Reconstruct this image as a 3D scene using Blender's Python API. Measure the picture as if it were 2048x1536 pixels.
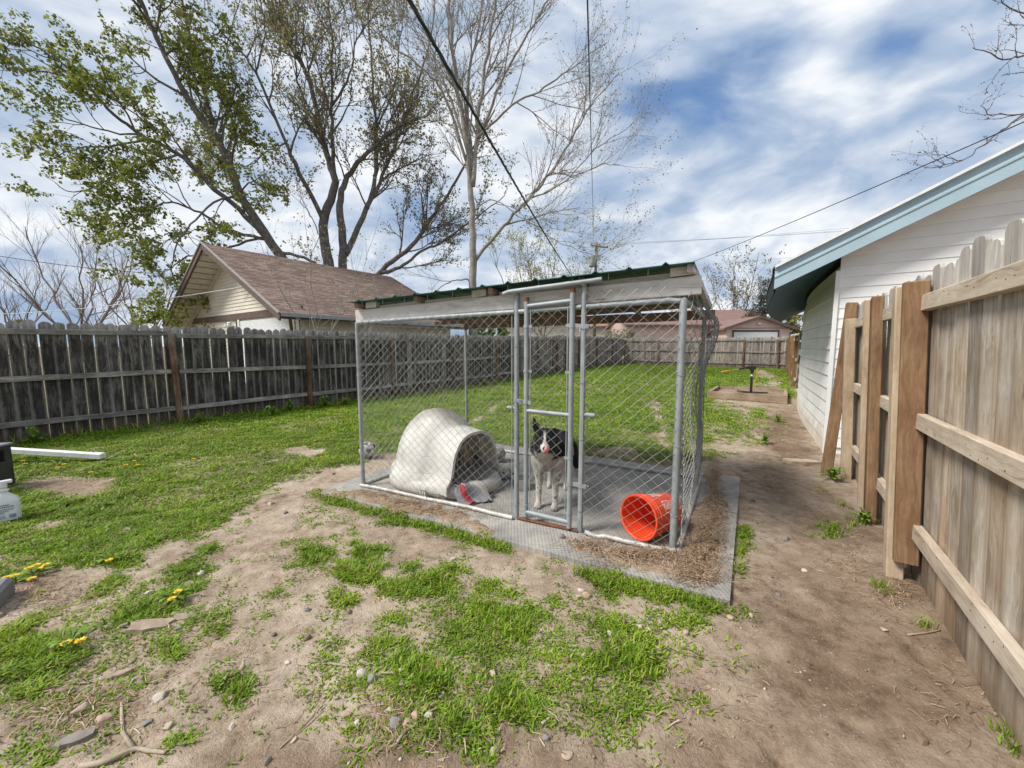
import bpy, bmesh, math, random
import numpy as np
from mathutils import Matrix, Vector, Euler, noise as mnoise

for _o in list(bpy.data.objects):
    bpy.data.objects.remove(_o)
scene = bpy.context.scene
COL = scene.collection
R = math.radians
PI = math.pi

# ------------------------------------------------------------------ camera
CAM_H = 1.5
FPX = 760.0                                   # focal length in pixels of a 2048 px wide picture
PITCH = math.atan(75 / FPX)
cam_data = bpy.data.cameras.new('camera')
cam_data.sensor_width = 36.0
cam_data.lens = 36.0 * FPX / 2048.0
cam_data.clip_start = 0.05
cam_data.clip_end = 6000
cam = bpy.data.objects.new('camera', cam_data)
cam.location = (0, 0, CAM_H)
cam.rotation_euler = (R(90) - PITCH, 0, 0)
COL.objects.link(cam)
scene.camera = cam

# ------------------------------------------------------------------ exposure
scene.view_settings.view_transform = 'Standard'
scene.view_settings.look = 'None'
scene.view_settings.exposure = 1.05
scene.view_settings.gamma = 1.0
scene.view_settings.use_curve_mapping = False

# ------------------------------------------------------------------ sun and sky
SUN_EL, SUN_AZ = R(50), R(252)                # azimuth clockwise from +Y: left of the camera, a little behind
sun_data = bpy.data.lights.new('sun', 'SUN')
sun_data.energy = 2.4
sun_data.angle = R(16)
sun_data.color = (1.0, 0.955, 0.89)
sun = bpy.data.objects.new('sun', sun_data)
_sd = Vector((math.sin(SUN_AZ) * math.cos(SUN_EL), math.cos(SUN_AZ) * math.cos(SUN_EL), math.sin(SUN_EL)))
sun.rotation_euler = _sd.to_track_quat('Z', 'Y').to_euler()
sun.location = (0, 0, 30)
COL.objects.link(sun)


class NT:
    """Tiny helper for building node trees."""
    def __init__(s, tree):
        s.t = tree
        s.t.nodes.clear()

    def n(s, kind, ins=None, **props):
        nd = s.t.nodes.new(kind)
        for k, v in props.items():
            setattr(nd, k, v)
        for k, v in (ins or {}).items():
            s.set(nd, k, v)
        return nd

    def set(s, nd, k, v):
        sock = nd.inputs[k]
        if hasattr(v, 'is_output') or isinstance(v, bpy.types.NodeSocket):
            s.t.links.new(v, sock)
        elif isinstance(v, bpy.types.Node):
            s.t.links.new(v.outputs[0], sock)
        else:
            if isinstance(v, (tuple, list)) and len(v) == 3 and sock.type == 'RGBA':
                v = (*v, 1.0)
            sock.default_value = v

    def math(s, op, a, b=0.0, c=None, clamp=False):
        nd = s.n('ShaderNodeMath', operation=op, use_clamp=clamp)
        s.set(nd, 0, a)
        s.set(nd, 1, b)
        if c is not None:
            s.set(nd, 2, c)
        return nd.outputs[0]

    def vmath(s, op, a, b=None, out=0):
        nd = s.n('ShaderNodeVectorMath', operation=op)
        s.set(nd, 0, a)
        if b is not None:
            s.set(nd, 3 if op == 'SCALE' else 1, b)
        return nd.outputs[out]

    def mix(s, fac, a, b, blend='MIX'):
        nd = s.n('ShaderNodeMix', data_type='RGBA', blend_type=blend)
        s.set(nd, 0, fac)
        s.set(nd, 6, a)
        s.set(nd, 7, b)
        return nd.outputs[2]

    def noise(s, vec, scale, detail=4, rough=0.55, dist=0.0, out=0, dim='3D'):
        nd = s.n('ShaderNodeTexNoise', noise_dimensions=dim)
        s.set(nd, 'Vector', vec)
        s.set(nd, 'Scale', scale)
        s.set(nd, 'Detail', detail)
        s.set(nd, 'Roughness', rough)
        s.set(nd, 'Distortion', dist)
        return nd.outputs[out]

    def ramp(s, fac, stops, interp='LINEAR'):
        nd = s.n('ShaderNodeValToRGB')
        cr = nd.color_ramp
        cr.interpolation = interp
        while len(cr.elements) > 1:
            cr.elements.remove(cr.elements[-1])
        cr.elements[0].position = stops[0][0]
        cr.elements[0].color = (*stops[0][1], 1) if not isinstance(stops[0][1], (int, float)) else (stops[0][1],) * 3 + (1,)
        for p, c in stops[1:]:
            e = cr.elements.new(p)
            e.color = (*c, 1) if not isinstance(c, (int, float)) else (c, c, c, 1)
        s.set(nd, 0, fac)
        return nd.outputs[0]

    def mapr(s, v, a, b, c=0.0, d=1.0, smooth=True):
        nd = s.n('ShaderNodeMapRange', interpolation_type='SMOOTHSTEP' if smooth else 'LINEAR')
        s.set(nd, 0, v)
        for i, x in enumerate((a, b, c, d)):
            s.set(nd, i + 1, x)
        return nd.outputs[0]


def pixel_dir(px, py):
    a, b = (px - 1024) / FPX, (768 - py) / FPX
    c, s_ = math.cos(PITCH), math.sin(PITCH)
    return Vector((a, c + b * s_, -s_ + b * c))


world = bpy.data.worlds.new('World')
scene.world = world
world.use_nodes = True
wt = NT(world.node_tree)
_out = wt.n('ShaderNodeOutputWorld')
_sky = wt.n('ShaderNodeTexSky', sky_type='NISHITA')
_sky.sun_disc = False
_sky.sun_elevation = SUN_EL
_sky.sun_rotation = SUN_AZ
_sky.air_density = 1.0
_sky.dust_density = 0.4
_sky.ozone_density = 6.0
_bg_sky = wt.n('ShaderNodeBackground', {'Color': _sky.outputs[0], 'Strength': 0.085})
_tc = wt.n('ShaderNodeTexCoord')
_dir = wt.vmath('NORMALIZE', _tc.outputs['Generated'])
_sep = wt.n('ShaderNodeSeparateXYZ', {0: _dir})
_zz = wt.math('ADD', wt.math('MAXIMUM', _sep.outputs[2], 0.0), 0.55)
_cx = wt.math('DIVIDE', _sep.outputs[0], _zz)
_cy = wt.math('DIVIDE', _sep.outputs[1], _zz)
_cz = wt.math('MULTIPLY', _sep.outputs[2], 0.9)
_cv = wt.n('ShaderNodeCombineXYZ', {0: _cx, 1: _cy, 2: _cz}).outputs[0]
_map = wt.n('ShaderNodeMapping', {'Vector': _cv, 'Location': (3.1, 1.7, 0.4), 'Rotation': (0, R(-30), R(-20)), 'Scale': (1.1, 1.5, 2.2)}).outputs[0]
_warp = wt.noise(_map, 1.6, 3, 0.5, out=1)
_wv = wt.vmath('ADD', _map, wt.vmath('SCALE', wt.vmath('SUBTRACT', _warp, (0.5, 0.5, 0.5)), 0.45))
_n1 = wt.noise(_wv, 2.2, 5, 0.50)
_n2 = wt.noise(_wv, 5.6, 5, 0.50)
_n3 = wt.noise(_map, 0.7, 2, 0.5)
# openings in the cloud where the blue shows
_hole = None
for hx, hy, rad, amp in ((1450, 200, 5.0, .23), (1330, 130, 4.0, .06), (1770, 88, 3.4, .21), (1575, 88, 3.0, .13), (1900, 130, 4.4, .11),
                         (1510, 320, 4.0, .03), (1290, 220, 4.0, .06), (25, 285, 7.0, .14), (10, 560, 6, .06), (1640, 300, 4, .03)):
    d = pixel_dir(hx, hy).normalized()
    dv = wt.vmath('SUBTRACT', _dir, tuple(d))
    ln = wt.vmath('LENGTH', dv, out=1)
    h = wt.mapr(ln, 0.0, R(rad) * 1.6, amp, 0.0)
    _hole = h if _hole is None else wt.math('ADD', _hole, h)
_cov = wt.math('SUBTRACT', wt.math('ADD', wt.math('MULTIPLY', _n1, 0.65), wt.math('MULTIPLY', _n2, 0.35)), _hole)
_alpha = wt.mapr(_cov, 0.14, 0.36)
_n4 = wt.noise(_wv, 9.0, 4, 0.5)
_lum = wt.math('ADD', wt.math('MULTIPLY', _n1, 0.46), wt.math('ADD', wt.math('MULTIPLY', _n2, 0.36), wt.math('ADD', wt.math('MULTIPLY', _n3, 0.06), wt.math('MULTIPLY', _n4, 0.12))))
_lum = wt.math('SUBTRACT', _lum, wt.math('MULTIPLY', _hole, 0.55))
_cc = wt.ramp(_lum, [(0.33, (0.24, 0.35, 0.54)), (0.42, (0.39, 0.49, 0.65)), (0.485, (0.57, 0.64, 0.75)), (0.555, (0.79, 0.83, 0.88)), (0.655, (1.0, 1.0, 1.0))])
_bg_cl = wt.n('ShaderNodeBackground', {'Color': _cc, 'Strength': 0.54})
_mx = wt.n('ShaderNodeMixShader', {0: _alpha, 1: _bg_sky.outputs[0], 2: _bg_cl.outputs[0]})
wt.set(_out, 0, _mx.outputs[0])

# ------------------------------------------------------------------ places: picture pixel -> ground, yard axes
_cp, _sp = math.cos(PITCH), math.sin(PITCH)


def G(px, py, z=0.0):
    d = pixel_dir(px, py)
    t = (z - CAM_H) / d.z
    return Vector((d.x * t, d.y * t, z))


def LP(px, py, Y):
    d = pixel_dir(px, py)
    t = Y / d.y
    return Vector((d.x * t, Y, CAM_H + d.z * t))


def project(x, y, z):
    dep = y * _cp - (z - CAM_H) * _sp
    up = y * _sp + (z - CAM_H) * _cp
    dep = np.maximum(dep, 0.05)
    return 1024 + FPX * x / dep, 768 - FPX * up / dep


YA = R(35.4)
UD = Vector((math.sin(YA), math.cos(YA), 0))     # along the yard
WD = Vector((math.cos(YA), -math.sin(YA), 0))    # across the yard, to the right


def YP(u, w, z=0.0):
    v = UD * u + WD * w
    return Vector((v.x, v.y, z))


# value noise for numpy
_rng0 = np.random.default_rng(5)
_tab = _rng0.random((256, 256))


def vn(x, y):
    x = np.asarray(x, float)
    y = np.asarray(y, float)
    xi = np.floor(x).astype(int)
    yi = np.floor(y).astype(int)
    fx = x - xi
    fy = y - yi
    fx = fx * fx * (3 - 2 * fx)
    fy = fy * fy * (3 - 2 * fy)
    a = _tab[xi & 255, yi & 255]
    b = _tab[(xi + 1) & 255, yi & 255]
    c = _tab[xi & 255, (yi + 1) & 255]
    d = _tab[(xi + 1) & 255, (yi + 1) & 255]
    return (a * (1 - fx) + b * fx) * (1 - fy) + (c * (1 - fx) + d * fx) * fy


def fbm(x, y, o=4):
    s, a, t = 0, 1.0, 0
    for i in range(o):
        s = s + a * vn(x * 2 ** i + 17.3 * i, y * 2 ** i + 9.1 * i)
        t += a
        a *= 0.5
    return s / t


def sstep(v, a, b):
    t = np.clip((v - a) / (b - a), 0, 1)
    return t * t * (3 - 2 * t)


# ------------------------------------------------------------------ objects
WM = {}


def link(name, me, mat=None, parent=None, loc=(0, 0, 0), rot=(0, 0, 0), smooth=False, kind=None, label=None, scale=None):
    o = bpy.data.objects.new(name, me)
    COL.objects.link(o)
    if me is not None and mat is not None:
        if len(me.materials) == 0:
            for m in (mat if isinstance(mat, (list, tuple)) else [mat]):
                me.materials.append(m)
    o.location = loc
    o.rotation_euler = rot
    M = Matrix.Translation(Vector(loc)) @ Euler(rot).to_matrix().to_4x4()
    if scale is not None:
        o.scale = scale
        M = M @ Matrix.Diagonal((*scale, 1))
    WM[o.name] = M
    if parent is not None:
        o.parent = parent
        o.matrix_parent_inverse = WM[parent.name].inverted()
    if smooth and me is not None:
        me.polygons.foreach_set('use_smooth', [True] * len(me.polygons))
    if kind:
        o['kind'] = kind
    if label:
        o['label'] = label
    return o


def thing(name, label, cat, loc=(0, 0, 0), group=None):
    o = link(name, None, loc=loc)
    o.empty_display_size = 0.1
    return tag(o, label, cat, group)


def tag(o, label, cat, group=None):
    o['label'] = label
    o['category'] = cat
    o['kind'] = 'thing'
    if group:
        o['group'] = group
    return o


def struct(o):
    o['kind'] = 'structure'
    return o


def mesh_np(name, verts, faces, attrs=None):
    """verts (N,3), faces (M,k) all with the same corner count."""
    verts = np.asarray(verts, np.float32)
    faces = np.asarray(faces, np.int32)
    me = bpy.data.meshes.new(name)
    m, k = faces.shape
    me.vertices.add(len(verts))
    me.vertices.foreach_set('co', verts.ravel())
    me.loops.add(m * k)
    me.loops.foreach_set('vertex_index', faces.ravel())
    me.polygons.add(m)
    me.polygons.foreach_set('loop_start', np.arange(0, m * k, k, dtype=np.int32))
    me.polygons.foreach_set('loop_total', np.full(m, k, np.int32))
    me.update(calc_edges=True)
    for an, av in (attrs or {}).items():
        av = np.asarray(av, np.float32)
        if av.ndim == 1:
            a = me.attributes.new(an, 'FLOAT', 'POINT')
            a.data.foreach_set('value', av)
        else:
            a = me.color_attributes.new(an, 'FLOAT_COLOR', 'POINT')
            c = np.ones((len(av), 4), np.float32)
            c[:, :3] = av
            a.data.foreach_set('color', c.ravel())
    return me


class MB:
    """Collects simple shapes into one mesh."""
    def __init__(s):
        s.v = []
        s.f = []

    def add(s, vs, fs):
        b = len(s.v)
        s.v.extend([tuple(v) for v in vs])
        s.f.extend([tuple(i + b for i in f) for f in fs])
        return s

    def box(s, c, size, M=None, bev=0.0):
        hx, hy, hz = size[0] / 2, size[1] / 2, size[2] / 2
        if bev <= 0:
            vs = [Vector((x, y, z)) for z in (-hz, hz) for x, y in ((-hx, -hy), (hx, -hy), (hx, hy), (-hx, hy))]
            fs = [(3, 2, 1, 0), (4, 5, 6, 7), (0, 1, 5, 4), (1, 2, 6, 5), (2, 3, 7, 6), (3, 0, 4, 7)]
        else:
            b = min(bev, hx * .9, hy * .9, hz * .9)
            vs, fs = [], []
            idx = {}
            for sx in (-1, 1):
                for sy in (-1, 1):
                    for sz in (-1, 1):
                        for ax in range(3):
                            p = [sx * (hx - b), sy * (hy - b), sz * (hz - b)]
                            p[ax] = (sx * hx, sy * hy, sz * hz)[ax]
                            idx[(sx, sy, sz, ax)] = len(vs)
                            vs.append(Vector(p))
            I = lambda x, y, z, a: idx[(x, y, z, a)]
            for sg in (-1, 1):
                for ax, quad in ((0, [(sg, -1, -1), (sg, 1, -1), (sg, 1, 1), (sg, -1, 1)]), (1, [(1, sg, -1), (-1, sg, -1), (-1, sg, 1), (1, sg, 1)]),
                                 (2, [(-1, -1, sg), (1, -1, sg), (1, 1, sg), (-1, 1, sg)])):
                    q = [I(*k, ax) for k in quad]
                    fs.append(tuple(q if sg > 0 else q[::-1]))
            for a in (-1, 1):
                for b_ in (-1, 1):
                    fs.append((I(-1, a, b_, 1), I(1, a, b_, 1), I(1, a, b_, 2), I(-1, a, b_, 2))[::(1 if a * b_ < 0 else -1)])
                    fs.append((I(a, -1, b_, 2), I(a, 1, b_, 2), I(a, 1, b_, 0), I(a, -1, b_, 0))[::(1 if a * b_ < 0 else -1)])
                    fs.append((I(a, b_, -1, 0), I(a, b_, 1, 0), I(a, b_, 1, 1), I(a, b_, -1, 1))[::(1 if a * b_ < 0 else -1)])
                    for c_ in (-1, 1):
                        t = (I(a, b_, c_, 0), I(a, b_, c_, 1), I(a, b_, c_, 2))
                        fs.append(t if a * b_ * c_ > 0 else t[::-1])
        c = Vector(c)
        if M is not None:
            vs = [M @ v + c for v in vs]
        else:
            vs = [v + c for v in vs]
        return s.add(vs, fs)

    def bar(s, p0, p1, w, h, up=(0, 0, 1), bev=0.0):
        p0, p1 = Vector(p0), Vector(p1)
        d = p1 - p0
        L = d.length
        x = d.normalized()
        u = Vector(up)
        y = u.cross(x)
        if y.length < 1e-5:
            y = Vector((0, 1, 0)).cross(x)
        y.normalize()
        z = x.cross(y)
        M = Matrix((x, y, z)).transposed()
        return s.box((p0 + p1) / 2, (L, w, h), M, bev)

    def tube(s, pts, rad, n=8, cap=True):
        pts = [Vector(p) for p in pts]
        if isinstance(rad, (int, float)):
            rad = [rad] * len(pts)
        vs, fs = [], []
        pu = None
        for i, p in enumerate(pts):
            t = (pts[min(i + 1, len(pts) - 1)] - pts[max(i - 1, 0)])
            if t.length < 1e-9:
                t = Vector((0, 0, 1))
            t.normalize()
            if pu is None:
                pu = Vector((1, 0, 0)) if abs(t.x) < .8 else Vector((0, 1, 0))
            pu = pu - t * pu.dot(t)
            if pu.length < 1e-6:
                pu = t.orthogonal()
            pu.normalize()
            w = t.cross(pu)
            for k in range(n):
                a = 2 * PI * k / n
                vs.append(p + (pu * math.cos(a) + w * math.sin(a)) * rad[i])
        for i in range(len(pts) - 1):
            for k in range(n):
                k2 = (k + 1) % n
                fs.append((i * n + k, i * n + k2, (i + 1) * n + k2, (i + 1) * n + k))
        if cap:
            fs.append(tuple(range(n))[::-1])
            b = (len(pts) - 1) * n
            fs.append(tuple(b + k for k in range(n)))
        return s.add(vs, fs)

    def lathe(s, prof, n=24, origin=(0, 0, 0), M=None):
        """prof: (r, z) pairs; revolved round local z."""
        vs, fs = [], []
        o = Vector(origin)
        for r, z in prof:
            for k in range(n):
                a = 2 * PI * k / n
                v = Vector((r * math.cos(a), r * math.sin(a), z))
                vs.append((M @ v if M is not None else v) + o)
        for i in range(len(prof) - 1):
            for k in range(n):
                k2 = (k + 1) % n
                fs.append((i * n + k, i * n + k2, (i + 1) * n + k2, (i + 1) * n + k))
        return s.add(vs, fs)

    def grid(s, P):
        """P: rows of points."""
        m = len(P[0])
        vs = [p for row in P for p in row]
        fs = []
        for i in range(len(P) - 1):
            for j in range(m - 1):
                fs.append((i * m + j, i * m + j + 1, (i + 1) * m + j + 1, (i + 1) * m + j))
        return s.add(vs, fs)

    def mesh(s, name='mesh'):
        me = bpy.data.meshes.new(name)
        me.from_pydata(s.v, [], s.f)
        me.update()
        return me

    def build(s, name, mat, parent=None, smooth=False, **kw):
        return link(name, s.mesh(name), mat, parent, smooth=smooth, **kw)


def fix_normals(me):
    bm = bmesh.new()
    bm.from_mesh(me)
    bmesh.ops.recalc_face_normals(bm, faces=bm.faces)
    bm.to_mesh(me)
    bm.free()
    return me


def auto_smooth(me, ang=40):
    me.polygons.foreach_set('use_smooth', [True] * len(me.polygons))
    me.set_sharp_from_angle(angle=R(ang))
    return me
# ------------------------------------------------------------------ materials
def new_mat(name):
    m = bpy.data.materials.new(name)
    m.use_nodes = True
    t = NT(m.node_tree)
    out = t.n('ShaderNodeOutputMaterial')
    b = t.n('ShaderNodeBsdfPrincipled')
    t.set(out, 0, b.outputs[0])
    return m, t, b


def bump(t, b, h, strength=0.3, dist=0.01):
    nd = t.n('ShaderNodeBump', {'Height': h, 'Strength': strength, 'Distance': dist})
    t.set(b, 'Normal', nd.outputs[0])


def coords(t, obj=True, rnd=True):
    tc = t.n('ShaderNodeTexCoord')
    v = tc.outputs['Object' if obj else 'Generated']
    if rnd:
        oi = t.n('ShaderNodeObjectInfo')
        k = t.math('MULTIPLY', oi.outputs['Random'], 37.0)
        off = t.n('ShaderNodeCombineXYZ', {0: k, 1: t.math('MULTIPLY', k, 1.7), 2: t.math('MULTIPLY', k, 2.3)})
        v = t.vmath('ADD', v, off.outputs[0])
        return v, oi.outputs['Random'], tc.outputs['Object']
    return v, None, tc.outputs['Object']


def plain(name, c1, c2=None, scale=6.0, rough=0.6, metal=0.0, bmp=0.15, bscale=40.0, bdist=0.004, detail=5, lo=0.35, hi=0.65, spec=None, c3=None):
    m, t, b = new_mat(name)
    v, rn, _ = coords(t)
    c2 = c2 or tuple(x * 0.75 for x in c1)
    n = t.noise(v, scale, detail, 0.6)
    stops = [(lo, c1), (hi, c2)]
    if c3:
        stops.append((min(hi + .15, 1), c3))
    t.set(b, 'Base Color', t.ramp(n, stops))
    t.set(b, 'Roughness', rough)
    t.set(b, 'Metallic', metal)
    if spec is not None:
        t.set(b, 'Specular IOR Level', spec)
    if bmp:
        bump(t, b, t.noise(v, bscale, 4, 0.6), bmp, bdist)
    return m


def wood(name, dark, mid, light, axis='Z', top=None, topz=(1.6, 1.85), foot=None, footz=(0.0, 0.35), vary=0.25, rough=0.85, grain=1.0, knot=0.5, gapdark=0.0, warm=None, edge=None, check=0.45):
    """Weathered timber: grain along one local axis, tone varied from piece to piece."""
    m, t, b = new_mat(name)
    v, rn, ob = coords(t)
    sc = {'X': (1.3, 26, 26), 'Y': (26, 1.3, 26), 'Z': (26, 26, 1.3)}[axis]
    sc = tuple(x * grain for x in sc)
    g1 = t.n('ShaderNodeMapping', {'Vector': v, 'Scale': sc}).outputs[0]
    wv = t.vmath('ADD', g1, t.vmath('SCALE', t.noise(v, 3.0, 2, 0.5, out=1), 2.2))
    n1 = t.math('ADD', t.math('MULTIPLY', t.noise(wv, 1.0, 5, 0.62), 0.58), t.math('MULTIPLY', t.noise(wv, 3.4, 4, 0.7), 0.42))
    n2 = t.noise(v, 2.6, 4, 0.6)
    k = t.math('ADD', t.math('MULTIPLY', n1, 0.62), t.math('MULTIPLY', n2, 0.38))
    col = t.ramp(k, [(0.35, dark), (0.49, mid), (0.63, light)])
    if warm:
        wn = t.mapr(t.noise(v, 1.1, 3, 0.5), 0.45, 0.7)
        col = t.mix(t.math('MULTIPLY', wn, 0.75), col, t.mix(1.0, col, warm, 'MULTIPLY'))
    sep = t.n('ShaderNodeSeparateXYZ', {0: ob})
    if edge:
        ax_ = t.math('ABSOLUTE', sep.outputs[0])
        ex_ = t.mapr(t.math('ADD', ax_, t.math('MULTIPLY', t.math('SUBTRACT', n1, 0.5), 0.09)), 0.040, 0.070)
        col = t.mix(t.math('MULTIPLY', ex_, 0.6), col, edge)
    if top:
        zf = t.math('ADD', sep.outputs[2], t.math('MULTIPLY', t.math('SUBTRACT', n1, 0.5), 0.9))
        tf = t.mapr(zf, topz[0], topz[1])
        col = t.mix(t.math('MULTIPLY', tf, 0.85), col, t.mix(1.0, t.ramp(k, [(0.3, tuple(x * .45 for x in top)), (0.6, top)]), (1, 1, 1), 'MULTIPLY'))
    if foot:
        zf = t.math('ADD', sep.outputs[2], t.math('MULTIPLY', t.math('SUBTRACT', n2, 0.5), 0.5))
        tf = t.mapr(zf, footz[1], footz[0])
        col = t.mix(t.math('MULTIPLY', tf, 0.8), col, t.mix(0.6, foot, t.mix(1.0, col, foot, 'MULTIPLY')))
    if knot:
        vor = t.n('ShaderNodeTexVoronoi', {'Vector': t.n('ShaderNodeMapping', {'Vector': v, 'Scale': {'X': (1.6, 7, 7), 'Y': (7, 1.6, 7), 'Z': (7, 7, 1.6)}[axis]}).outputs[0], 'Scale': 1.0, 'Randomness': 1.0})
        sel = t.mapr(t.n('ShaderNodeSeparateColor', {0: vor.outputs[1]}).outputs[0], 0.55, 0.6)
        kn = t.math('MULTIPLY', t.mapr(t.math('ADD', vor.outputs[0], t.math('MULTIPLY', n1, 0.06)), 0.06, 0.13, 1.0, 0.0), sel)
        col = t.mix(t.math('MULTIPLY', kn, knot), col, tuple(x * 0.35 for x in mid))
    chk = t.noise(t.n('ShaderNodeMapping', {'Vector': wv, 'Scale': (2.2, 2.2, 2.2)}).outputs[0], 1.0, 2, 0.5)
    col = t.mix(t.math('MULTIPLY', t.mapr(chk, 0.66, 0.70), check), col, tuple(x * 0.5 for x in dark))
    br = t.math('ADD', 1.0 - vary / 2, t.math('MULTIPLY', rn, vary))
    hs = t.n('ShaderNodeHueSaturation', {'Value': br, 'Color': col})
    t.set(b, 'Base Color', hs.outputs[0])
    t.set(b, 'Roughness', rough)
    t.set(b, 'Specular IOR Level', 0.25)
    bump(t, b, n1, 0.45, 0.006)
    return m


M = {}
M['galv'] = plain('galvanised_steel', (0.34, 0.37, 0.38), (0.25, 0.275, 0.285), 9, 0.58, 0.25, 0.08, 60, 0.002)
M['galv_wire'] = plain('galvanised_wire', (0.36, 0.365, 0.36), (0.19, 0.18, 0.165), 3, 0.6, 0.15, 0)
M['galv_white'] = plain('chalky_galvanised_pipe', (0.58, 0.58, 0.56), (0.36, 0.34, 0.31), 14, 0.6, 0.2, 0.2, 60, 0.003)
M['rust'] = plain('rusty_cap', (0.20, 0.075, 0.035), (0.11, 0.05, 0.03), 30, 0.9)
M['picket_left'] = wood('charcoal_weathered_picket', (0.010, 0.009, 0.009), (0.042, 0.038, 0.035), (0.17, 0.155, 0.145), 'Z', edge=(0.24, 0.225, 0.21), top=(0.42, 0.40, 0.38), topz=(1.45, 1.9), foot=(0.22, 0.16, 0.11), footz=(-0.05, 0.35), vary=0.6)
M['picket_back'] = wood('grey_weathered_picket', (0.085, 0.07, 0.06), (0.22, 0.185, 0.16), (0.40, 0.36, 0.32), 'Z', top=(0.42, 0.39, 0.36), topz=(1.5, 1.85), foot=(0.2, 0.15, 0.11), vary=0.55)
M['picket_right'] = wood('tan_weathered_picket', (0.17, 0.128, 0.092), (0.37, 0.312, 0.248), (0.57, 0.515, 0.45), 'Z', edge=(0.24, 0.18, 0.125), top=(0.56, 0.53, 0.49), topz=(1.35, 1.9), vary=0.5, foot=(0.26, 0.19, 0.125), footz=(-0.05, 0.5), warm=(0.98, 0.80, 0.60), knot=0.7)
M['rail_left'] = wood('weathered_grey_rail', (0.05, 0.046, 0.043), (0.20, 0.185, 0.17), (0.42, 0.39, 0.36), 'X', vary=0.3)
M['rail_right'] = wood('pale_timber_rail', (0.30, 0.235, 0.17), (0.47, 0.39, 0.30), (0.62, 0.54, 0.44), 'X', vary=0.15)
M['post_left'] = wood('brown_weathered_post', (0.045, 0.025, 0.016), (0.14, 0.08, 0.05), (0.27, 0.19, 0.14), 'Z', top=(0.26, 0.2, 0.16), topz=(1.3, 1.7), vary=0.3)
M['post_right'] = wood('brown_treated_post', (0.10, 0.055, 0.028), (0.20, 0.118, 0.064), (0.31, 0.205, 0.12), 'Z', vary=0.15, knot=0.8, check=0.15)
M['post_pale'] = wood('pale_treated_post', (0.26, 0.19, 0.12), (0.42, 0.32, 0.22), (0.56, 0.46, 0.34), 'Z', vary=0.15, knot=0.6, check=0.2)
M['beam'] = wood('grey_roof_beam', (0.33, 0.31, 0.285), (0.54, 0.52, 0.49), (0.68, 0.66, 0.63), 'X', vary=0.1, knot=0.9)
M['rafter'] = wood('brown_roof_timber', (0.10, 0.07, 0.05), (0.22, 0.16, 0.12), (0.36, 0.29, 0.23), 'X', vary=0.15)
M['bed_board'] = wood('brown_bed_board', (0.13, 0.09, 0.06), (0.27, 0.20, 0.14), (0.42, 0.34, 0.25), 'X', vary=0.2)
M['green_metal'] = plain('green_roof_sheet', (0.030, 0.115, 0.09), (0.022, 0.07, 0.06), 5, 0.45, 0.3, 0.1)
M['mat_rubber'] = None
M['black_plastic'] = plain('black_plastic', (0.018, 0.018, 0.02), (0.03, 0.03, 0.033), 8, 0.5)
M['black_metal'] = plain('black_painted_steel', (0.012, 0.012, 0.013), (0.025, 0.025, 0.025), 20, 0.45)
M['grey_plastic'] = plain('grey_plastic', (0.20, 0.21, 0.22), (0.15, 0.155, 0.16), 8, 0.55)
M['white_plastic'] = plain('white_plastic', (0.76, 0.77, 0.77), (0.68, 0.69, 0.70), 5, 0.4, 0, 0.03)
M['white_paint'] = plain('white_painted_metal', (0.72, 0.73, 0.73), (0.60, 0.61, 0.60), 10, 0.45)
M['steel'] = plain('stainless_steel', (0.62, 0.61, 0.59), (0.5, 0.49, 0.47), 12, 0.25, 0.9, 0.03)
M['igloo'] = plain('grimy_white_plastic', (0.64, 0.625, 0.59), (0.52, 0.495, 0.455), 6, 0.6, 0, 0.14, 60, 0.003, c3=(0.38, 0.335, 0.28))
def igloo_mat():
    m, t, b = new_mat('grimy_white_plastic_shell')
    tc = t.n('ShaderNodeTexCoord').outputs['Object']
    n = t.noise(tc, 5.0, 6, 0.65)
    n2 = t.noise(tc, 38.0, 4, 0.7)
    sep = t.n('ShaderNodeSeparateXYZ', {0: tc})
    z = sep.outputs[2]
    col = t.ramp(n, [(0.34, (0.66, 0.645, 0.61)), (0.58, (0.55, 0.53, 0.49)), (0.74, (0.42, 0.38, 0.32))])
    # brown grime lying on the crown and splashed round the foot
    top = t.mapr(t.math('ADD', z, t.math('MULTIPLY', t.math('SUBTRACT', n, 0.5), 0.55)), 0.60, 0.86)
    col = t.mix(t.math('MULTIPLY', top, 0.6), col, (0.33, 0.28, 0.215))
    foot = t.mapr(t.math('ADD', z, t.math('MULTIPLY', t.math('SUBTRACT', n2, 0.5), 0.25)), 0.17, 0.03)
    col = t.mix(t.math('MULTIPLY', foot, 0.5), col, (0.34, 0.27, 0.20))
    sc = t.mapr(n2, 0.62, 0.70)
    col = t.mix(t.math('MULTIPLY', sc, 0.35), col, (0.36, 0.32, 0.27))
    t.set(b, 'Base Color', col)
    t.set(b, 'Roughness', 0.65)
    # moulded block courses
    fr = t.math('ABSOLUTE', t.math('SUBTRACT', t.math('FRACT', t.math('DIVIDE', t.math('SUBTRACT', z, 0.06), 0.165)), 0.5))
    gr = t.mapr(fr, 0.46, 0.5, 0.0, 1.0)
    bump(t, b, t.math('SUBTRACT', t.math('MULTIPLY', n2, 0.25), t.math('MULTIPLY', gr, 0.8)), 0.35, 0.01)
    return m


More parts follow.
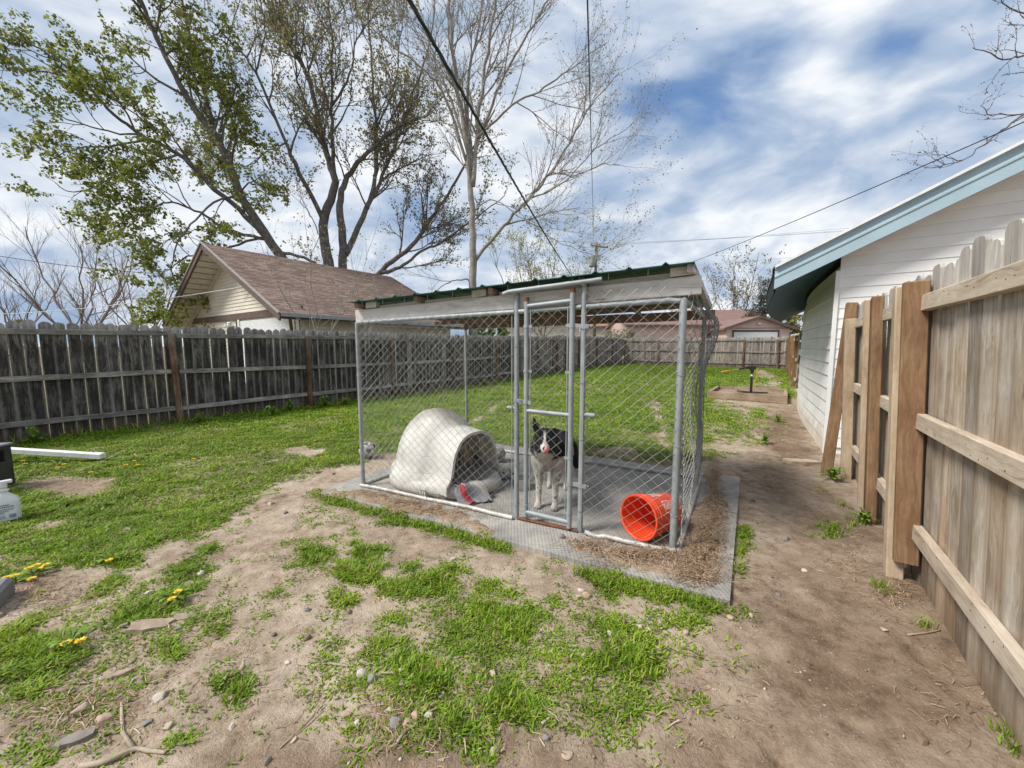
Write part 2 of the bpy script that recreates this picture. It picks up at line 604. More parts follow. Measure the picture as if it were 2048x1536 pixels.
M['igloo'] = igloo_mat()
M['straw'] = plain('dry_straw', (0.42, 0.34, 0.23), (0.26, 0.19, 0.12), 4, 0.85, 0, 0)
M['leaf_litter'] = plain('dead_brown_leaf', (0.30, 0.19, 0.11), (0.17, 0.10, 0.06), 8, 0.85, 0, 0)
M['stick'] = plain('pale_bare_stick', (0.42, 0.35, 0.27), (0.28, 0.22, 0.16), 22, 0.85)
M['wire_black'] = plain('black_cable', (0.02, 0.021, 0.023), (0.035, 0.035, 0.036), 5, 0.5)
M['wire_grey'] = plain('grey_wire', (0.24, 0.28, 0.34), (0.28, 0.31, 0.36), 5, 0.5)
M['wire_white'] = plain('white_wire', (0.65, 0.65, 0.63), (0.55, 0.55, 0.53), 5, 0.5)
M['bark_dark'] = plain('dark_maple_bark', (0.088, 0.080, 0.074), (0.17, 0.158, 0.148), 5, 0.95, 0, 0.6, 14, 0.03, c3=(0.26, 0.245, 0.225))
M['bark_mid'] = plain('brown_grey_bark', (0.10, 0.08, 0.065), (0.19, 0.165, 0.14), 5, 0.95, 0, 0.5, 14, 0.03)
M['bark_pale'] = plain('pale_grey_bark', (0.19, 0.175, 0.155), (0.32, 0.30, 0.27), 4, 0.95, 0, 0.4, 14, 0.02)
M['bark_purple'] = plain('bare_twig_bark', (0.15, 0.115, 0.10), (0.25, 0.20, 0.175), 2, 0.95, 0, 0)
M['tongue'] = plain('pink_tongue', (0.55, 0.19, 0.19), (0.45, 0.14, 0.15), 20, 0.4)
M['dog_nose'] = plain('black_dog_nose', (0.012, 0.011, 0.011), (0.02, 0.02, 0.02), 40, 0.3)
M['yellow_petals'] = plain('yellow_petals', (0.75, 0.46, 0.015), (0.80, 0.55, 0.03), 60, 0.7, 0, 0)
M['orange_grip'] = plain('orange_grip', (0.62, 0.22, 0.05), (0.5, 0.17, 0.04), 10, 0.5)
M['yellow_strap'] = plain('yellow_strap', (0.55, 0.35, 0.04), (0.45, 0.28, 0.03), 10, 0.7)
M['bark_chip'] = plain('flat_tan_bark', (0.36, 0.28, 0.21), (0.24, 0.18, 0.13), 18, 0.9, 0, 0.5, 30, 0.01)


def leaf_mat(name, stops, trans=0.25, rough=0.6, patch=False):
    m, t, b = new_mat(name)
    geo = t.n('ShaderNodeNewGeometry')
    rn = geo.outputs['Random Per Island']
    col = t.ramp(rn, stops)
    if patch:
        tc = t.n('ShaderNodeTexCoord').outputs['Object']
        nz = t.noise(tc, 1.7, 5, 0.65)
        col = t.mix(1.0, col, t.ramp(nz, [(0.32, (0.62, 0.66, 0.6)), (0.5, (0.95, 0.97, 0.9)), (0.68, (1.22, 1.08, 1.0))]), 'MULTIPLY')
    t.set(b, 'Base Color', col)
    t.set(b, 'Roughness', rough)
    t.set(b, 'Specular IOR Level', 0.25)
    if trans:
        tr = t.n('ShaderNodeBsdfTranslucent', {'Color': col})
        mx = t.n('ShaderNodeMixShader', {0: trans, 1: b.outputs[0], 2: tr.outputs[0]})
        t.set([n for n in t.t.nodes if n.type == 'OUTPUT_MATERIAL'][0], 0, mx.outputs[0])
    return m


M['leaf_green'] = leaf_mat('fresh_maple_leaf', [(0.0, (0.085, 0.115, 0.022)), (0.35, (0.17, 0.215, 0.036)), (0.7, (0.27, 0.31, 0.065)), (1.0, (0.36, 0.35, 0.11))], 0.5)
M['leaf_mixed'] = leaf_mat('young_bronze_leaf', [(0.0, (0.17, 0.15, 0.08)), (0.35, (0.28, 0.29, 0.12)), (0.6, (0.28, 0.23, 0.13)), (0.78, (0.30, 0.16, 0.10)), (0.82, (0.33, 0.34, 0.14)), (1.0, (0.38, 0.38, 0.16))], 0.5)
M['leaf_bud'] = leaf_mat('pale_green_bud', [(0.0, (0.14, 0.12, 0.07)), (0.5, (0.22, 0.21, 0.11)), (1.0, (0.30, 0.29, 0.15))], 0.3)
M['leaf_willow'] = leaf_mat('yellow_green_leaf', [(0.0, (0.22, 0.22, 0.09)), (0.5, (0.30, 0.31, 0.13)), (1.0, (0.38, 0.37, 0.18))], 0.35)
M['needle'] = leaf_mat('dark_pine_needle', [(0.0, (0.012, 0.028, 0.016)), (1.0, (0.035, 0.06, 0.032))], 0.0)
M['grass'] = leaf_mat('lawn_grass_blade', [(0.0, (0.085, 0.155, 0.012)), (0.3, (0.165, 0.28, 0.018)), (0.65, (0.25, 0.385, 0.026)), (0.9, (0.32, 0.44, 0.050)), (1.0, (0.45, 0.40, 0.17))], 0.35, 0.55, True)
M['weed'] = leaf_mat('broad_weed_leaf', [(0.0, (0.07, 0.14, 0.018)), (0.5, (0.13, 0.23, 0.025)), (1.0, (0.20, 0.30, 0.04))], 0.25, 0.5)
M['dry_blade'] = leaf_mat('dry_stalk', [(0.0, (0.15, 0.09, 0.055)), (0.4, (0.27, 0.17, 0.10)), (0.75, (0.38, 0.28, 0.18)), (1.0, (0.50, 0.42, 0.31))], 0.1, 0.8)
M['pebble'] = leaf_mat('pebble_mix', [(0.0, (0.16, 0.125, 0.10)), (0.35, (0.28, 0.22, 0.175)), (0.7, (0.36, 0.29, 0.23)), (1.0, (0.50, 0.44, 0.38))], 0.0, 0.9)


def stone_mat(name, a, b_):
    return plain(name, a, b_, 16, 0.85, 0, 0.35, 45, 0.006)


M['stone_tan'] = stone_mat('tan_stone', (0.50, 0.40, 0.30), (0.36, 0.28, 0.21))
M['stone_pink'] = stone_mat('pinkish_stone', (0.50, 0.35, 0.27), (0.36, 0.25, 0.19))
M['stone_grey'] = stone_mat('grey_stone', (0.26, 0.25, 0.24), (0.17, 0.165, 0.16))
M['stone_pale'] = stone_mat('pale_stone', (0.58, 0.52, 0.45), (0.43, 0.37, 0.31))
M['stone_brown'] = stone_mat('brown_stone', (0.25, 0.17, 0.12), (0.17, 0.115, 0.08))


def rubber_mat():
    m, t, b = new_mat('dusty_grooved_rubber')
    v, rn, ob = coords(t, rnd=False)
    n = t.noise(v, 3.0, 6, 0.6)
    n2 = t.noise(v, 14.0, 4, 0.6)
    k = t.math('ADD', t.math('MULTIPLY', n, 0.65), t.math('MULTIPLY', n2, 0.35))
    col = t.ramp(k, [(0.34, (0.20, 0.193, 0.18)), (0.5, (0.30, 0.288, 0.266)), (0.64, (0.41, 0.375, 0.33))])
    t.set(b, 'Base Color', col)
    t.set(b, 'Roughness', 0.8)
    wv = t.n('ShaderNodeTexWave', {'Vector': v, 'Scale': 12.0, 'Distortion': 0.3, 'Detail': 1.0}, wave_type='BANDS', bands_direction='X')
    wv2 = t.n('ShaderNodeTexWave', {'Vector': v, 'Scale': 12.0, 'Distortion': 0.3, 'Detail': 1.0}, wave_type='BANDS', bands_direction='Y')
    h = t.math('ADD', t.math('MINIMUM', wv.outputs[1], wv2.outputs[1]), t.math('MULTIPLY', n2, 0.5))
    bump(t, b, h, 0.6, 0.006)
    return m


M['mat_rubber'] = rubber_mat()
# ------------------------------------------------------------------ ground: relief, what grows where
KF_L, KF_R = Vector((-1.587, 3.934, 0)), Vector((1.160, 2.612, 0))    # kennel corners
KB_R = Vector((2.083, 4.163, 0))
KB_L = KF_L + (KB_R - KF_R)
KS = (KF_R - KF_L).normalized()
KT = (KB_R - KF_R).normalized()
K_LEN, K_DEP = (KF_R - KF_L).length, (KB_R - KF_R).length
MAT_A, MAT_B, MAT_C = Vector((-2.023, 3.794, 0)), Vector((1.281, 2.07, 0)), Vector((2.621, 4.212, 0))
MAT_D = MAT_A + (MAT_C - MAT_B)


def kcoord(x, y):
    """kennel coordinates (s along the front, t to the back) of ground points."""
    a, b, c, d = KS.x, KT.x, KS.y, KT.y
    det = a * d - b * c
    rx, ry = x - KF_L.x, y - KF_L.y
    return (rx * d - ry * b) / det, (-rx * c + ry * a) / det


def matcoord(x, y):
    e1, e2 = (MAT_B - MAT_A), (MAT_C - MAT_B)
    det = e1.x * e2.y - e2.x * e1.y
    rx, ry = x - MAT_A.x, y - MAT_A.y
    return (rx * e2.y - ry * e2.x) / det, (-rx * e1.y + ry * e1.x) / det


# picture-space patches, turned into ground cover at the place they project to
GRASS_PATCH = [  # cx, cy, rx, ry, tilt(px dy per dx), strength
    (310, 1215, 90, 38, -.25, 1), (429, 1096, 32, 15, 0, .8), (380, 1136, 48, 24, -.3, .9), (200, 1180, 42, 18, -.3, .9), (620, 1113, 42, 32, 0, .9),
    (70, 1300, 100, 62, -.2, 1), (50, 1385, 70, 30, -.3, .8), (424, 1235, 62, 30, .1, .7), (344, 1300, 48, 18, 0, .7), (464, 1380, 38, 36, 0, .95),
    (380, 1490, 55, 16, -.2, .7), (58, 1515, 48, 26, 0, .8), (210, 1420, 36, 14, 0, .6), (560, 1190, 26, 13, 0, .6), (150, 1110, 60, 20, 0, .6),
    (725, 1140, 64, 40, 0, 1.1), (688, 1190, 30, 18, 0, .9), (850, 1168, 70, 32, 0, 1.1), (948, 1172, 48, 20, 0, .9), (1008, 1247, 98, 52, .15, 1.1),
    (1017, 1187, 32, 16, .3, .8), (1226, 1312, 90, 52, 0, .95), (1212, 1251, 92, 32, .1, .85), (1228, 1160, 80, 20, .25, 1.1), (1330, 1185, 80, 20, .2, 1.1),
    (1400, 1208, 60, 16, .15, 1), (846, 1367, 52, 46, 0, 1.05), (795, 1312, 85, 42, .2, .8), (748, 1367, 48, 44, 0, .5), (1017, 1414, 62, 52, 0, .9),
    (1040, 1367, 115, 52, 0, .6), (901, 1460, 42, 24, 0, .85), (962, 1520, 44, 18, 0, .7), (1180, 1390, 48, 36, 0, .6), (1250, 1437, 75, 52, 0, .5),
    (1286, 1488, 32, 16, 0, .5), (950, 1300, 130, 50, 0, .6), (1350, 1240, 60, 24, 0, .6), (780, 1240, 60, 24, .3, .55), (700, 1008, 70, 13, .25, 1.1), (800, 1040, 80, 15, .28, 1.15),
    (900, 1062, 60, 15, .28, 1.1), (985, 1085, 45, 12, .25, 1), (1130, 1118, 30, 9, .1, .8), (1490, 1080, 14, 40, 0, .7), (1480, 1120, 10, 26, 0, .7), (1668, 1058, 42, 16, .1, .55),
    (1700, 1030, 20, 14, 0, .6), (1425, 905, 50, 14, 0, .5), (1470, 860, 70, 22, -.1, .6), (1440, 835, 50, 25, 0, .8), (1520, 830, 20, 14, 0, .8), (1560, 845, 16, 8, 0, .5), (1515, 885, 30, 10, 0, .5),
    (640, 1020, 20, 8, 0, .5), (960, 1035, 25, 8, 0, .6), (1570, 775, 14, 12, 0, .7), (1640, 980, 25, 8, 0, .3),
    (1000, 1320, 330, 170, 0, .42), (850, 1420, 230, 90, 0, .38), (1220, 1400, 170, 110, 0, .36), (280, 1260, 260, 110, -.2, .26), (110, 1420, 180, 100, 0, .26)]
LAWN = [(-900, 1180), (0, 1150), (150, 1120), (265, 1135), (300, 1092), (400, 1062), (480, 1012), (560, 972), (650, 938), (715, 925), (760, 905), (905, 876), (985, 893), (1180, 912), (1345, 936), (1400, 925),
        (1418, 880), (1425, 830), (1420, 800), (1585, 800), (1590, 770), (1568, 752), (1550, 738), (1400, 722), (1000, 715), (600, 740), (0, 790), (-900, 800)]
BARE = [  # bare spots inside the lawn
    (140, 975, 130, 22, .0, 1.0), (615, 905, 42, 10, 0, .9), (90, 1050, 60, 12, -.1, .7), (1310, 815, 12, 14, 0, .9), (1317, 838, 12, 16, 0, .9), (1325, 862, 13, 16, 0, .9), (1322, 885, 16, 14, 0, .8),
    (985, 818, 22, 6, -.5, .9), (950, 838, 26, 6, -.5, .9), (1015, 800, 18, 5, -.5, .9), (925, 855, 20, 7, -.4, .8), (1240, 905, 80, 12, .1, .7), (1530, 758, 30, 10, .3, .8), (1550, 775, 22, 10, 0, .7), (660, 1010, 30, 8, 0, .6),
    (940, 870, 30, 12, 0, .6), (1290, 738, 30, 3, 0, 1), (1530, 780, 60, 10, 0, .5), (20, 1120, 80, 22, 0, .6), (250, 1060, 40, 9, 0, .5), (330, 905, 60, 9, -.1, .4), (1400, 900, 30, 14, 0, .6)]
MOUND = [(1290, 1122, 160, 30, .12, 1), (1392, 1105, 46, 55, -.3, 1), (1420, 1045, 36, 85, -.1, 1), (1425, 960, 28, 46, 0, .9), (740, 1000, 105, 17, .24, 1), (860, 1030, 110, 17, .25, 1), (975, 1060, 50, 13, .22, .9), (1180, 905, 160, 8, .1, .9), (1330, 930, 60, 8, .15, .9)]
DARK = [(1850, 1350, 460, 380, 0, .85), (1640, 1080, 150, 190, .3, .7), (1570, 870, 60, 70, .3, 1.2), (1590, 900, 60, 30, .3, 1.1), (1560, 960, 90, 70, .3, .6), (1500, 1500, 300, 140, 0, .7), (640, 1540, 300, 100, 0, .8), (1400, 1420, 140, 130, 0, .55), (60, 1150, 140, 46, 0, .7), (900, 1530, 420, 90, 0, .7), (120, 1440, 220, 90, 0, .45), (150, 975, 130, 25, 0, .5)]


def patches(px, py, lst, soft=0.55, warp=None, grow=1.0):
    out = np.zeros_like(px)
    for cx, cy, rx, ry, tl, st in lst:
        dx = (px - cx) / (rx * grow)
        dy = (py - cy - tl * (px - cx)) / (ry * grow)
        d = np.sqrt(dx * dx + dy * dy)
        if warp is not None:
            d = d + warp
        out = np.maximum(out, st * (1 - sstep(d, soft, 1.15)))
    return out


def in_poly(px, py, poly):
    inside = np.zeros(px.shape, bool)
    n = len(poly)
    for i in range(n):
        x1, y1 = poly[i]
        x2, y2 = poly[(i + 1) % n]
        cond = (y1 > py) != (y2 > py)
        with np.errstate(divide='ignore', invalid='ignore'):
            xs = (x2 - x1) * (py - y1) / (y2 - y1 + 1e-12) + x1
        inside ^= cond & (px < xs)
    return inside


def cover(x, y):
    """(grass 0..1, dark soil 0..1, mound 0..1) at ground points."""
    x = np.asarray(x, float)
    y = np.asarray(y, float)
    px, py = project(x, y, np.zeros_like(x))
    wob = (fbm(x * 3.1, y * 3.1, 4) - .5)
    wob2 = (fbm(x * 9 + 40, y * 9, 3) - .5)
    sc = np.clip(60 / np.maximum(y, .5), 2, 60)
    qx = px + wob * sc * 2.6
    qy = py + (fbm(x * 3.1 + 70, y * 3.1, 4) - .5) * sc * 1.2
    g = patches(qx, qy, GRASS_PATCH, 0.20, wob2 * 1.5, 1.2)
    g = g * (.25 + .75 * sstep(fbm(x * 16 + 9, y * 16 + 3, 3), .22, .46))
    g = np.maximum(g, .20 * sstep(fbm(x * 2.3 + 31, y * 2.3, 4), .50, .62) * sstep(fbm(x * 19, y * 19 + 8, 2), .5, .66) * (px < 1400) * (py > 1000))
    jx = (vn(x * 63 + 11, y * 63) - .5) + .6 * (vn(x * 21, y * 21 + 5) - .5)
    jy = (vn(x * 63, y * 63 + 37) - .5) + .6 * (vn(x * 21 + 19, y * 21) - .5)
    lawn = in_poly(qx + jx * sc * 2.2, qy + jy * sc * 1.3, LAWN).astype(float)
    bare = patches(qx, qy, BARE, 0.4, wob2 * 0.8)
    thin = sstep(fbm(x * 1.5 + 5, y * 1.5, 4), .34, .54)
    thin2 = sstep(fbm(x * 7 + 15, y * 7, 3), .25, .50)
    lawn = lawn * (0.58 + 0.42 * thin) * (.66 + .34 * thin2) * np.clip(1 - bare * 1.1, 0, 1)
    u = x * UD.x + y * UD.y
    w = x * WD.x + y * WD.y
    seen = (y > 1.0)
    g = np.where(seen, np.maximum(g, lawn), 0)
    far = (~seen) & (w < -0.5)
    g = np.where(far, 0.8 * sstep(fbm(x * .9, y * .9, 4), .5, .6), g)
    # garden beyond the fences
    out = (w < -9.6) | (u > 24.8)
    g = np.where(out, 0.8, g)
    mt = matcoord(x, y)
    onmat = (mt[0] > 0.0) & (mt[0] < 1.0) & (mt[1] > 0.0) & (mt[1] < 1.0)
    g = np.where(onmat, g * 0.0 + np.where(g > .75, g * 0.0, 0), g)
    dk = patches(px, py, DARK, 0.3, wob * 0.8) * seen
    mo = patches(qx, qy, MOUND, 0.4, wob2) * seen
    return g, np.clip(dk, 0, 1), np.clip(mo, 0, 1), onmat


def ground_z(x, y):
    x = np.asarray(x, float)
    y = np.asarray(y, float)
    u = x * UD.x + y * UD.y
    w = x * WD.x + y * WD.y
    z = 0.24 * sstep(u, 7, 24) + 0.05 * sstep(-w, 4, 9.3)
    near = np.exp(-((x / 12) ** 2 + (y / 14) ** 2))
    z = z + near * ((fbm(x * .9, y * .9, 3) - .5) * 0.035 + (fbm(x * 5, y * 5, 4) - .5) * 0.030 - 0.014 * sstep(fbm(x * 8 + 50, y * 8, 2), .58, .74))
    return z


def full_z(x, y, cov=None):
    g, dk, mo, onmat = cov if cov is not None else cover(x, y)
    z = ground_z(x, y)
    mt = matcoord(np.asarray(x, float), np.asarray(y, float))
    edge = np.minimum(np.minimum(mt[0], 1 - mt[0]), np.minimum(mt[1], 1 - mt[1]))
    flat = sstep(edge, -0.10, 0.015)
    z = z * (1 - flat) + (-0.012) * flat
    z = z + mo * (0.058 * flat)
    return z


def gz1(x, y):
    return float(full_z(np.array([x]), np.array([y]))[0])


def build_ground():
    def axis(a, b, st, far):
        core = list(np.arange(a, b + 1e-6, st))
        lo, hi, s_ = [], [], st
        v = a
        while v > -far:
            s_ *= 1.35
            v -= s_
            lo.append(v)
        v, s_ = b, st
        while v < far:
            s_ *= 1.35
            v += s_
            hi.append(v)
        return np.array(lo[::-1] + core + hi)
    xs = np.concatenate([axis(-4.2, 5.2, 0.03, 2500)])
    ys = axis(0.6, 6.0, 0.03, 2500)
    X, Y = np.meshgrid(xs, ys)
    x, y = X.ravel(), Y.ravel()
    cov = cover(x, y)
    z = full_z(x, y, cov)
    dist = np.hypot(x, y)
    z = np.where(dist > 60, 0.25, z)
    nx, ny = len(xs), len(ys)
    idx = np.arange(nx * ny).reshape(ny, nx)
    F = np.stack([idx[:-1, :-1], idx[:-1, 1:], idx[1:, 1:], idx[1:, :-1]], -1).reshape(-1, 4)
    # grass cover softened for the soil colour
    me = mesh_np('ground', np.stack([x, y, z], 1), F, {'grass': cov[0], 'dark': cov[1], 'mound': cov[2]})
    m, t, b = new_mat('trodden_earth')
    tc = t.n('ShaderNodeTexCoord').outputs['Object']
    ga = t.n('ShaderNodeAttribute', attribute_name='grass').outputs['Fac']
    da = t.n('ShaderNodeAttribute', attribute_name='dark').outputs['Fac']
    ma = t.n('ShaderNodeAttribute', attribute_name='mound').outputs['Fac']
    n1 = t.noise(tc, 1.6, 6, 0.6)
    n2 = t.noise(tc, 11.0, 6, 0.65)
    n3 = t.noise(tc, 70.0, 4, 0.7)
    k = t.math('ADD', t.math('MULTIPLY', n1, .42), t.math('ADD', t.math('MULTIPLY', n2, .36), t.math('MULTIPLY', n3, .22)))
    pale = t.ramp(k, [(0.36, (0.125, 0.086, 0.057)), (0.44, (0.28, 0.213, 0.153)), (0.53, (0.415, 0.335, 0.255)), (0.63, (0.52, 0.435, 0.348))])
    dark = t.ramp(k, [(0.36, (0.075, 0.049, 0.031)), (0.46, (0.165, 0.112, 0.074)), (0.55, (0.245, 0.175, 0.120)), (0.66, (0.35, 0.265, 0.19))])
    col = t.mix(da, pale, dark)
    humus = t.ramp(k, [(0.35, (0.07, 0.055, 0.028)), (0.5, (0.13, 0.115, 0.05)), (0.65, (0.21, 0.175, 0.095))])
    gf = t.mapr(t.math('ADD', ga, t.math('MULTIPLY', t.math('SUBTRACT', n2, .5), .8)), 0.25, 0.8)
    col = t.mix(t.math('MULTIPLY', gf, 0.85), col, humus)
    litter = t.ramp(n3, [(0.35, (0.13, 0.075, 0.045)), (0.5, (0.24, 0.155, 0.10)), (0.65, (0.38, 0.28, 0.20))])
    col = t.mix(t.math('MULTIPLY', ma, 0.65), col, litter)
    # dark crumbs of soil
    n4 = t.noise(tc, 26.0, 5, 0.75)
    crumb = t.math('MULTIPLY', t.mapr(n4, 0.60, 0.70), t.mapr(n1, 0.38, 0.6))
    col = t.mix(t.math('MULTIPLY', crumb, 0.55), col, t.mix(1.0, col, (0.42, 0.38, 0.34), 'MULTIPLY'))
    # hairline drying cracks and pale grit
    vo = t.n('ShaderNodeTexVoronoi', {'Vector': t.vmath('ADD', tc, t.vmath('SCALE', t.noise(tc, 6, 3, .6, out=1), 0.35)), 'Scale': 3.2}, feature='DISTANCE_TO_EDGE')
    cr = t.mapr(vo.outputs[0], 0.0, 0.012, 1.0, 0.0)
    cr = t.math('MULTIPLY', cr, t.mapr(n1, 0.5, 0.62))
    col = t.mix(t.math('MULTIPLY', cr, 0.45), col, (0.11, 0.078, 0.052))
    sp = t.n('ShaderNodeTexVoronoi', {'Vector': tc, 'Scale': 85.0})
    gr = t.mapr(sp.outputs[0], 0.12, 0.22, 1.0, 0.0)
    gsel = t.mapr(t.n('ShaderNodeSeparateColor', {0: sp.outputs[1]}).outputs[0], 0.78, 0.8)
    col = t.mix(t.math('MULTIPLY', t.math('MULTIPLY', gr, gsel), 0.7), col, (0.55, 0.48, 0.40))
    t.set(b, 'Base Color', col)
    t.set(b, 'Roughness', 0.95)
    t.set(b, 'Specular IOR Level', 0.15)
    h = t.math('ADD', t.math('ADD', t.math('MULTIPLY', n2, 0.9), t.math('ADD', t.math('MULTIPLY', n3, 0.45), t.math('MULTIPLY', t.noise(tc, 190.0, 3, 0.6), 0.28))), t.math('MULTIPLY', cr, -0.35))
    bump(t, b, h, 0.8, 0.026)
    o = link('ground', me, m, smooth=True)
    struct(o)
    return o


ground = build_ground()

# ------------------------------------------------------------------ rubber mats under the kennel
def build_mats():
    rng = random.Random(4)
    e1, e2 = (MAT_B - MAT_A), (MAT_C - MAT_B)
    lab = {(0, 0): 'wide front rubber mat whose bare grooved corners show outside the kennel',
           (0, 1): 'rear rubber mat behind the mossy seam under the back of the kennel'}
    for i, (a0, a1) in enumerate(((0, 1),)):
        for j, (b0, b1) in enumerate(((0, .55), (.55, 1))):
            g = 0.004
            mb = MB()
            n = 40
            rows_t, pts = [], []
            A = [[MAT_A + e1 * (a0 + g + (a1 - a0 - 2 * g) * p / n) + e2 * (b0 + g + (b1 - b0 - 2 * g) * q / n) for p in range(n + 1)] for q in range(n + 1)]
            for q in range(n + 1):
                for p in range(n + 1):
                    v = A[q][p]
                    v.z = 0.021 + 0.004 * mnoise.noise(Vector((v.x * 2, v.y * 2, i + j)))
            mb.grid(A)
            # skirt
            loop = [A[0][p] for p in range(n + 1)] + [A[q][n] for q in range(1, n + 1)] + [A[n][p] for p in range(n - 1, -1, -1)] + [A[q][0] for q in range(n - 1, 0, -1)]
            low = [Vector((v.x, v.y, -0.03)) for v in loop]
            m_ = len(loop)
            mb.add(loop + low, [(k, m_ + k, m_ + (k + 1) % m_, (k + 1) % m_) for k in range(m_)])
            o = mb.build('rubber_mat', M['mat_rubber'])
            tag(o, lab[(i, j)], 'rubber mat', 'rubber mats under the kennel')


build_mats()
MAT_Z = 0.024
# ------------------------------------------------------------------ fences
def prism_mesh(prof, th, name='piece'):
    """Closed XZ profile extruded along Y by th (centred)."""
    n = len(prof)
    vs = [(x, -th / 2, z) for x, z in prof] + [(x, th / 2, z) for x, z in prof]
    fs = [tuple(range(n))[::1], tuple(range(2 * n - 1, n - 1, -1))]
    fs += [(i, i + n, (i + 1) % n + n, (i + 1) % n) for i in range(n)]
    me = bpy.data.meshes.new(name)
    me.from_pydata(vs, [], fs)
    me.update()
    return fix_normals(me)


def picket_meshes(w, h, th, seed, n=7, ear=0.035, mat=None, warp=0.004):
    rng = random.Random(seed)
    out = []
    for i in range(n):
        hh = h + rng.uniform(-.018, .018)
        ww = w * rng.uniform(.96, 1.0)
        e = ear * rng.uniform(.7, 1.3)
        e2 = ear * rng.uniform(.7, 1.3)
        L, Rr = -ww / 2, ww / 2
        j = lambda a=warp: rng.uniform(-a, a)
        prof = [(L + j(), 0), (Rr + j(), 0), (Rr + j(), hh * .33), (Rr + j(), hh * .66), (Rr, hh - e), (Rr - e * .35, hh - e * .35), (Rr - e, hh + j(.003)), (0, hh + .004 + j(.004)),
                (L + e2, hh + j(.003)), (L + e2 * .35, hh - e2 * .35), (L, hh - e2), (L + j(), hh * .66), (L + j(), hh * .33)]
        me = prism_mesh(prof, th, 'picket')
        if mat:
            me.materials.append(mat)
        out.append(me)
    return out


def board_mesh(L, h, th, seed, mat, bev=0.004):
    """Board along local X with slightly uneven edges."""
    rng = random.Random(seed)
    mb = MB()
    n = max(2, int(L / 0.6))
    prev = None
    vs, fs = [], []
    for i in range(n + 1):
        x = -L / 2 + L * i / n
        dz, dy = rng.uniform(-.004, .004), rng.uniform(-.003, .003)
        b = bev
        ring = [(-th / 2, -h / 2 + b), (-th / 2 + b, -h / 2), (th / 2 - b, -h / 2), (th / 2, -h / 2 + b), (th / 2, h / 2 - b), (th / 2 - b, h / 2), (-th / 2 + b, h / 2), (-th / 2, h / 2 - b)]
        vs += [(x, y + dy, z + dz) for y, z in ring]
    for i in range(n):
        for k in range(8):
            fs.append((i * 8 + k, (i + 1) * 8 + k, (i + 1) * 8 + (k + 1) % 8, i * 8 + (k + 1) % 8))
    fs.append(tuple(range(8)))
    fs.append(tuple(n * 8 + k for k in range(8))[::-1])
    me = bpy.data.meshes.new('board')
    me.from_pydata(vs, [], fs)
    me.update()
    fix_normals(me)
    me.materials.append(mat)
    return me


def post_mesh(w, d, h, seed, mat, low=-0.15, bev=0.006):
    mb = MB()
    mb.box((0, 0, (h + low) / 2), (w, d, h - low), bev=bev)
    me = mb.mesh('post')
    fix_normals(me)
    me.materials.append(mat)
    return me


def fence_run(root, P0, ang, length, pickets, pitch, rail_z, rail_mat, post_me, post_at, seed, gap_j=0.003, rail_th=0.045, rail_h=0.085, lean=0.0, zoff=0.0, alt=None, wave=0.0):
    """Posts, rails and pickets along a line; local X runs along the line and local +Y is the outer side."""
    rng = random.Random(seed)
    d = Vector((math.sin(ang), math.cos(ang), 0))
    nrm = Vector((-d.y, d.x, 0))
    rz = PI / 2 - ang
    n = int(length / pitch)
    sag = lambda t: wave * math.sin(t * 0.9 + seed) + wave * .5 * math.sin(t * 2.3 + 1.7 * seed)
    for i in range(n):
        t = (i + .5) * pitch
        p = P0 + d * t + nrm * (0.012 + sag(t) + rng.uniform(0, .006))
        z = gz1(p.x, p.y) + zoff + rng.uniform(-.02, .012)
        src = pickets
        if alt and rng.random() < float(sstep(t, alt[1], alt[2])):
            src = alt[0]
        link('picket', rng.choice(src), None, root, (p.x, p.y, z), (R(rng.uniform(-.5, .5)) + lean, R(rng.uniform(-.55, .55)), rz + R(rng.uniform(-1.2, 1.2))))
    ends = sorted(post_at)
    for t in ends:
        p = P0 + d * t - nrm * (0.055 - sag(t))
        link('post', post_me, None, root, (p.x, p.y, gz1(p.x, p.y)), (R(rng.uniform(-.8, .8)) + lean, R(rng.uniform(-1.2, 1.2)), rz))
    spans = list(zip([0.0] + ends, ends + [length]))
    for a, b in spans:
        if b - a < 0.2:
            continue
        aa, bb = a + .05, b - .05
        for k, zr in enumerate(rail_z):
            za = zr + rng.uniform(-.025, .025)
            zb = zr + rng.uniform(-.025, .025)
            pa = P0 + d * aa - nrm * (0.022 - sag(aa))
            pb = P0 + d * bb - nrm * (0.022 - sag(bb))
            pa -= nrm * (zr * math.tan(lean))
            pb -= nrm * (zr * math.tan(lean))
            pa.z = gz1(pa.x, pa.y) + za
            pb.z = gz1(pb.x, pb.y) + zb
            L = (pb - pa).length
            me = board_mesh(L, rail_h, rail_th, rng.randint(0, 9999), rail_mat)
            pit = math.asin((pb.z - pa.z) / L)
            dd = pb - pa
            link('rail', me, None, root, tuple((pa + pb) / 2), (0, -pit, math.atan2(dd.y, dd.x)))


# left fence: charcoal pickets, brown posts
LA = R(36.0)
LD = Vector((math.sin(LA), math.cos(LA), 0))
LF0 = Vector((-6.375, 7.184, 0)) - LD * 4.88
left_fence = thing('wooden_fence', 'long charcoal weathered picket fence along the left side of the lawn', 'fence', tuple(LF0), 'yard fences')
fence_run(left_fence, LF0, LA, 4.88 + 24.1, picket_meshes(.1415, 1.84, .018, 3, 9, .05, M['picket_left']), .1435, (.30, .97, 1.665), M['rail_left'],
          post_mesh(.095, .085, 1.70, 1, M['post_left']), [2.44 * k for k in range(0, 12)], 11, wave=0.012, alt=(picket_meshes(.1415, 1.82, .018, 5, 5, .045, M['picket_back']), 9.0, 22.0))
BF0 = LF0 + LD * (4.88 + 24.1)
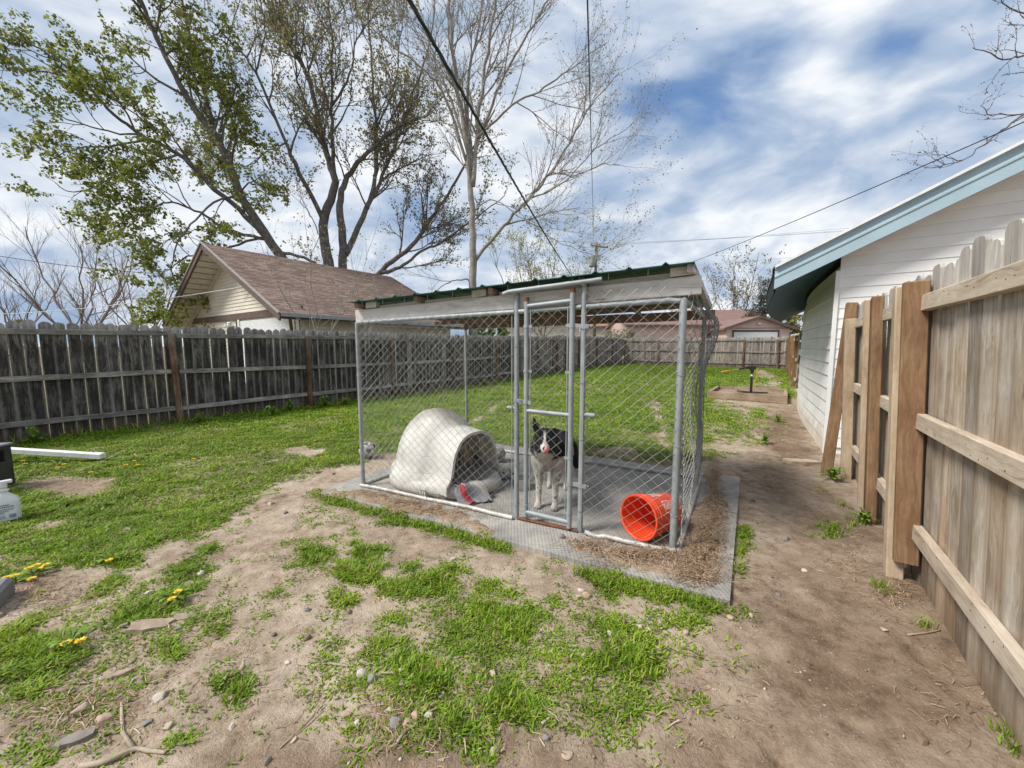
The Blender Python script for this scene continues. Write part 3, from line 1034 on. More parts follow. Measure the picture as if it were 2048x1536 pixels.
# back fence
back_fence = thing('wooden_fence', 'grey brown picket fence across the far end of the lawn before the pink house', 'fence', tuple(BF0), 'yard fences')
BANG = R(90 + 35.4)
BLEN = 9.35
fence_run(back_fence, BF0, BANG, BLEN, picket_meshes(.138, 1.80, .018, 8, 7, .03, M['picket_back']), .1435, (.28, .95, 1.60), M['rail_left'],
          post_mesh(.095, .085, 1.66, 1, M['post_left']), [0.1, 2.4, 4.85, 7.2, 8.9], 23)
BD = Vector((math.sin(BANG), math.cos(BANG), 0))
RF0 = BF0 + BD * BLEN
# far right fence, back corner -> white garage
RF1 = YP(15.55, 0.40)
_v = RF1 - RF0
far_fence = thing('wooden_fence', 'short picket fence with brown posts between the far corner and the white garage', 'fence', tuple(RF0), 'yard fences')
fence_run(far_fence, RF0, math.atan2(_v.x, _v.y), _v.length, picket_meshes(.138, 1.80, .018, 15, 6, .03, M['picket_right']), .1435, (.28, .95, 1.60), M['rail_right'],
          post_mesh(.11, .10, 1.74, 1, M['post_right']), [0.15, 2.3, 4.4, 6.2, 7.9, _v.length - .6], 31)

# near right fence: tan pickets, pale rails, doubled posts
NA = R(34.6)
ND = Vector((math.sin(NA), math.cos(NA), 0))
NN = Vector((-ND.y, ND.x, 0))                 # towards the yard
N0 = Vector((1.865, 1.25, 0))
NLEAN = R(2.5)
near_fence = thing('wooden_fence', 'tan picket fence with pale rails beside the dirt path, nearest to the camera', 'fence', tuple(N0), 'yard fences')
NEND = 4.15
_start = N0 + ND * NEND
fence_run(near_fence, _start, NA + PI, NEND + 2.6, picket_meshes(.138, 1.97, .020, 21, 9, .03, M['picket_right'], .003), .1455, (.36, 1.04, 1.76), M['rail_right'],
          post_mesh(.09, .09, 1.90, 1, M['post_pale']), [], 43, rail_th=.045, rail_h=.095, lean=NLEAN)
# nail heads where the pickets meet the rails
_nm = MB().lathe([(.0, -.003), (.0034, -.003), (.0036, .0), (.0, .0012)], 6).mesh('nail')
_nm.materials.append(M['rust'])
_rn = random.Random(12)
for i in range(int((NEND + .7) / .1455)):
    for zr in (.36, 1.04, 1.76):
        for k in (-.035, .035):
            if _rn.random() < .35:
                continue
            q = _start - ND * ((i + .5) * .1455 + k + _rn.uniform(-.008, .008)) + NN * (.0455 + zr * math.tan(NLEAN))
            link('nail', _nm, None, near_fence, (q.x, q.y, gz1(q.x, q.y) + zr + _rn.uniform(-.02, .02)), (R(90), 0, math.atan2(NN.y, NN.x) + PI / 2))
# the fence posts, with the brown boards fixed to their faces
def near_post(t, off, lean_x, lean_y, board, h=1.90, mat='post_pale', w=.09, dp=.09):
    p = N0 + ND * t + NN * off
    rz = PI / 2 - NA
    z = gz1(p.x, p.y)
    o = link('post', post_mesh(w, dp, h, 3, M[mat], -.12), None, near_fence, (p.x, p.y, z), (lean_x, lean_y, rz))
    if board:
        q = p - ND * (w / 2 + .026) + NN * board[1]
        me = post_mesh(.045, .115, board[0], 4, M['post_right'], 0.0)
        link('post_board', me, None, near_fence, (q.x, q.y, z + board[2]), (lean_x, lean_y, rz))


near_post(1.28, .105, -NLEAN, R(0.5), (1.76, -.034, .13), 1.87, dp=.085)
near_post(2.26, .070, -NLEAN, R(-0.3), None, 1.93, 'post_right', .10, .07)
near_post(2.30, .127, -NLEAN, R(-0.3), None, 1.91, 'post_pale', .06, .04)
near_post(3.55, .08, -NLEAN, R(0), None, 1.80)
# loose timber leaning on the fence
p = N0 + ND * 3.60 + NN * .25
lt = link('leaning_timber', post_mesh(.10, .10, 2.02, 5, M['post_right'], 0.0), None, None, (p.x, p.y, gz1(p.x, p.y) - .02), (R(3.2), R(3.0), PI / 2 - NA))
tag(lt, 'brown square timber leaning against the end of the tan fence by the white garage', 'timber')

# ------------------------------------------------------------------ white garage on the right
def siding_mat(name, a, b_, c3, foot=None, fz=(0.0, 0.5)):
    m, t, b = new_mat(name)
    tc = t.n('ShaderNodeTexCoord').outputs['Object']
    oi = t.n('ShaderNodeObjectInfo').outputs['Random']
    st = t.n('ShaderNodeMapping', {'Vector': tc, 'Scale': (1.2, 1.2, 1.2)}).outputs[0]
    n = t.noise(st, 2.2, 6, 0.65)
    n2 = t.noise(tc, 24, 4, 0.7)
    col = t.ramp(n, [(0.34, a), (0.62, b_)])
    fl = t.mapr(n2, 0.66, 0.72)
    col = t.mix(t.math('MULTIPLY', fl, 0.5), col, c3)
    if foot:
        sep = t.n('ShaderNodeSeparateXYZ', {0: tc})
        z = t.math('ADD', sep.outputs[2], t.math('MULTIPLY', t.math('SUBTRACT', t.noise(tc, 4.5, 5, .65), .5), 0.9))
        col = t.mix(t.math('MULTIPLY', t.mapr(z, fz[1], fz[0]), 0.75), col, foot)
    hs = t.n('ShaderNodeHueSaturation', {'Color': col, 'Value': t.math('ADD', 0.94, t.math('MULTIPLY', oi, 0.1))})
    t.set(b, 'Base Color', hs.outputs[0])
    t.set(b, 'Roughness', 0.6)
    bump(t, b, t.math('ADD', n2, t.math('MULTIPLY', n, .5)), 0.2, 0.005)
    return m


M['white_siding'] = siding_mat('old_white_siding', (0.76, 0.755, 0.74), (0.66, 0.65, 0.63), (0.50, 0.46, 0.40), (0.50, 0.42, 0.31), (0.0, 0.45))
M['white_clap'] = siding_mat('white_clapboard', (0.74, 0.735, 0.72), (0.68, 0.67, 0.655), (0.6, 0.58, 0.55))
M['cream_clap'] = siding_mat('cream_clapboard', (0.70, 0.65, 0.555), (0.63, 0.58, 0.49), (0.52, 0.46, 0.37))
M['pink_clap'] = siding_mat('pink_siding', (0.66, 0.49, 0.43), (0.60, 0.44, 0.385), (0.55, 0.43, 0.38))
M['light_blue'] = plain('light_blue_painted_trim', (0.33, 0.44, 0.50), (0.29, 0.395, 0.455), 3, 0.5)
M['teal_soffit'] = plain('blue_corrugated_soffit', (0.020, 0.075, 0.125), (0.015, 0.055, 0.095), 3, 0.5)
M['brown_trim'] = plain('brown_painted_trim', (0.13, 0.085, 0.07), (0.09, 0.06, 0.05), 6, 0.7)
M['shingle_brown'] = leaf_mat('reddish_brown_shingle', [(0.0, (0.15, 0.104, 0.086)), (0.5, (0.20, 0.140, 0.117)), (1.0, (0.26, 0.19, 0.16))], 0.0, 0.95)
M['shingle_grey'] = plain('grey_shingle', (0.34, 0.33, 0.31), (0.25, 0.24, 0.225), 12, 0.95, 0, 0.4, 60, 0.01)
M['shingle_pinkbrown'] = plain('far_brown_shingle', (0.22, 0.135, 0.12), (0.18, 0.11, 0.095), 4, 0.95)
M['glass'] = plain('dark_window_glass', (0.03, 0.035, 0.04), (0.04, 0.045, 0.05), 3, 0.08, 0, 0)


def build_white_garage():
    U0, U1 = 6.88, 15.5
    W0 = 0.57
    WR = 3.95                                     # ridge
    W1 = 2 * WR - W0
    slope = 0.497
    zt = lambda w: 2.60 + slope * (min(w, 2 * WR - w) + 0.155)      # top of the roof in the gable plane
    bow = lambda u: -0.20 * math.sin(PI * max(0, min(1, (u - U0) / (U1 - U0)))) ** 1.2
    root = thing('garage', 'white sided garage with pale blue eaves and a bowed side wall behind the tan fence', 'garage', tuple(YP(U0, W0)))
    under = lambda w: zt(w) - 0.17
    # front gable clapboards
    n_ex = 0.137
    z = 0.10
    k = 0
    out = -UD
    while z < under(WR) - .02:
        z2 = z + n_ex + .012
        def lim(zz):
            w = W0
            if zz > under(W0):
                w = W0 + (zz - under(W0)) / slope
            return min(w, WR)
        a0, a1 = lim(z), lim(z2)
        if a0 < WR - .05:
            mb = MB()
            P = []
            for (w, zz, off) in ((a0, z, .020), (2 * WR - a0, z, .020), (2 * WR - a1, z2, .010), (a1, z2, .010)):
                P.append(YP(U0, w, zz) + out * off)
            Q = [p - out * .03 for p in P]
            mb.add(P + Q, [(0, 1, 2, 3), (4, 5, 1, 0), (7, 6, 5, 4), (0, 3, 7, 4), (1, 5, 6, 2), (3, 2, 6, 7)])
            fix_normals_mb(mb, 'siding_board', M['white_clap'], root)
        z += n_ex
    # bowed side wall boards
    segs = 16
    hs = 0.185
    z = -0.02
    while z < 2.30:
        z2 = min(z + hs + .012, 2.52)
        mb = MB()
        rows = []
        for zz, off in ((z, .000), (z, .027), (z2, .006), (z2, .0)):
            row = []
            for i in range(segs + 1):
                u = U0 + (U1 - U0) * i / segs
                row.append(YP(u, W0 + bow(u) - off, zz))
            rows.append(row)
        mb.grid(rows)
        o = mb.build('siding_board', M['white_siding'], root)
        z += hs
    # dark core so that joints are not see-through
    mb = MB()
    rows = []
    for zz in (-.1, 2.62):
        rows.append([YP(U0 + (U1 - U0) * i / segs, W0 + .03 + bow(U0 + (U1 - U0) * i / segs), zz) for i in range(segs + 1)])
    mb.grid(rows)
    mb.add([YP(U0 + .01, W0 + .03, -.1), YP(U0 + .01, W1, -.1), YP(U0 + .01, W1, under(W1)), YP(U0 + .01, WR, under(WR)), YP(U0 + .01, W0 + .03, under(W0))], [(0, 1, 2, 3, 4)])
    mb.add([YP(U1, W0, -.1), YP(U1, W1, -.1), YP(U1, W1, under(W1)), YP(U1, WR, under(WR)), YP(U1, W0, under(W0))], [(0, 1, 2, 3, 4)])
    mb.add([YP(U0, W1, -.1), YP(U1, W1, -.1), YP(U1, W1, 2.6), YP(U0, W1, 2.6)], [(0, 1, 2, 3)])
    mb.build('wall', M['white_clap'], root)
    # corner board, a little warped
    mb = MB()
    mb.bar(YP(U0 - .02, W0 - .01, -.05), YP(U0 - .025, W0 - .022, 2.52), .05, .04, up=tuple(UD), bev=.004)
    mb.build('corner_board', M['white_clap'], root)
    # roof deck with shingles; overhangs
    G0, G1 = U0 - 0.30, U1 + .3
    WE = -0.155
    mb = MB()
    su = 14
    for side in (0, 1):
        rows = []
        for (w, dz) in ((WE - .02, .0), (WE - .02, .0), (WR, .0)):
            row = []
            for i in range(su + 1):
                u = G0 - .03 + (G1 - G0 + .06) * i / su
                bw = bow(u) * (1 if w < 1 else 0)
                ww = w + bw if side == 0 else 2 * WR - w
                row.append(YP(u, ww, zt(w) + dz + .002))
            rows.append(row)
        mb.grid(rows[1:])
    mb.build('roof', M['shingle_grey'], root)
    # shingle courses: stepped strips along the roof edge
    for j in range(26):
        s0 = WE - .03 + j * 0.162
        if s0 > WR - .1:
            break
        s1 = min(s0 + .22, WR)
        mb = MB()
        rows = []
        for (w, dz) in ((s0, -.006), (s0, .024), (s1, .012)):
            rows.append([YP(G0 - .045 + (G1 - G0 + .09) * i / su, w + (bow(G0 + (G1 - G0) * i / su) * max(0, 1 - (w - WE) / 2.5)), zt(w) + dz) for i in range(su + 1)])
        mb.grid(rows)
        mb.add([rows[0][0], rows[1][0], rows[2][0]], [(0, 1, 2)])
        mb.build('shingle_course', M['shingle_grey'], root)
    # light blue barge boards with a moulded rib (front), two slopes
    for side in (0, 1):
        mb = MB()
        prof = [(-.30, .0), (-.30, .028), (-.165, .028), (-.150, .040), (-.125, .040), (-.110, .028), (-.045, .028), (-.035, .045), (-.005, .045), (-.005, .0)]
        rows = []
        for w in (WE, WR):
            ww = w if side == 0 else 2 * WR - w
            rows.append([YP(G0, ww, zt(w) + dz) - UD * off for dz, off in prof])
        mb.grid(rows)
        mb.add(rows[0], [tuple(range(len(prof)))])
        o = mb.build('barge_board', M['light_blue'], root)
        fix_normals(o.data)
        mb = MB()
        mb.bar(YP(G0 - .03, WE if side == 0 else 2 * WR - WE, zt(WE) - .002), YP(G0 - .03, WR, zt(WR) - .002), .10, .03)
        mb.build('drip_edge', M['white_paint'], root)
    # eave fascia and corrugated soffit on the yard side
    mb = MB()
    rows = []
    for k in range(13):
        zz = zt(WE) - .30 + .297 * k / 12
        rows.append([YP(G0 + (G1 - G0) * i / su, WE + bow(G0 + (G1 - G0) * i / su) - (.012 if k % 2 else 0), zz) for i in range(su + 1)])
    mb.grid(rows)
    mb.build('fascia', M['teal_soffit'], root)
    mb = MB()
    rows = []
    nn = 150
    for j, w in enumerate((WE + .012, W0 + .02)):
        row = []
        for i in range(nn + 1):
            u = G0 + .01 + (G1 - G0 - .02) * i / nn
            row.append(YP(u, w + bow(u), zt(w) - .30 + .03 * (j == 1) + (.012 if i % 2 else 0)))
        rows.append(row)
    mb.grid(rows)
    mb.build('soffit', M['teal_soffit'], root)
    mb = MB()
    mb.add([YP(G0 + .005, WE + .01, zt(WE) - .2), YP(U0 + .02, WE + .01, zt(WE) - .2), YP(U0 + .02, WR, zt(WR) - .18), YP(G0 + .005, WR, zt(WR) - .18)], [(0, 1, 2, 3)])
    mb.build('gable_soffit', M['white_clap'], root)
    # flood lamp under the far eave corner
    c = YP(U1 - .6, WE - .28, zt(WE) - .12)
    mb = MB()
    mb.lathe([(.02, -.08), (.05, -.05), (.07, .02), (.075, .05), (.0, .05)], 10, c, Matrix.Rotation(R(115), 3, 'Y'))
    mb.build('eave_lamp', M['white_paint'], root, smooth=True)


def fix_normals_mb(mb, name, mat, root):
    o = mb.build(name, mat, root)
    fix_normals(o.data)
    return o


build_white_garage()


# ------------------------------------------------------------------ cream garage beyond the left fence
def build_cream_garage():
    UA, WA = 5.24, -12.02               # nearest eave corner
    HALF = 5.88
    WRG = WA - HALF
    U2 = 13.57
    zE, zR = 2.47, 5.34
    root = thing('garage', 'cream clapboard garage with reddish brown shingle roof beyond the left fence', 'garage', tuple(YP(UA, WA)))
    GI = UA + 0.9                        # gable wall set back under the rake
    WL = WRG - HALF
    sl = (zR - zE) / HALF
    zroof = lambda w: zE + sl * (HALF - abs(w - WRG))
    ins = 0.75                           # side walls inside the eaves
    zg = 2.80                            # start of the gable siding
    # clapboards of the gable
    mb = MB()
    z = zg
    while z < zR - .25:
        z2 = z + .135
        a, b2 = [HALF - (q + .22 - zE) / sl for q in (z, z2)]
        a, b2 = max(a, .02), max(b2, .01)
        P = [YP(GI, WRG - a, z) - UD * .03, YP(GI, WRG + a, z) - UD * .03, YP(GI, WRG + b2, z2) - UD * .008, YP(GI, WRG - b2, z2) - UD * .008]
        mb.add(P, [(0, 1, 2, 3)])
        mb.add([P[0], P[1], P[1] + UD * .03, P[0] + UD * .03], [(3, 2, 1, 0)])
        z += .135
    o = mb.build('gable_siding', M['cream_clap'], root, kind='stuff')
    # lower front wall, side wall
    mb = MB()
    z = -.1
    while z < zg - .12:
        z2 = z + .15
        for p0, p1, nrm in ((YP(GI, WL + ins), YP(GI, WA - ins), -UD), (YP(GI, WA - ins), YP(U2 - .6, WA - ins), WD)):
            P = [p0 + nrm * .03 + Vector((0, 0, z)), p1 + nrm * .03 + Vector((0, 0, z)), p1 + nrm * .008 + Vector((0, 0, z2)), p0 + nrm * .008 + Vector((0, 0, z2))]
            mb.add(P, [(0, 1, 2, 3)])
            mb.add([P[0], P[1], P[1] - nrm * .03, P[0] - nrm * .03], [(3, 2, 1, 0)])
        z += .15
    mb.build('wall_siding', M['cream_clap'], root, kind='stuff')
    mb = MB()
    mb.add([YP(U2 - .6, WL + ins, -.1), YP(U2 - .6, WA - ins, -.1), YP(U2 - .6, WA - ins, zE + .2), YP(U2 - .6, WRG, zR - .2), YP(U2 - .6, WL + ins, zE + .2)], [(0, 1, 2, 3, 4)])
    mb.add([YP(GI + .02, WL + ins, -.1), YP(U2 - .6, WL + ins, -.1), YP(U2 - .6, WL + ins, zE + .2), YP(GI + .02, WL + ins, zE + .2)], [(0, 1, 2, 3)])
    mb.build('wall', M['cream_clap'], root)
    # brown band, garage door, light
    mb = MB()
    mb.bar(YP(GI - .06, WL + .5, zg - .13), YP(GI - .06, WA - .42, zg - .13), .05, .24)
    mb.build('band_board', M['brown_trim'], root)
    d0, d1 = WA - ins - 4.6, WA - ins - .25
    door = MB()
    for i in range(4):
        zc = .05 + i * .61
        door.box(YP(GI - .045, (d0 + d1) / 2, zc + .30), (abs(d1 - d0), .03, .59), Matrix.Rotation(-YA, 3, 'Z'), .01)
    dd = door.build('garage_door', M['white_paint'], root)
    mb = MB()
    mb.bar(YP(GI - .06, d0 - .1, 0), YP(GI - .06, d0 - .1, 2.54), .18, .05, up=tuple(UD))
    mb.build('door_frame', M['white_paint'], root)
    mb = MB()
    mb.bar(YP(GI - .06, d0 - .3, 0), YP(GI - .06, d0 - .3, 2.54), .10, .05, up=tuple(UD))
    mb.build('door_trim', M['brown_trim'], root)
    c = YP(GI - .2, d0 - .85, 2.42)
    lamp = MB()
    lamp.box(c + UD * .06, (.26, .08, .12), Matrix.Rotation(-YA, 3, 'Z'), .02)
    for s in (-1, 1):
        lamp.lathe([(.03, .0), (.075, -.04), (.10, -.11), (.10, -.13), (.0, -.12)], 12, c + WD * s * .14, Matrix.Rotation(R(35), 3, 'X'))
    lo = lamp.build('flood_light', M['white_plastic'], root, smooth=True)
    # roof deck
    mb = MB()
    for s in (-1, 1):
        e = [YP(UA, WRG + s * HALF, zE), YP(U2, WRG + s * HALF, zE), YP(U2, WRG, zR), YP(UA, WRG, zR)]
        dn = [v - Vector((0, 0, .14)) for v in e]
        mb.add(e + dn, [(0, 1, 2, 3), (7, 6, 5, 4), (0, 4, 5, 1), (1, 5, 6, 2), (3, 7, 4, 0)])
    fix_normals_mb(mb, 'roof', M['brown_trim'], root)
    # soffit boards under the rake (pale planks)
    sof = plain('pale_soffit_board', (0.58, 0.55, 0.50), (0.48, 0.45, 0.40), 4, 0.7)
    for s in (-1, 1):
        for j in range(16):
            a, b2 = j / 16 + .004, (j + 1) / 16 - .004
            mb = MB()
            P = []
            for f, uu in ((a, UA + .05), (b2, UA + .05), (b2, GI + .05), (a, GI + .05)):
                w = WRG + s * HALF * (1 - f)
                P.append(YP(uu, w, zroof(w) - .15))
            mb.add(P, [(0, 1, 2, 3)])
            mb.add([p - Vector((0, 0, .02)) for p in P], [(3, 2, 1, 0)])
            mb.build('soffit_board', sof, root)
        mb = MB()
        mb.bar(YP(GI - .06, WRG + s * (HALF - .2), zE - .10), YP(GI - .06, WRG, zR - .20), .10, .16)
        mb.build('frieze_board', sof, root)
    # rake boards with pale metal edge, gutter
    for s in (-1, 1):
        mb = MB()
        mb.bar(YP(UA - .02, WRG + s * (HALF + .05), zE - .12), YP(UA - .02, WRG, zR - .10), .05, .22)
        mb.build('rake_board', M['brown_trim'], root)
        mb = MB()
        mb.bar(YP(UA - .06, WRG + s * (HALF + .06), zE + .005), YP(UA - .06, WRG, zR + .03), .05, .05)
        mb.build('rake_edge', M['shingle_grey'], root)
    mb = MB()
    mb.bar(YP(UA - .02, WA + .05, zE - .04), YP(U2, WA + .05, zE - .04), .12, .11)
    mb.build('gutter', M['galv'], root)
    mb = MB()
    mb.tube([YP(UA + .25, WA + .02, zE - .08), YP(UA + .55, WA - .55, zE - .5), YP(UA + .6, WA - .7, zE - .7), YP(UA + .6, WA - .7, 0)], .05, 8)
    mb.build('downpipe', M['brown_trim'], root)
    # shingle tabs on both slopes
    rng = np.random.default_rng(3)
    V, Fc = [], []
    SLn = math.hypot(HALF, zR - zE)
    ex, tabw = .165, .33
    nrows = int(SLn / ex)
    for s in (1, -1):
        if s == -1:
            ex2, tw = .33, .9
        else:
            ex2, tw = ex, tabw
        for r in range(int(SLn / ex2)):
            f0 = r * ex2 / SLn
            f1 = min((r + 1.25) * ex2 / SLn, 1)
            n = int((U2 - UA + .1) / tw) + 2
            for i in range(n):
                u0 = UA - .05 + (i - (r % 2) * .5) * tw + rng.uniform(-.01, .01)
                u1 = u0 + tw - .012
                u0, u1 = max(u0, UA - .05), min(u1, U2 + .03)
                if u1 - u0 < .03:
                    continue
                w0, w1 = WRG + s * HALF * (1 - f0), WRG + s * HALF * (1 - f1)
                jz = rng.uniform(.010, .022)
                z0, z1 = zE + (zR - zE) * f0, zE + (zR - zE) * f1
                b = len(V)
                V += [YP(u0, w0, z0 + jz), YP(u1, w0, z0 + jz), YP(u1, w1, z1 + .006), YP(u0, w1, z1 + .006), YP(u0, w0, z0 - .004), YP(u1, w0, z0 - .004)]
                Fc += [(b, b + 1, b + 2, b + 3), (b + 4, b + 5, b + 1, b)]
    me = bpy.data.meshes.new('shingles')
    me.from_pydata(V, [], Fc)
    link('shingle', me, M['shingle_brown'], root, kind='stuff')


build_cream_garage()


# ------------------------------------------------------------------ houses beyond the back fence
def far_house(name, label, c, ang, wd, dp, zE, zR, wall, roof, trim, door=None, win=(), ridge_along='x', chimney=None, cat='house', vent=None):
    """Simple gabled house; local x to the right seen from the yard, y away."""
    root = thing(name, label, cat, tuple(c))
    Mx = Matrix.Rotation(-ang, 3, 'Z')
    T = lambda x, y, z: c + Mx @ Vector((x, y, 0)) + Vector((0, 0, z))
    hw = wd / 2
    # clapboard walls, front stepped
    mb = MB()
    z = -.1
    ztop = zE
    while z < ztop:
        z2 = min(z + .2, ztop)
        mb.add([T(-hw, -.02, z), T(hw, -.02, z), T(hw, -.002, z2), T(-hw, -.002, z2)], [(0, 1, 2, 3)])
        z += .2
    if ridge_along == 'y':
        while z < zR:
            f0, f1 = 1 - (z - zE) / (zR - zE), max(0, 1 - (z + .2 - zE) / (zR - zE))
            f0 = min(f0, 1)
            mb.add([T(-hw * f0, -.02, z), T(hw * f0, -.02, z), T(hw * f1, -.002, min(z + .2, zR)), T(-hw * f1, -.002, min(z + .2, zR))], [(0, 1, 2, 3)])
            z += .2
    mb.build('wall_siding', wall, root, kind='stuff')
    mb = MB()
    for x in (-hw, hw):
        if ridge_along == 'x':
            mb.add([T(x, 0, -.1), T(x, dp, -.1), T(x, dp, zE), T(x, dp / 2, zR), T(x, 0, zE)], [(0, 1, 2, 3, 4)])
        else:
            mb.add([T(x, 0, -.1), T(x, dp, -.1), T(x, dp, zE), T(x, 0, zE)], [(0, 1, 2, 3)])
    mb.add([T(-hw, dp, -.1), T(hw, dp, -.1), T(hw, dp, zE), T(-hw, dp, zE)], [(0, 1, 2, 3)])
    mb.build('wall', wall, root)
    ov = .35
    mb = MB()
    if ridge_along == 'x':
        for s in (0, 1):
            ye = -ov if s == 0 else dp + ov
            ze = zE - ov * (zR - zE) / (dp / 2)
            e = [T(-hw - ov, ye, ze), T(hw + ov, ye, ze), T(hw + ov, dp / 2, zR), T(-hw - ov, dp / 2, zR)]
            up = [v + Vector((0, 0, .16)) for v in e]
            mb.add(e + up, [(0, 1, 2, 3), (7, 6, 5, 4), (0, 4, 5, 1), (1, 5, 6, 2), (3, 7, 4, 0)])
    else:
        for s in (-1, 1):
            ze = zE - ov * (zR - zE) / hw
            e = [T(s * (hw + ov), -ov, ze), T(s * (hw + ov), dp, ze), T(0, dp, zR), T(0, -ov, zR)]
            up = [v + Vector((0, 0, .16)) for v in e]
            mb.add(e + up, [(0, 1, 2, 3), (7, 6, 5, 4), (0, 4, 5, 1), (1, 5, 6, 2), (3, 7, 4, 0)])
    fix_normals_mb(mb, 'roof', roof, root)
    # trim along the front edges
    mb = MB()
    if ridge_along == 'x':
        ze = zE - ov * (zR - zE) / (dp / 2)
        mb.bar(T(-hw - ov, -ov - .03, ze + .05), T(hw + ov, -ov - .03, ze + .05), .05, .20)
    else:
        ze = zE - ov * (zR - zE) / hw
        for s in (-1, 1):
            mb.bar(T(s * (hw + ov + .03), -ov - .03, ze + .05), T(0, -ov - .03, zR + .07), .05, .20)
    mb.build('fascia', trim, root)
    if door:
        x0, x1, zd = door
        mb = MB()
        for i in range(4):
            mb.box(T((x0 + x1) / 2, -.05, zd * (i + .5) / 4), (x1 - x0, .05, zd / 4 - .02), Mx, .01)
        mb.build('garage_door', M['white_paint'], root)
        mb = MB()
        mb.bar(T(x0 - .12, -.06, zd + .08), T(x1 + .12, -.06, zd + .08), .06, .16)
        for x in (x0 - .08, x1 + .08):
            mb.bar(T(x, -.06, 0), T(x, -.06, zd), .06, .14, up=tuple(Mx @ Vector((0, 1, 0))))
        mb.build('door_frame', trim, root)
    for (x, z, w, h) in win:
        mb = MB()
        mb.box(T(x, -.03, z), (w, .04, h), Mx)
        fr = mb.build('window', M['white_paint'], root)
        mb = MB()
        mb.box(T(x, -.06, z), (w - .16, .03, h - .16), Mx)
        mb.build('pane', M['glass'], fr)
    if chimney:
        x, y, z = chimney
        mb = MB()
        mb.tube([T(x, y, z - .3), T(x, y, z + .45)], .14, 8)
        mb.tube([T(x, y, z + .47), T(x, y, z + .58)], .22, 8)
        mb.build('roof_vent', M['galv'], root)
    if vent:
        mb = MB()
        mb.lathe([(.0, -.08), (.16, -.06), (.18, .0), (.10, .06), (.0, .1)], 10, T(0, -.12, vent))
        mb.build('gable_light', M['white_plastic'], root)
    return root


pc = LP(1514, 690, 33.0)
far_house('garage', 'pink gabled garage with white door and brown roof beyond the back fence', Vector((pc.x, pc.y, 0)), R(4), 5.2, 7.0, 3.05, 3.95, M['pink_clap'], M['shingle_pinkbrown'], M['brown_trim'],
          door=(-2.0, 1.6, 2.75), ridge_along='y', cat='garage', vent=3.45)
pc = LP(1490, 690, 38.0)
far_house('house', 'pink house with wide brown roof right behind the pink gabled garage', Vector((pc.x, pc.y + 1.5, 0)), R(3), 8.6, 9.0, 3.0, 5.5, M['pink_clap'], M['shingle_pinkbrown'], M['brown_trim'], ridge_along='x', chimney=(2.6, 4.6, 5.5),
          win=((-3.4, 2.2, .9, 1.4),))
pc = LP(1345, 690, 36.0)
far_house('house', 'long low pink building with brown roof seen through the kennel mesh', Vector((pc.x, pc.y, 0)), R(-2), 8.6, 6.0, 3.5, 4.6, M['pink_clap'], M['shingle_pinkbrown'], M['brown_trim'], ridge_along='x', win=((3.5, 2.2, .8, 1.3),))
pc = LP(1085, 690, 44.0)
far_house('house', 'pale cream house glimpsed under the kennel roof beyond the fence', Vector((pc.x, pc.y, 0)), R(0), 8.5, 8.0, 4.2, 5.6, M['cream_clap'], M['shingle_pinkbrown'], M['white_paint'], ridge_along='x', win=((-2, 2.2, 1.2, 1.3), (2, 2.2, 1.2, 1.3)))
pc = LP(1215, 690, 50.0)
far_house('house', 'distant tan house with orange brown roof between the cream and pink houses', Vector((pc.x, pc.y, 0)), R(6), 7, 8.0, 4.1, 5.4, M['cream_clap'], plain('orange_brown_roof', (0.30, 0.15, 0.09), (0.24, 0.12, 0.08), 4, .9), M['brown_trim'], ridge_along='x', win=((0, 2.1, 1.4, 1.2),))


# ------------------------------------------------------------------ parked car beyond the fence
def build_car():
    c = Vector((LP(1612, 680, 29).x, 29.0, 0.2))
    root = thing('parked_car', 'silver car whose roof shows over the far right fence', 'car', tuple(c))
    Mx = Matrix.Rotation(R(8), 3, 'Z')
    T = lambda x, y, z: c + Mx @ Vector((x, y, z))
    paint = plain('silver_car_paint', (0.52, 0.54, 0.56), (0.47, 0.49, 0.51), 3, 0.25, 0.5, 0)
    prof = [(-2.25, .35), (-2.3, .7), (-2.15, .95), (-1.95, 1.05), (-1.75, 1.68), (-1.2, 1.80), (.3, 1.80), (.65, 1.70), (1.2, 1.12), (2.1, .98), (2.3, .75), (2.28, .35)]
    mb = MB()
    rows = []
    for y, k in ((-.88, .93), (-.92, 1.0), (.92, 1.0), (.88, .93)):
        rows.append([T(x * (k if z > 1.1 else 1), y * (.82 if z > 1.3 else 1), z if abs(k) == 1.0 else .35 + (z - .35) * .985) for x, z in prof])
    mb.grid(rows)
    n = len(prof)
    mb.add(rows[0], [tuple(range(n))])
    mb.add(rows[3], [tuple(range(n))[::-1]])
    fix_normals_mb(mb, 'body', paint, root)
    for s in (-1, 1):
        mb = MB()
        y0, y1 = s * .935, s * .775
        mb.add([T(-1.75, y0, 1.12), T(.95, y0, 1.12), T(.4, y1, 1.64), T(-1.55, y1, 1.64)], [(0, 1, 2, 3)])
        mb.build('window', M['glass'], root)
    for x in (-1.4, 1.45):
        for s in (-1, 1):
            mb = MB()
            mb.lathe([(.0, -.1), (.2, -.1), (.34, -.09), (.34, .09), (.2, .1), (.0, .1)], 18, T(x, s * .84, .34), Mx @ Matrix.Rotation(R(90), 3, 'X'))
            w = mb.build('wheel', M['black_plastic'], root)
    for s in (-1, 1):
        mb = MB()
        mb.bar(T(-1.5, s * .66, 1.86), T(.2, s * .66, 1.86), .04, .03)
        for x in (-1.4, .1):
            mb.bar(T(x, s * .66, 1.76), T(x, s * .66, 1.86), .04, .04)
        mb.build('roof_rail', M['black_metal'], root)


build_car()
# ------------------------------------------------------------------ chain link kennel
ZTL, ZTR = 1.735, 1.815                # top rail height at the left and right front corners


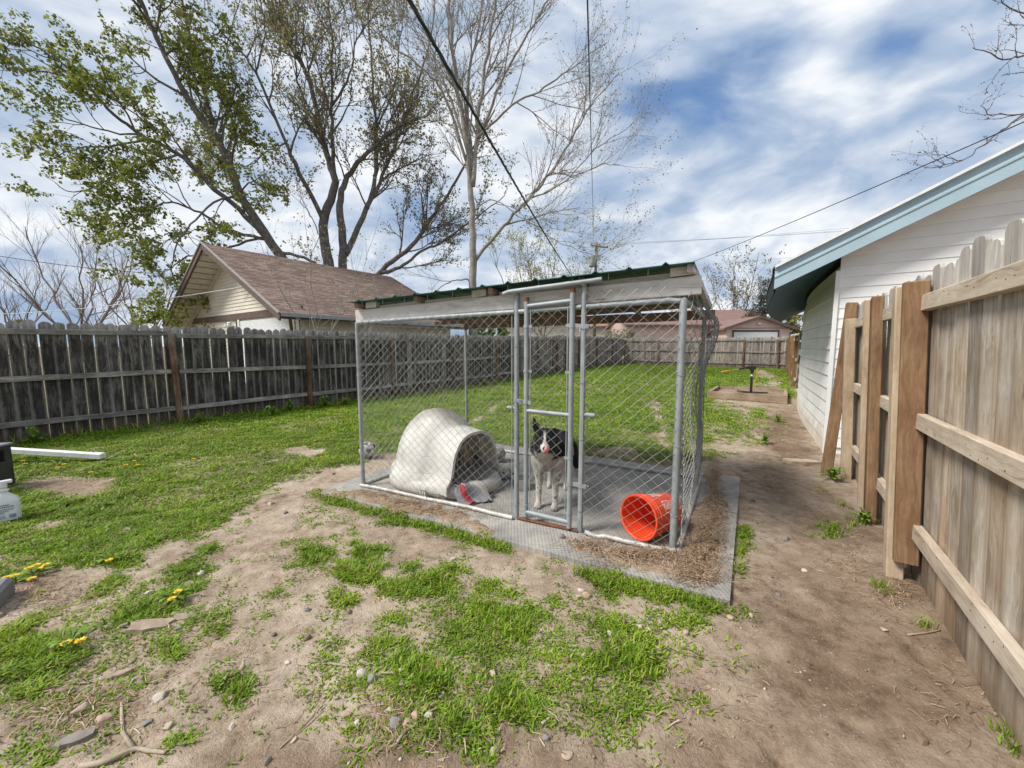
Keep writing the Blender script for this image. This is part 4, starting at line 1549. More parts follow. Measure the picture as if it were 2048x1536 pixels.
def KP(s, t, z=0.0):
    v = KF_L + KS * s + KT * t
    return Vector((v.x, v.y, z))


ztop = lambda s: ZTL + (ZTR - ZTL) * s / K_LEN
KOUT = Vector((KS.y, -KS.x, 0))        # outwards from the front
if KOUT.dot(KT) > 0:
    KOUT = -KOUT
KSIDE = Vector((KT.y, -KT.x, 0))
if KSIDE.dot(KS) < 0:
    KSIDE = -KSIDE                     # outwards from the right side

kennel = thing('dog_kennel', 'galvanised chain link dog kennel with a green sheet roof on timber beams', 'dog kennel', tuple(KF_L))


def pipe(name, pts, r, parent=None, mat='galv', n=12):
    mb = MB().tube(pts, r, n)
    o = mb.build(name, M[mat], parent or kennel)
    auto_smooth(o.data, 50)
    return o


GS0, GS1 = 1.805, 2.365                # gate opening along the front
RP = 0.021
for s, t, zt_ in ((0, 0, ZTL), (K_LEN, 0, ZTR + .005), (K_LEN, K_DEP, ZTR), (0, K_DEP, ZTL + .02)):
    pipe('post', [KP(s, t, 0.0), KP(s, t, zt_)], RP + (.004 if s > 1 and t < .1 else 0))
for s in (GS0, GS1):
    pipe('gate_post', [KP(s, 0, 0.01), KP(s, 0, 1.93 + (.02 if s > 2 else 0))], RP)
# rails
e = .03
pipe('top_rail', [KP(-.01, 0, ztop(0) - .005), KP(.05, 0, ztop(0) + .008), KP(GS0 - .02, 0, ztop(GS0))], .019)
pipe('top_rail', [KP(GS0 + .02, 0.0, ztop(GS0)), KP(GS1 - .02, 0, ztop(GS1))], .019)
pipe('top_rail', [KP(GS1 + .02, 0, ztop(GS1)), KP(K_LEN - .08, 0, ztop(K_LEN)), KP(K_LEN + .005, 0, ztop(K_LEN) - .012)], .019)
pipe('top_rail', [KP(0, .02, ztop(0)), KP(0, K_DEP - .02, ztop(0) + .02)], .019)
pipe('top_rail', [KP(K_LEN, .02, ZTR), KP(K_LEN, K_DEP - .02, ZTR)], .019)
pipe('top_rail', [KP(0, K_DEP, ztop(0) + .02), KP(K_LEN, K_DEP, ztop(K_LEN))], .019)
bz = 0.042


def bent(s0, t0, s1, t1, k, zj=.006, rr=.019):
    rng = random.Random(k)
    pts = []
    for i in range(9):
        f = i / 8
        v = KP(s0 + (s1 - s0) * f, t0 + (t1 - t0) * f, bz + rng.uniform(-zj, zj))
        v += KOUT * rng.uniform(-.006, .006)
        pts.append(v)
    return pts


pipe('bottom_rail', bent(.0, -.03, GS0 - .02, -.03, 1), .018, mat='galv_white')
pipe('bottom_rail', bent(GS1 + .05, -.035, K_LEN + .02, -.03, 2, .014), .018, mat='galv_white')
pipe('bottom_rail', bent(K_LEN + .035, -.02, K_LEN + .03, K_DEP, 3), .021, mat='galv_white')
pipe('bottom_rail', bent(0, .02, 0, K_DEP, 4), .018, mat='galv_white')
pipe('bottom_rail', bent(0, K_DEP, K_LEN, K_DEP, 5), .018, mat='galv_white')
# header pipe over the gate and the cross pipe behind it
hp = KOUT * .045
pipe('gate_header', [KP(GS0 - .10, 0, 1.925) + hp, KP(GS0 - .05, 0, 1.94) + hp, KP(GS1 + .14, 0, 1.985) + hp], .0185)
for s, z in ((GS0, 1.94), (GS1, 1.97)):
    pipe('header_clamp', [KP(s, 0, z - .02) + KOUT * .0, KP(s, 0, z) + hp], .02)
pipe('stub_pipe', [KP(GS0 - .085, 0, .985), KP(GS0 - .005, 0, .985)], .017)
pipe('stub_pipe', [KP(GS1 + .01, 0, .975), KP(GS1 + .10, 0, .975)], .019)
pipe('threshold_bar', [KP(GS0 + .02, -.01, .035), KP(GS1 - .01, -.015, .035)], .013, mat='rust')

# gate: a part with its own pieces
ga, gb = GS0 + .095, GS1 - .085
fo = KOUT * .02
gate = pipe('gate', [KP(ga, 0, .07) + fo, KP(ga, 0, 1.86) + fo], .019)
gate['label'] = 'narrow chain link gate standing shut in front of the dog'
for nm, pts, r in (('gate_stile', [KP(gb, 0, .05) + fo, KP(gb, 0, 1.905) + fo], .021), ('gate_rail', [KP(ga, 0, 1.82) + fo, KP(gb, 0, 1.845) + fo], .018),
                   ('gate_rail', [KP(ga, 0, .975) + fo, KP(gb, 0, .965) + fo], .018), ('gate_rail', [KP(ga, 0, .11) + fo, KP(gb, 0, .095) + fo], .021)):
    pipe(nm, pts, r, gate)
for s, z in ((ga, 1.86), (gb, 1.905)):
    pipe('stile_cap', [KP(s, 0, z) + fo, KP(s, 0, z + .03) + fo], .022, gate, 'rust')
for s, sg in ((ga, 1), (gb, -1)):
    pipe('tension_bar', [KP(s + .035 * sg, 0, .1) + fo, KP(s + .035 * sg, 0, 1.80) + fo], .0045, gate, 'galv', 6)
    for z in (.17, .62, 1.30, 1.66):
        mb = MB()
        mb.tube([KP(s, 0, z - .011) + fo, KP(s, 0, z + .011) + fo], .0235, 12)
        mb.bar(KP(s + .015 * sg, 0, z) + fo, KP(s + .05 * sg, 0, z) + fo, .012, .022)
        mb.build('tension_band', M['galv'], gate)
for z in (.42, 1.66):
    mb = MB()
    mb.tube([KP(gb, 0, z - .018) + fo, KP(gb, 0, z + .018) + fo], .025, 12)
    mb.tube([KP(GS1, 0, z - .030), KP(GS1, 0, z + .004)], .026, 12)
    mb.bar(KP(gb + .01, 0, z) + fo, KP(GS1 + .045, 0, z - .012) + fo * .6, .018, .030)
    mb.tube([KP(GS1 + .04, 0, z - .012), KP(GS1 + .06, 0, z - .012)], .008, 6)
    mb.build('hinge', M['galv'], gate)
mb = MB()
mb.tube([KP(GS0, 0, 1.04), KP(GS0, 0, 1.07)], .026, 12)
mb.tube([KP(ga, 0, 1.03) + fo, KP(ga, 0, 1.06) + fo], .024, 12)
mb.bar(KP(GS0, 0, 1.055) + fo * .7, KP(ga + .05, 0, 1.043) + fo * 1.4, .016, .028)
mb.box(KP(GS0 + .045, 0, 1.045) + fo * 1.6, (.025, .02, .04))
mb.build('gate_latch', M['galv'], gate)

MW, MH, MR = 0.092, 0.082, 0.0019


def chain_mesh(pf, width, z0, z1, seed, mw=MW, mh=MH, r=MR, jit=.002):
    """Woven wire: zigzag wires meeting at the diamond corners. pf(a, z, out) -> world point."""
    rng = np.random.default_rng(seed)
    nw = int(width / (mw / 2))
    nv = int((z1 - z0) / (mh / 2))
    V, Fs = [], []
    for k in range(nw):
        ring = []
        for j in range(nv + 1):
            x = (k + ((j + k) % 2)) * mw / 2
            if x > width:
                x = width
            z = z0 + j * mh / 2
            o_ = (1 if (j + k) % 2 else -1) * .0025
            p = pf(x + rng.uniform(-jit, jit), z + rng.uniform(-jit, jit), o_)
            ring.append(p)
        b = len(V)
        m = len(ring)
        for j, p in enumerate(ring):
            tv = ring[min(j + 1, m - 1)] - ring[max(j - 1, 0)]
            tv = tv.normalized() if tv.length > 1e-9 else Vector((0, 0, 1))
            a = tv.orthogonal().normalized()
            c = tv.cross(a)
            for q in range(3):
                an = 2 * PI * q / 3
                V.append(p + (a * math.cos(an) + c * math.sin(an)) * r)
            if j:
                i0, i1 = b + (j - 1) * 3, b + j * 3
                for q in range(3):
                    Fs.append((i0 + q, i0 + (q + 1) % 3, i1 + (q + 1) % 3, i1 + q))
    me = bpy.data.meshes.new('chain_link')
    me.from_pydata(V, [], Fs)
    me.update()
    return me


def put_mesh(pf, width, z0, z1, seed, parent=None, lab=None, r=MR):
    o = link('wire_mesh', chain_mesh(pf, width, z0, z1, seed, r=r), M['galv_wire'], parent or kennel)
    if lab:
        o['label'] = lab
    return o


wob = lambda a, z, k: .010 * math.sin(a * 3.1 + k) * math.sin(z * 2.3 + k * 2) + .006 * math.sin(a * 7 + z * 5 + k)
put_mesh(lambda a, z, o_: KP(a, 0, z) + KOUT * (.028 + o_ + wob(a, z, 1)), GS0 - .02, .03, ZTL + .085, 1)
put_mesh(lambda a, z, o_: KP(GS1 + .02 + a, 0, z) + KOUT * (.030 + o_ + wob(a, z, 2) + .02 * math.exp(-((z - .1) / .2) ** 2) * math.sin(a * 4)), K_LEN - GS1 - .03, .02, ZTR + .10, 2)
put_mesh(lambda a, z, o_: KP(ga + .035 + a, 0, z) + fo + KOUT * (o_ + wob(a, z, 3) * .4), gb - ga - .07, .10, 1.80, 3, gate)
put_mesh(lambda a, z, o_: KP(a, K_DEP, z) - KOUT * (.025 + o_ + wob(a, z, 4)), K_LEN, .03, ZTL, 4)
put_mesh(lambda a, z, o_: KP(0, a, z) - KSIDE * (.028 + o_ + wob(a, z, 5)), K_DEP, .03, ZTL, 5)


def side_pf(a, z, o_):
    bulge = .028 + .10 * sstep(z, 1.15, 1.70) * (1 - .75 * sstep(z, 1.72, 1.86)) * (0.35 + .65 * math.sin(PI * min(1, max(0, a / K_DEP)))) + .045 * math.sin(PI * min(1, max(0, a / K_DEP))) * math.sin(z * 3.0) ** 2
    bulge += .02 * sstep(.45, z * 0 + .2, .1) + .012 * math.sin(a * 14 + z * 3)
    p = KP(K_LEN, a, z) + KSIDE * (float(bulge) + o_)
    return p


put_mesh(side_pf, K_DEP + .06, .03, ZTR + .06, 6, None, 'loose bulging chain link on the right side of the kennel', .0025)
# wire ties
for i, (s, z, t) in enumerate(((K_LEN, .3, 0), (K_LEN, .8, 0), (K_LEN, 1.3, 0), (0, .5, 0), (0, 1.2, 0), (GS1, .2, 0), (GS1, .78, 0), (GS1, 1.22, 0), (GS0, .5, 0), (GS0, 1.5, 0), (GS0, .15, 0))):
    mb = MB()
    c = KP(s, t, z)
    pts = [c + (KS * math.cos(a) + KOUT * math.sin(a)) * .027 + Vector((0, 0, .004 * a / 3)) for a in np.linspace(0, 2 * PI * .95, 10)]
    mb.tube(pts, .0025, 4)
    mb.tube([pts[-1], pts[-1] + KS * .03 + Vector((0, 0, -.008))], .0025, 4)
    mb.build('wire_tie', M['galv_wire'], kennel)
for s in (GS0, GS1):
    pipe('tension_bar', [KP(s - .035 if s < 2 else s + .012, 0, .05) + KOUT * .02, KP(s - .035 if s < 2 else s + .012, 0, 1.75) + KOUT * .02], .004, None, 'galv', 6)

# roof timbers: doubled front beam, back beam, rafters, blocks
RZL, RZR = 1.945, 2.045               # underside of the sheet along the front edge
sb0, sb1 = -.06, K_LEN + .10


def k_board(name, p0, p1, h, th, mat, seed, parent=None):
    p0, p1 = Vector(p0), Vector(p1)
    d = p1 - p0
    L = d.length
    me = board_mesh(L, h, th, seed, M[mat])
    return link(name, me, None, parent or kennel, tuple((p0 + p1) / 2), (0, -math.asin(d.z / L), math.atan2(d.y, d.x)))


zb = lambda s: 1.80 + (1.905 - 1.80) * (s - sb0) / (sb1 - sb0)
k_board('roof_beam', KP(sb0, .055, zb(sb0) + .012), KP(sb1, .055, zb(sb1) + .012), .125, .042, 'beam', 71)
k_board('roof_beam', KP(sb0 + .05, 0.105, zb(sb0) + .028), KP(sb1 - .02, 0.105, zb(sb1) + .036), .155, .045, 'beam', 72)
k_board('roof_beam', KP(sb0, K_DEP, 1.80), KP(sb1, K_DEP, 1.84), .10, .042, 'rafter', 73)
for i, s in enumerate((.02, .78, 1.57, 2.35, K_LEN + .04)):
    zf = RZL + (RZR - RZL) * (s / K_LEN)
    k_board('rafter', KP(s, -.02, zf - .030), KP(s, K_DEP + .08, zf - .115), .05, .045, 'rafter' if i < 4 else 'beam', 80 + i)
for i, s in enumerate((.16, 1.42, 3.02)):
    zf = RZL + (RZR - RZL) * (s / K_LEN)
    k_board('roof_block', KP(s - .07, .06, zf - .035), KP(s + .07, .06, zf - .03), .062, .05, 'beam', 90 + i)
for t in (.62, 1.22):
    k_board('purlin', KP(-.03, t, RZL - .095 - .046 * t), KP(K_LEN + .05, t, RZR - .095 - .046 * t), .04, .07, 'rafter', 95 + int(t * 9))
# corrugated sheet
nr = int((K_LEN + .12) / .0125)
rows = []
for t in (-.075, .4, .9, 1.4, K_DEP + .12):
    row = []
    for i in range(nr + 1):
        s = -.05 + i * .0125
        ph = (s % .235) / .235
        rib = .020 * max(0, 1 - abs(ph - .5) / .10) if abs(ph - .5) < .10 else 0
        zf = RZL + (RZR - RZL) * (s / K_LEN) - .050 * (t + .075) + rib
        row.append(KP(s, t, zf))
    rows.append(row)
mb = MB().grid(rows)
mb.grid([[p - Vector((0, 0, .006)) for p in rows[0]], rows[0]])        # folded front edge
mb.grid([[r_[-1] for r_ in rows], [r_[-1] - Vector((0, 0, .020)) for r_ in rows]])
mb.build('roof_sheet', M['green_metal'], kennel, smooth=False)
# nails under the sheet edge
for i in range(12):
    s = .12 + i * .27
    zf = RZL + (RZR - RZL) * (s / K_LEN)
    mb = MB().tube([KP(s, -.03, zf + .004), KP(s, -.03, zf - .05)], .003, 5)
    mb.build('roof_nail', M['galv'], kennel)

# ------------------------------------------------------------------ igloo dog house
def build_igloo():
    c = KP(.52, .56, MAT_Z)                      # dome centre
    ax = (KS * math.cos(R(-15)) + KT * math.sin(R(-15))).normalized()
    sd = Vector((-ax.y, ax.x, 0))
    root = thing('dog_igloo', 'grimy white plastic igloo dog house with dark arched opening inside the kennel', 'dog house', tuple(c))
    n = 40

    def section(s):
        """half width, height at station s along the axis"""
        r = .485
        dome_w = math.sqrt(max(0, 1 - (s / r) ** 2)) * .47 if abs(s) < r else 0
        dome_h = (max(0, 1 - (abs(s) / r) ** 2.4) ** .5) * .735 if abs(s) < r else 0
        if s > 0:
            k = float(sstep(s, .0, .30))
            tw, th = .345 - .03 * max(0, s - .3), .60 - .09 * max(0, s - .2)
            return max(dome_w, tw * k) if s < .25 else max(dome_w * (1 - float(sstep(s, .25, .48))), tw), max(dome_h, th * k)
        return dome_w, dome_h
    st = [-.484, -.48, -.465, -.44, -.40, -.34, -.26, -.16, -.05, .06, .14, .20, .26, .32, .38, .46, .54, .60, .62]
    def arch(s, inset=0.0):
        w, h = section(s)
        w, h = max(w - inset, .004), max(h - inset, .004)
        pts = []
        for i in range(n + 1):
            a = PI * i / n
            ex = 2.0 if s < 0 else 2.0 + .6 * float(sstep(s, .1, .4))
            x = -math.copysign(abs(math.cos(a)) ** (2 / ex), math.cos(a)) * w
            z = abs(math.sin(a)) ** (2 / ex) * h
            fl = .060 * (1 - float(sstep(z, .07, .17))) * (1 if abs(w) > .05 else .3)
            x += math.copysign(fl, x) if abs(x) > .02 else 0
            # horizontal brick seams pressed into the shell
            for zz in (.26, .44):
                if abs(z - zz) < .012:
                    x *= .985
            if s < -.4:
                pass
            pts.append(c + ax * (s - (.05 * (1 - float(sstep(z, .05, .2))) if s < -.35 else 0)) + sd * x + Vector((0, 0, z + .055)))
        return pts
    outer = [arch(s) for s in st]
    mb = MB().grid(outer)
    mb.add(outer[0], [tuple(range(len(outer[0])))])
    inner = [arch(s - (.0 if i < len(st) - 1 else .0), .028) for i, s in enumerate(st)]
    mb.grid([r_[::-1] for r_ in inner])
    mb.grid([outer[-1], inner[-1]])
    o = mb.build('shell', M['igloo'], root)
    auto_smooth(fix_normals(o.data), 45)
    # base tray with rounded lip, reaching out in front of the opening
    prof = []
    for i in range(48):
        a = 2 * PI * i / 48
        ca, sa = math.cos(a), math.sin(a)
        if ca < 0:
            x, y = ca * .535, sa * .53
        else:
            x = .80 * abs(ca) ** .55
            y = math.copysign(abs(sa) ** .75, sa) * (.53 - .13 * float(sstep(x, .1, .6)))
        prof.append((x, y))
    rows = []
    for k, z in ((.96, .0), (1.0, .02), (1.01, .05), (1.0, .09), (.97, .125), (.92, .14), (.86, .13), (.8, .10), (.3, .08), (.01, .08)):
        rows.append([c + ax * (x * k) + sd * (y * k) + Vector((0, 0, z)) for x, y in prof] + [c + ax * (prof[0][0] * k) + sd * (prof[0][1] * k) + Vector((0, 0, z))])
    o = MB().grid(rows).build('base', M['igloo'], root)
    auto_smooth(fix_normals(o.data), 50)
    # latch plate on the seam
    p = c + ax * .36 - sd * .475 + Vector((0, 0, .05))
    mb = MB()
    Mr = Matrix.Rotation(math.atan2(ax.y, ax.x), 3, 'Z')
    for dx, dz, sx, sz in ((-.035, 0, .016, .085), (.035, 0, .016, .085), (0, .036, .086, .014), (0, -.036, .086, .014), (0, 0, .02, .03)):
        mb.box(p + ax * dx + Vector((0, 0, dz)), (sx, .016, sz), Mr)
    mb.build('latch', M['igloo'], root)
    # straw hanging in the opening
    rng = random.Random(8)
    mb = MB()
    for i in range(46):
        x = rng.uniform(-.26, .26)
        top = .60 - .5 * abs(x) ** 1.6 * 2
        p0 = c + ax * (.60 + rng.uniform(-.03, .01)) + sd * x + Vector((0, 0, top * rng.uniform(.9, 1.02)))
        p1 = p0 + Vector((rng.uniform(-.05, .05), rng.uniform(-.05, .05), -rng.uniform(.04, .2)))
        p2 = p1 + Vector((rng.uniform(-.06, .06), rng.uniform(-.06, .06), -rng.uniform(.01, .12)))
        mb.tube([p0, p1, p2], .0022, 3)
    mb.build('hanging_straw', M['straw'], root, kind='stuff')
    return c, ax, sd


ig_c, ig_ax, ig_sd = build_igloo()

# striped blanket spilling out over the tray
def build_blanket():
    m, t, b = new_mat('grey_and_red_striped_fleece')
    uv = t.n('ShaderNodeAttribute', attribute_name='stripe').outputs['Fac']
    tc = t.n('ShaderNodeTexCoord').outputs['Object']
    k = t.math('ADD', uv, t.math('MULTIPLY', t.math('SUBTRACT', t.noise(tc, 30, 3, .6), .5), .05))
    col = t.ramp(k, [(0.0, (0.22, 0.22, 0.24)), (.17, (0.22, 0.22, 0.24)), (.19, (.36, .03, .045)), (.36, (.36, .03, .045)), (.38, (.40, .39, .37)), (.45, (.24, .24, .26)), (.72, (.20, .20, .22)), (.76, (.40, .385, .36)), (.9, (.42, .40, .37)), (1.0, (.28, .27, .26))])
    t.set(b, 'Base Color', col)
    t.set(b, 'Roughness', .95)
    bump(t, b, t.noise(tc, 55, 4, .7), .6, .01)
    rows, st = [], []
    path = [(.40, .115), (.52, .125), (.64, .15), (.72, .162), (.775, .150), (.805, .09), (.83, .035), (.90, .022)]
    n = 22
    for i, (s, z) in enumerate(path):
        row = []
        for j in range(n + 1):
            f = j / n
            y = -.34 + .25 * f + .035 * math.sin(i * .8 + f * 4)
            s2 = s + .07 * f * (i / 7) + .012 * math.sin(f * 11 + i) - (.07 if i > 3 else 0) * (1 - f)
            zz = z + .010 * math.sin(f * 13 + i * .7) + .006 * math.sin(f * 29 + i)
            row.append(ig_c + ig_ax * s2 + ig_sd * y + Vector((0, 0, max(zz, .012))))
            st.append(f)
        rows.append(row)
    mb = MB().grid(rows)
    o = mb.build('blanket', m, None, smooth=True)
    a = o.data.attributes.new('stripe', 'FLOAT', 'POINT')
    a.data.foreach_set('value', st)
    md = o.modifiers.new('thick', 'SOLIDIFY')
    md.thickness = .012
    md.offset = 1
    sb = o.modifiers.new('sub', 'SUBSURF')
    sb.levels = sb.render_levels = 1
    tag(o, 'grey, red and white striped blanket hanging out of the igloo opening', 'blanket')


build_blanket()

# crumpled grey cloth beside the igloo opening
def rag(name, label, c, rx, ry, h, mat, seed, ang=0):
    rows = []
    n = 18
    for i in range(n + 1):
        row = []
        for j in range(n + 1):
            x, y = -1 + 2 * i / n, -1 + 2 * j / n
            r_ = math.hypot(x, y)
            k = 1 / max(1, r_ * .95)
            z = h * (max(0, 1 - r_ ** 2) * .6 + .45 * abs(mnoise.noise(Vector((x * 2.1 + seed, y * 2.1, seed)))) + .2 * abs(mnoise.noise(Vector((x * 5, y * 5 + seed, 1)))))
            xx, yy = x * k * rx * (1 + .2 * mnoise.noise(Vector((x * 2, y * 2, seed + 4)))), y * k * ry * (1 + .2 * mnoise.noise(Vector((x * 2, y * 2, seed + 9))))
            ca, sa = math.cos(ang), math.sin(ang)
            row.append(Vector((c.x + xx * ca - yy * sa, c.y + xx * sa + yy * ca, c.z + .004 + z * (1 - .6 * sstep(r_, .8, 1.35)))))
        rows.append(row)
    o = MB().grid(rows).build(name, mat, None, smooth=True)
    md = o.modifiers.new('thick', 'SOLIDIFY')
    md.thickness = .006
    return tag(o, label, 'cloth')


p = G(1012, 952, MAT_Z)
rag('cloth', 'crumpled black and white cloth on the mat right of the igloo opening', p, .15, .10, .09, plain('black_white_fleece', (.03, .03, .03), (.45, .44, .43), 12, .95, 0, .4, 40, .01, lo=.45, hi=.52), 3, .5)

# steel bowl
def build_bowl():
    c = G(1044, 982, MAT_Z) + Vector((.0, .085, 0))
    prof = [(.0, .012), (.078, .012), (.082, .0), (.095, .0), (.098, .03), (.098, .105), (.104, .110), (.104, .116), (.094, .116), (.090, .05), (.0, .045)]
    o = MB().lathe(prof, 28, c).build('dog_bowl', M['steel'])
    auto_smooth(fix_normals(o.data), 40)
    tag(o, 'round stainless steel dog bowl on the mat behind the gate', 'bowl')


build_bowl()


# balls with sewn panels
def build_ball(c, r, label, seed, dirt):
    phi = (1 + 5 ** .5) / 2
    V = []
    for a in (-1, 1):
        for b in (-phi, phi):
            V += [(0, a, b), (a, b, 0), (b, 0, a)]
    V = np.array(V) / np.linalg.norm(V[0])
    D = []
    for i in (-1, 1):
        for j in (-1, 1):
            for k in (-1, 1):
                D.append((i, j, k))
    for a in (-1 / phi, 1 / phi):
        for b in (-phi, phi):
            D += [(0, a, b), (a, b, 0), (b, 0, a)]
    D = np.array(D) / np.sqrt(3)
    C = np.vstack([V, D])
    bm = bmesh.new()
    bmesh.ops.create_icosphere(bm, subdivisions=5, radius=1)
    P = np.array([v.co for v in bm.verts])
    P /= np.linalg.norm(P, axis=1)[:, None]
    dt = P @ C.T
    dt[:, :12] -= .028
    so = np.sort(dt, axis=1)
    seam = np.clip((so[:, -1] - so[:, -2]) / .025, 0, 1)
    near = np.argmax(dt, axis=1)
    rng = np.random.default_rng(seed)
    shade = rng.uniform(.75, 1.0, 32)[near]
    pent = near < 12
    rr = r * (1 - .035 * (1 - seam) ** 2)
    for v, p_, q in zip(bm.verts, P, rr):
        v.co = Vector(p_ * q)
    me = bpy.data.meshes.new('ball')
    bm.to_mesh(me)
    bm.free()
    nz = np.array([mnoise.noise(Vector(p_ * 3 + seed)) for p_ in P])
    col = np.where(pent[:, None] & (dirt > .5), np.array([[.10, .09, .085]]), np.array([[.62, .59, .54]])) * shade[:, None]
    col = col * (1 - .55 * np.clip(nz * 2.2 + .1, 0, 1))[:, None]
    col = col * (0.35 + .65 * seam)[:, None]
    a = me.color_attributes.new('Col', 'FLOAT_COLOR', 'POINT')
    cc = np.ones((len(P), 4))
    cc[:, :3] = col
    a.data.foreach_set('color', cc.ravel().astype(np.float32))
    m, t, b = new_mat('worn_leather_ball')
    tc = t.n('ShaderNodeTexCoord').outputs['Object']
    at = t.n('ShaderNodeAttribute', attribute_name='Col').outputs['Color']
    n = t.noise(tc, 40, 4, .7)
    t.set(b, 'Base Color', t.mix(t.mapr(n, .52, .62), at, t.mix(1.0, at, (.45, .38, .3), 'MULTIPLY')))
    t.set(b, 'Roughness', .85)
    bump(t, b, n, .4, .01)
    me.materials.append(m)
    me.polygons.foreach_set('use_smooth', [True] * len(me.polygons))
    o = link('ball', me, None, None, (c.x, c.y, c.z + r - .004), (seed, seed * 2, seed * .7))
    tag(o, label, 'ball', 'worn balls by the igloo')


b1 = G(733, 922)
build_ball(Vector((b1.x - .02, b1.y + .10, gz1(b1.x, b1.y) + .01)), .11, 'worn white and black ball on the grass outside the left kennel post', 1, 1)
b2 = G(996, 926, MAT_Z)
build_ball(Vector((b2.x, b2.y + .08, MAT_Z)), .098, 'scuffed pale ball on the mat behind the igloo opening', 5, 0)


# orange bucket on its side
def build_bucket():
    m, t, b = new_mat('orange_bucket_plastic')
    tc = t.n('ShaderNodeTexCoord').outputs['Object']
    n = t.noise(tc, 14, 5, .65)
    n5 = t.noise(t.n('ShaderNodeMapping', {'Vector': tc, 'Scale': (1, 1, 4)}).outputs[0], 45, 4, .7)
    cb = t.ramp(n, [(.35, (.80, .085, .022)), (.6, (.72, .07, .018)), (.75, (.62, .085, .03))])
    cb = t.mix(t.math('MULTIPLY', t.mapr(n5, .58, .70), .35), cb, (.62, .30, .20))
    t.set(b, 'Base Color', t.mix(t.math('MULTIPLY', t.mapr(n, .60, .72), .4), cb, (.36, .16, .09)))
    bump(t, b, n5, .12, .004)
    t.set(b, 'Roughness', .42)
    t.set(b, 'Subsurface Weight', .12)
    t.set(b, 'Subsurface Radius', (.03, .008, .003))
    c0 = G(1274, 1079, MAT_Z)
    az = R(57)
    ax = Vector((math.sin(az), math.cos(az), 0))
    r1, r0, L = .162, .138, .37
    tilt = math.atan2(r1 + .006 - r0, L)
    axt = (ax * math.cos(tilt) - Vector((0, 0, math.sin(tilt)))).normalized()
    z_ax = axt
    x_ax = Vector((-ax.y, ax.x, 0))
    y_ax = z_ax.cross(x_ax)
    Mx = Matrix((x_ax, y_ax, z_ax)).transposed()
    # rim lowest point rests on the mat
    org = Vector((c0.x, c0.y, MAT_Z)) + Vector((0, 0, (r1 + .012) * math.cos(tilt) + .001)) + ax * .0
    root = thing('bucket', 'orange plastic bucket lying on its side in the kennel corner', 'bucket', (org.x, org.y, MAT_Z))
    prof = [(r1 - .006, .004), (r1 - .002, .0), (r1 + .008, .0), (r1 + .011, .006), (r1 + .010, .016), (r1 + .001, .018), (r1 + .0, .038), (r1 + .006, .040), (r1 + .006, .046), (r1, .048), (r1 - .001, .064), (r1 + .006, .066), (r1 + .006, .072),
            (r1 - .002, .074), (r1 - .004, .090), (r0 + .004, L - .01), (r0, L), (r0 - .008, L), (r0 - .010, L - .008), (.0, L - .008)]
    inn = [(r1 - .006, .004), (r1 - .008, .09), (r0 - .002, L - .016), (.0, L - .016)]
    mb = MB().lathe(prof, 48, org, Mx).lathe(inn[::-1], 48, org, Mx)
    o = mb.build('shell', m, root)
    auto_smooth(fix_normals(o.data), 35)
    # handle ear and wire handle
    ear_dir = (x_ax * math.cos(R(150)) + y_ax * math.sin(R(150)))
    for a in (200, 20):
        dr = (x_ax * math.cos(R(a)) + y_ax * math.sin(R(a))).normalized()
        mb = MB()
        mb.box(org + z_ax * .055 + dr * (r1 + .006), (.03, .05, .028), Matrix((dr, z_ax.cross(dr), z_ax)).transposed(), .004)
        mb.build('handle_ear', m, root)
    # printed white mark on the wall: an uneven square with broken strokes
    wm = plain('worn_white_print', (.78, .70, .66), (.72, .55, .48), 30, .6, 0, 0)
    up_l = Matrix.Identity(3)

    def on_wall(a, h):
        rr = r1 - .004 + (r0 + .004 - (r1 - .004)) * (h - .09) / (L - .1) + .0015
        return org + z_ax * h + (x_ax * math.cos(a) + y_ax * math.sin(a)) * rr
    # angle facing camera, a little above the middle
    best, ba = -9, 0
    to_cam = (Vector((0, 0, CAM_H)) - org).normalized()
    for a in np.linspace(0, 2 * PI, 180):
        dr = x_ax * math.cos(a) + y_ax * math.sin(a)
        v = dr.dot(to_cam)
        if v > best:
            best, ba = v, a
    sgn = 1 if (x_ax * -math.sin(ba) + y_ax * math.cos(ba)).z > 0 else -1

    def stroke(pts, w):
        mb = MB()
        for (a0, h0), (a1, h1) in zip(pts[:-1], pts[1:]):
            d = Vector((a1 - a0, h1 - h0))
            nrm = Vector((-d.y, d.x)).normalized() * w / 2
            rad = .15
            k = 6
            rowA, rowB = [], []
            for i in range(k + 1):
                f = i / k
                aa, hh = a0 + (a1 - a0) * f, h0 + (h1 - h0) * f
                rowA.append(on_wall(ba + sgn * (aa + nrm.x) / rad, hh + nrm.y))
                rowB.append(on_wall(ba + sgn * (aa - nrm.x) / rad, hh - nrm.y))
            mb.grid([rowA, rowB])
        return mb
    H0, A0 = .145, -.015
    strokes = [([(A0, H0), (A0, H0 + .085)], .006), ([(A0 + .085, H0 + .008), (A0 + .085, H0 + .09)], .006), ([(A0, H0), (A0 + .085, H0 + .008)], .007), ([(A0, H0 + .085), (A0 + .085, H0 + .09)], .007),
               ([(A0 + .018, H0 + .02), (A0 + .05, H0 + .016), (A0 + .066, H0 + .03)], .010), ([(A0 + .02, H0 + .034), (A0 + .05, H0 + .04)], .010), ([(A0 + .018, H0 + .055), (A0 + .04, H0 + .05), (A0 + .062, H0 + .062)], .011),
               ([(A0 + .02, H0 + .072), (A0 + .066, H0 + .076)], .008), ([(A0 + .01, H0 + .11), (A0 + .07, H0 + .112)], .008), ([(A0 + .01, H0 + .13), (A0 + .06, H0 + .133)], .008), ([(A0 + .005, H0 + .15), (A0 + .08, H0 + .153)], .010)]
    allm = MB()
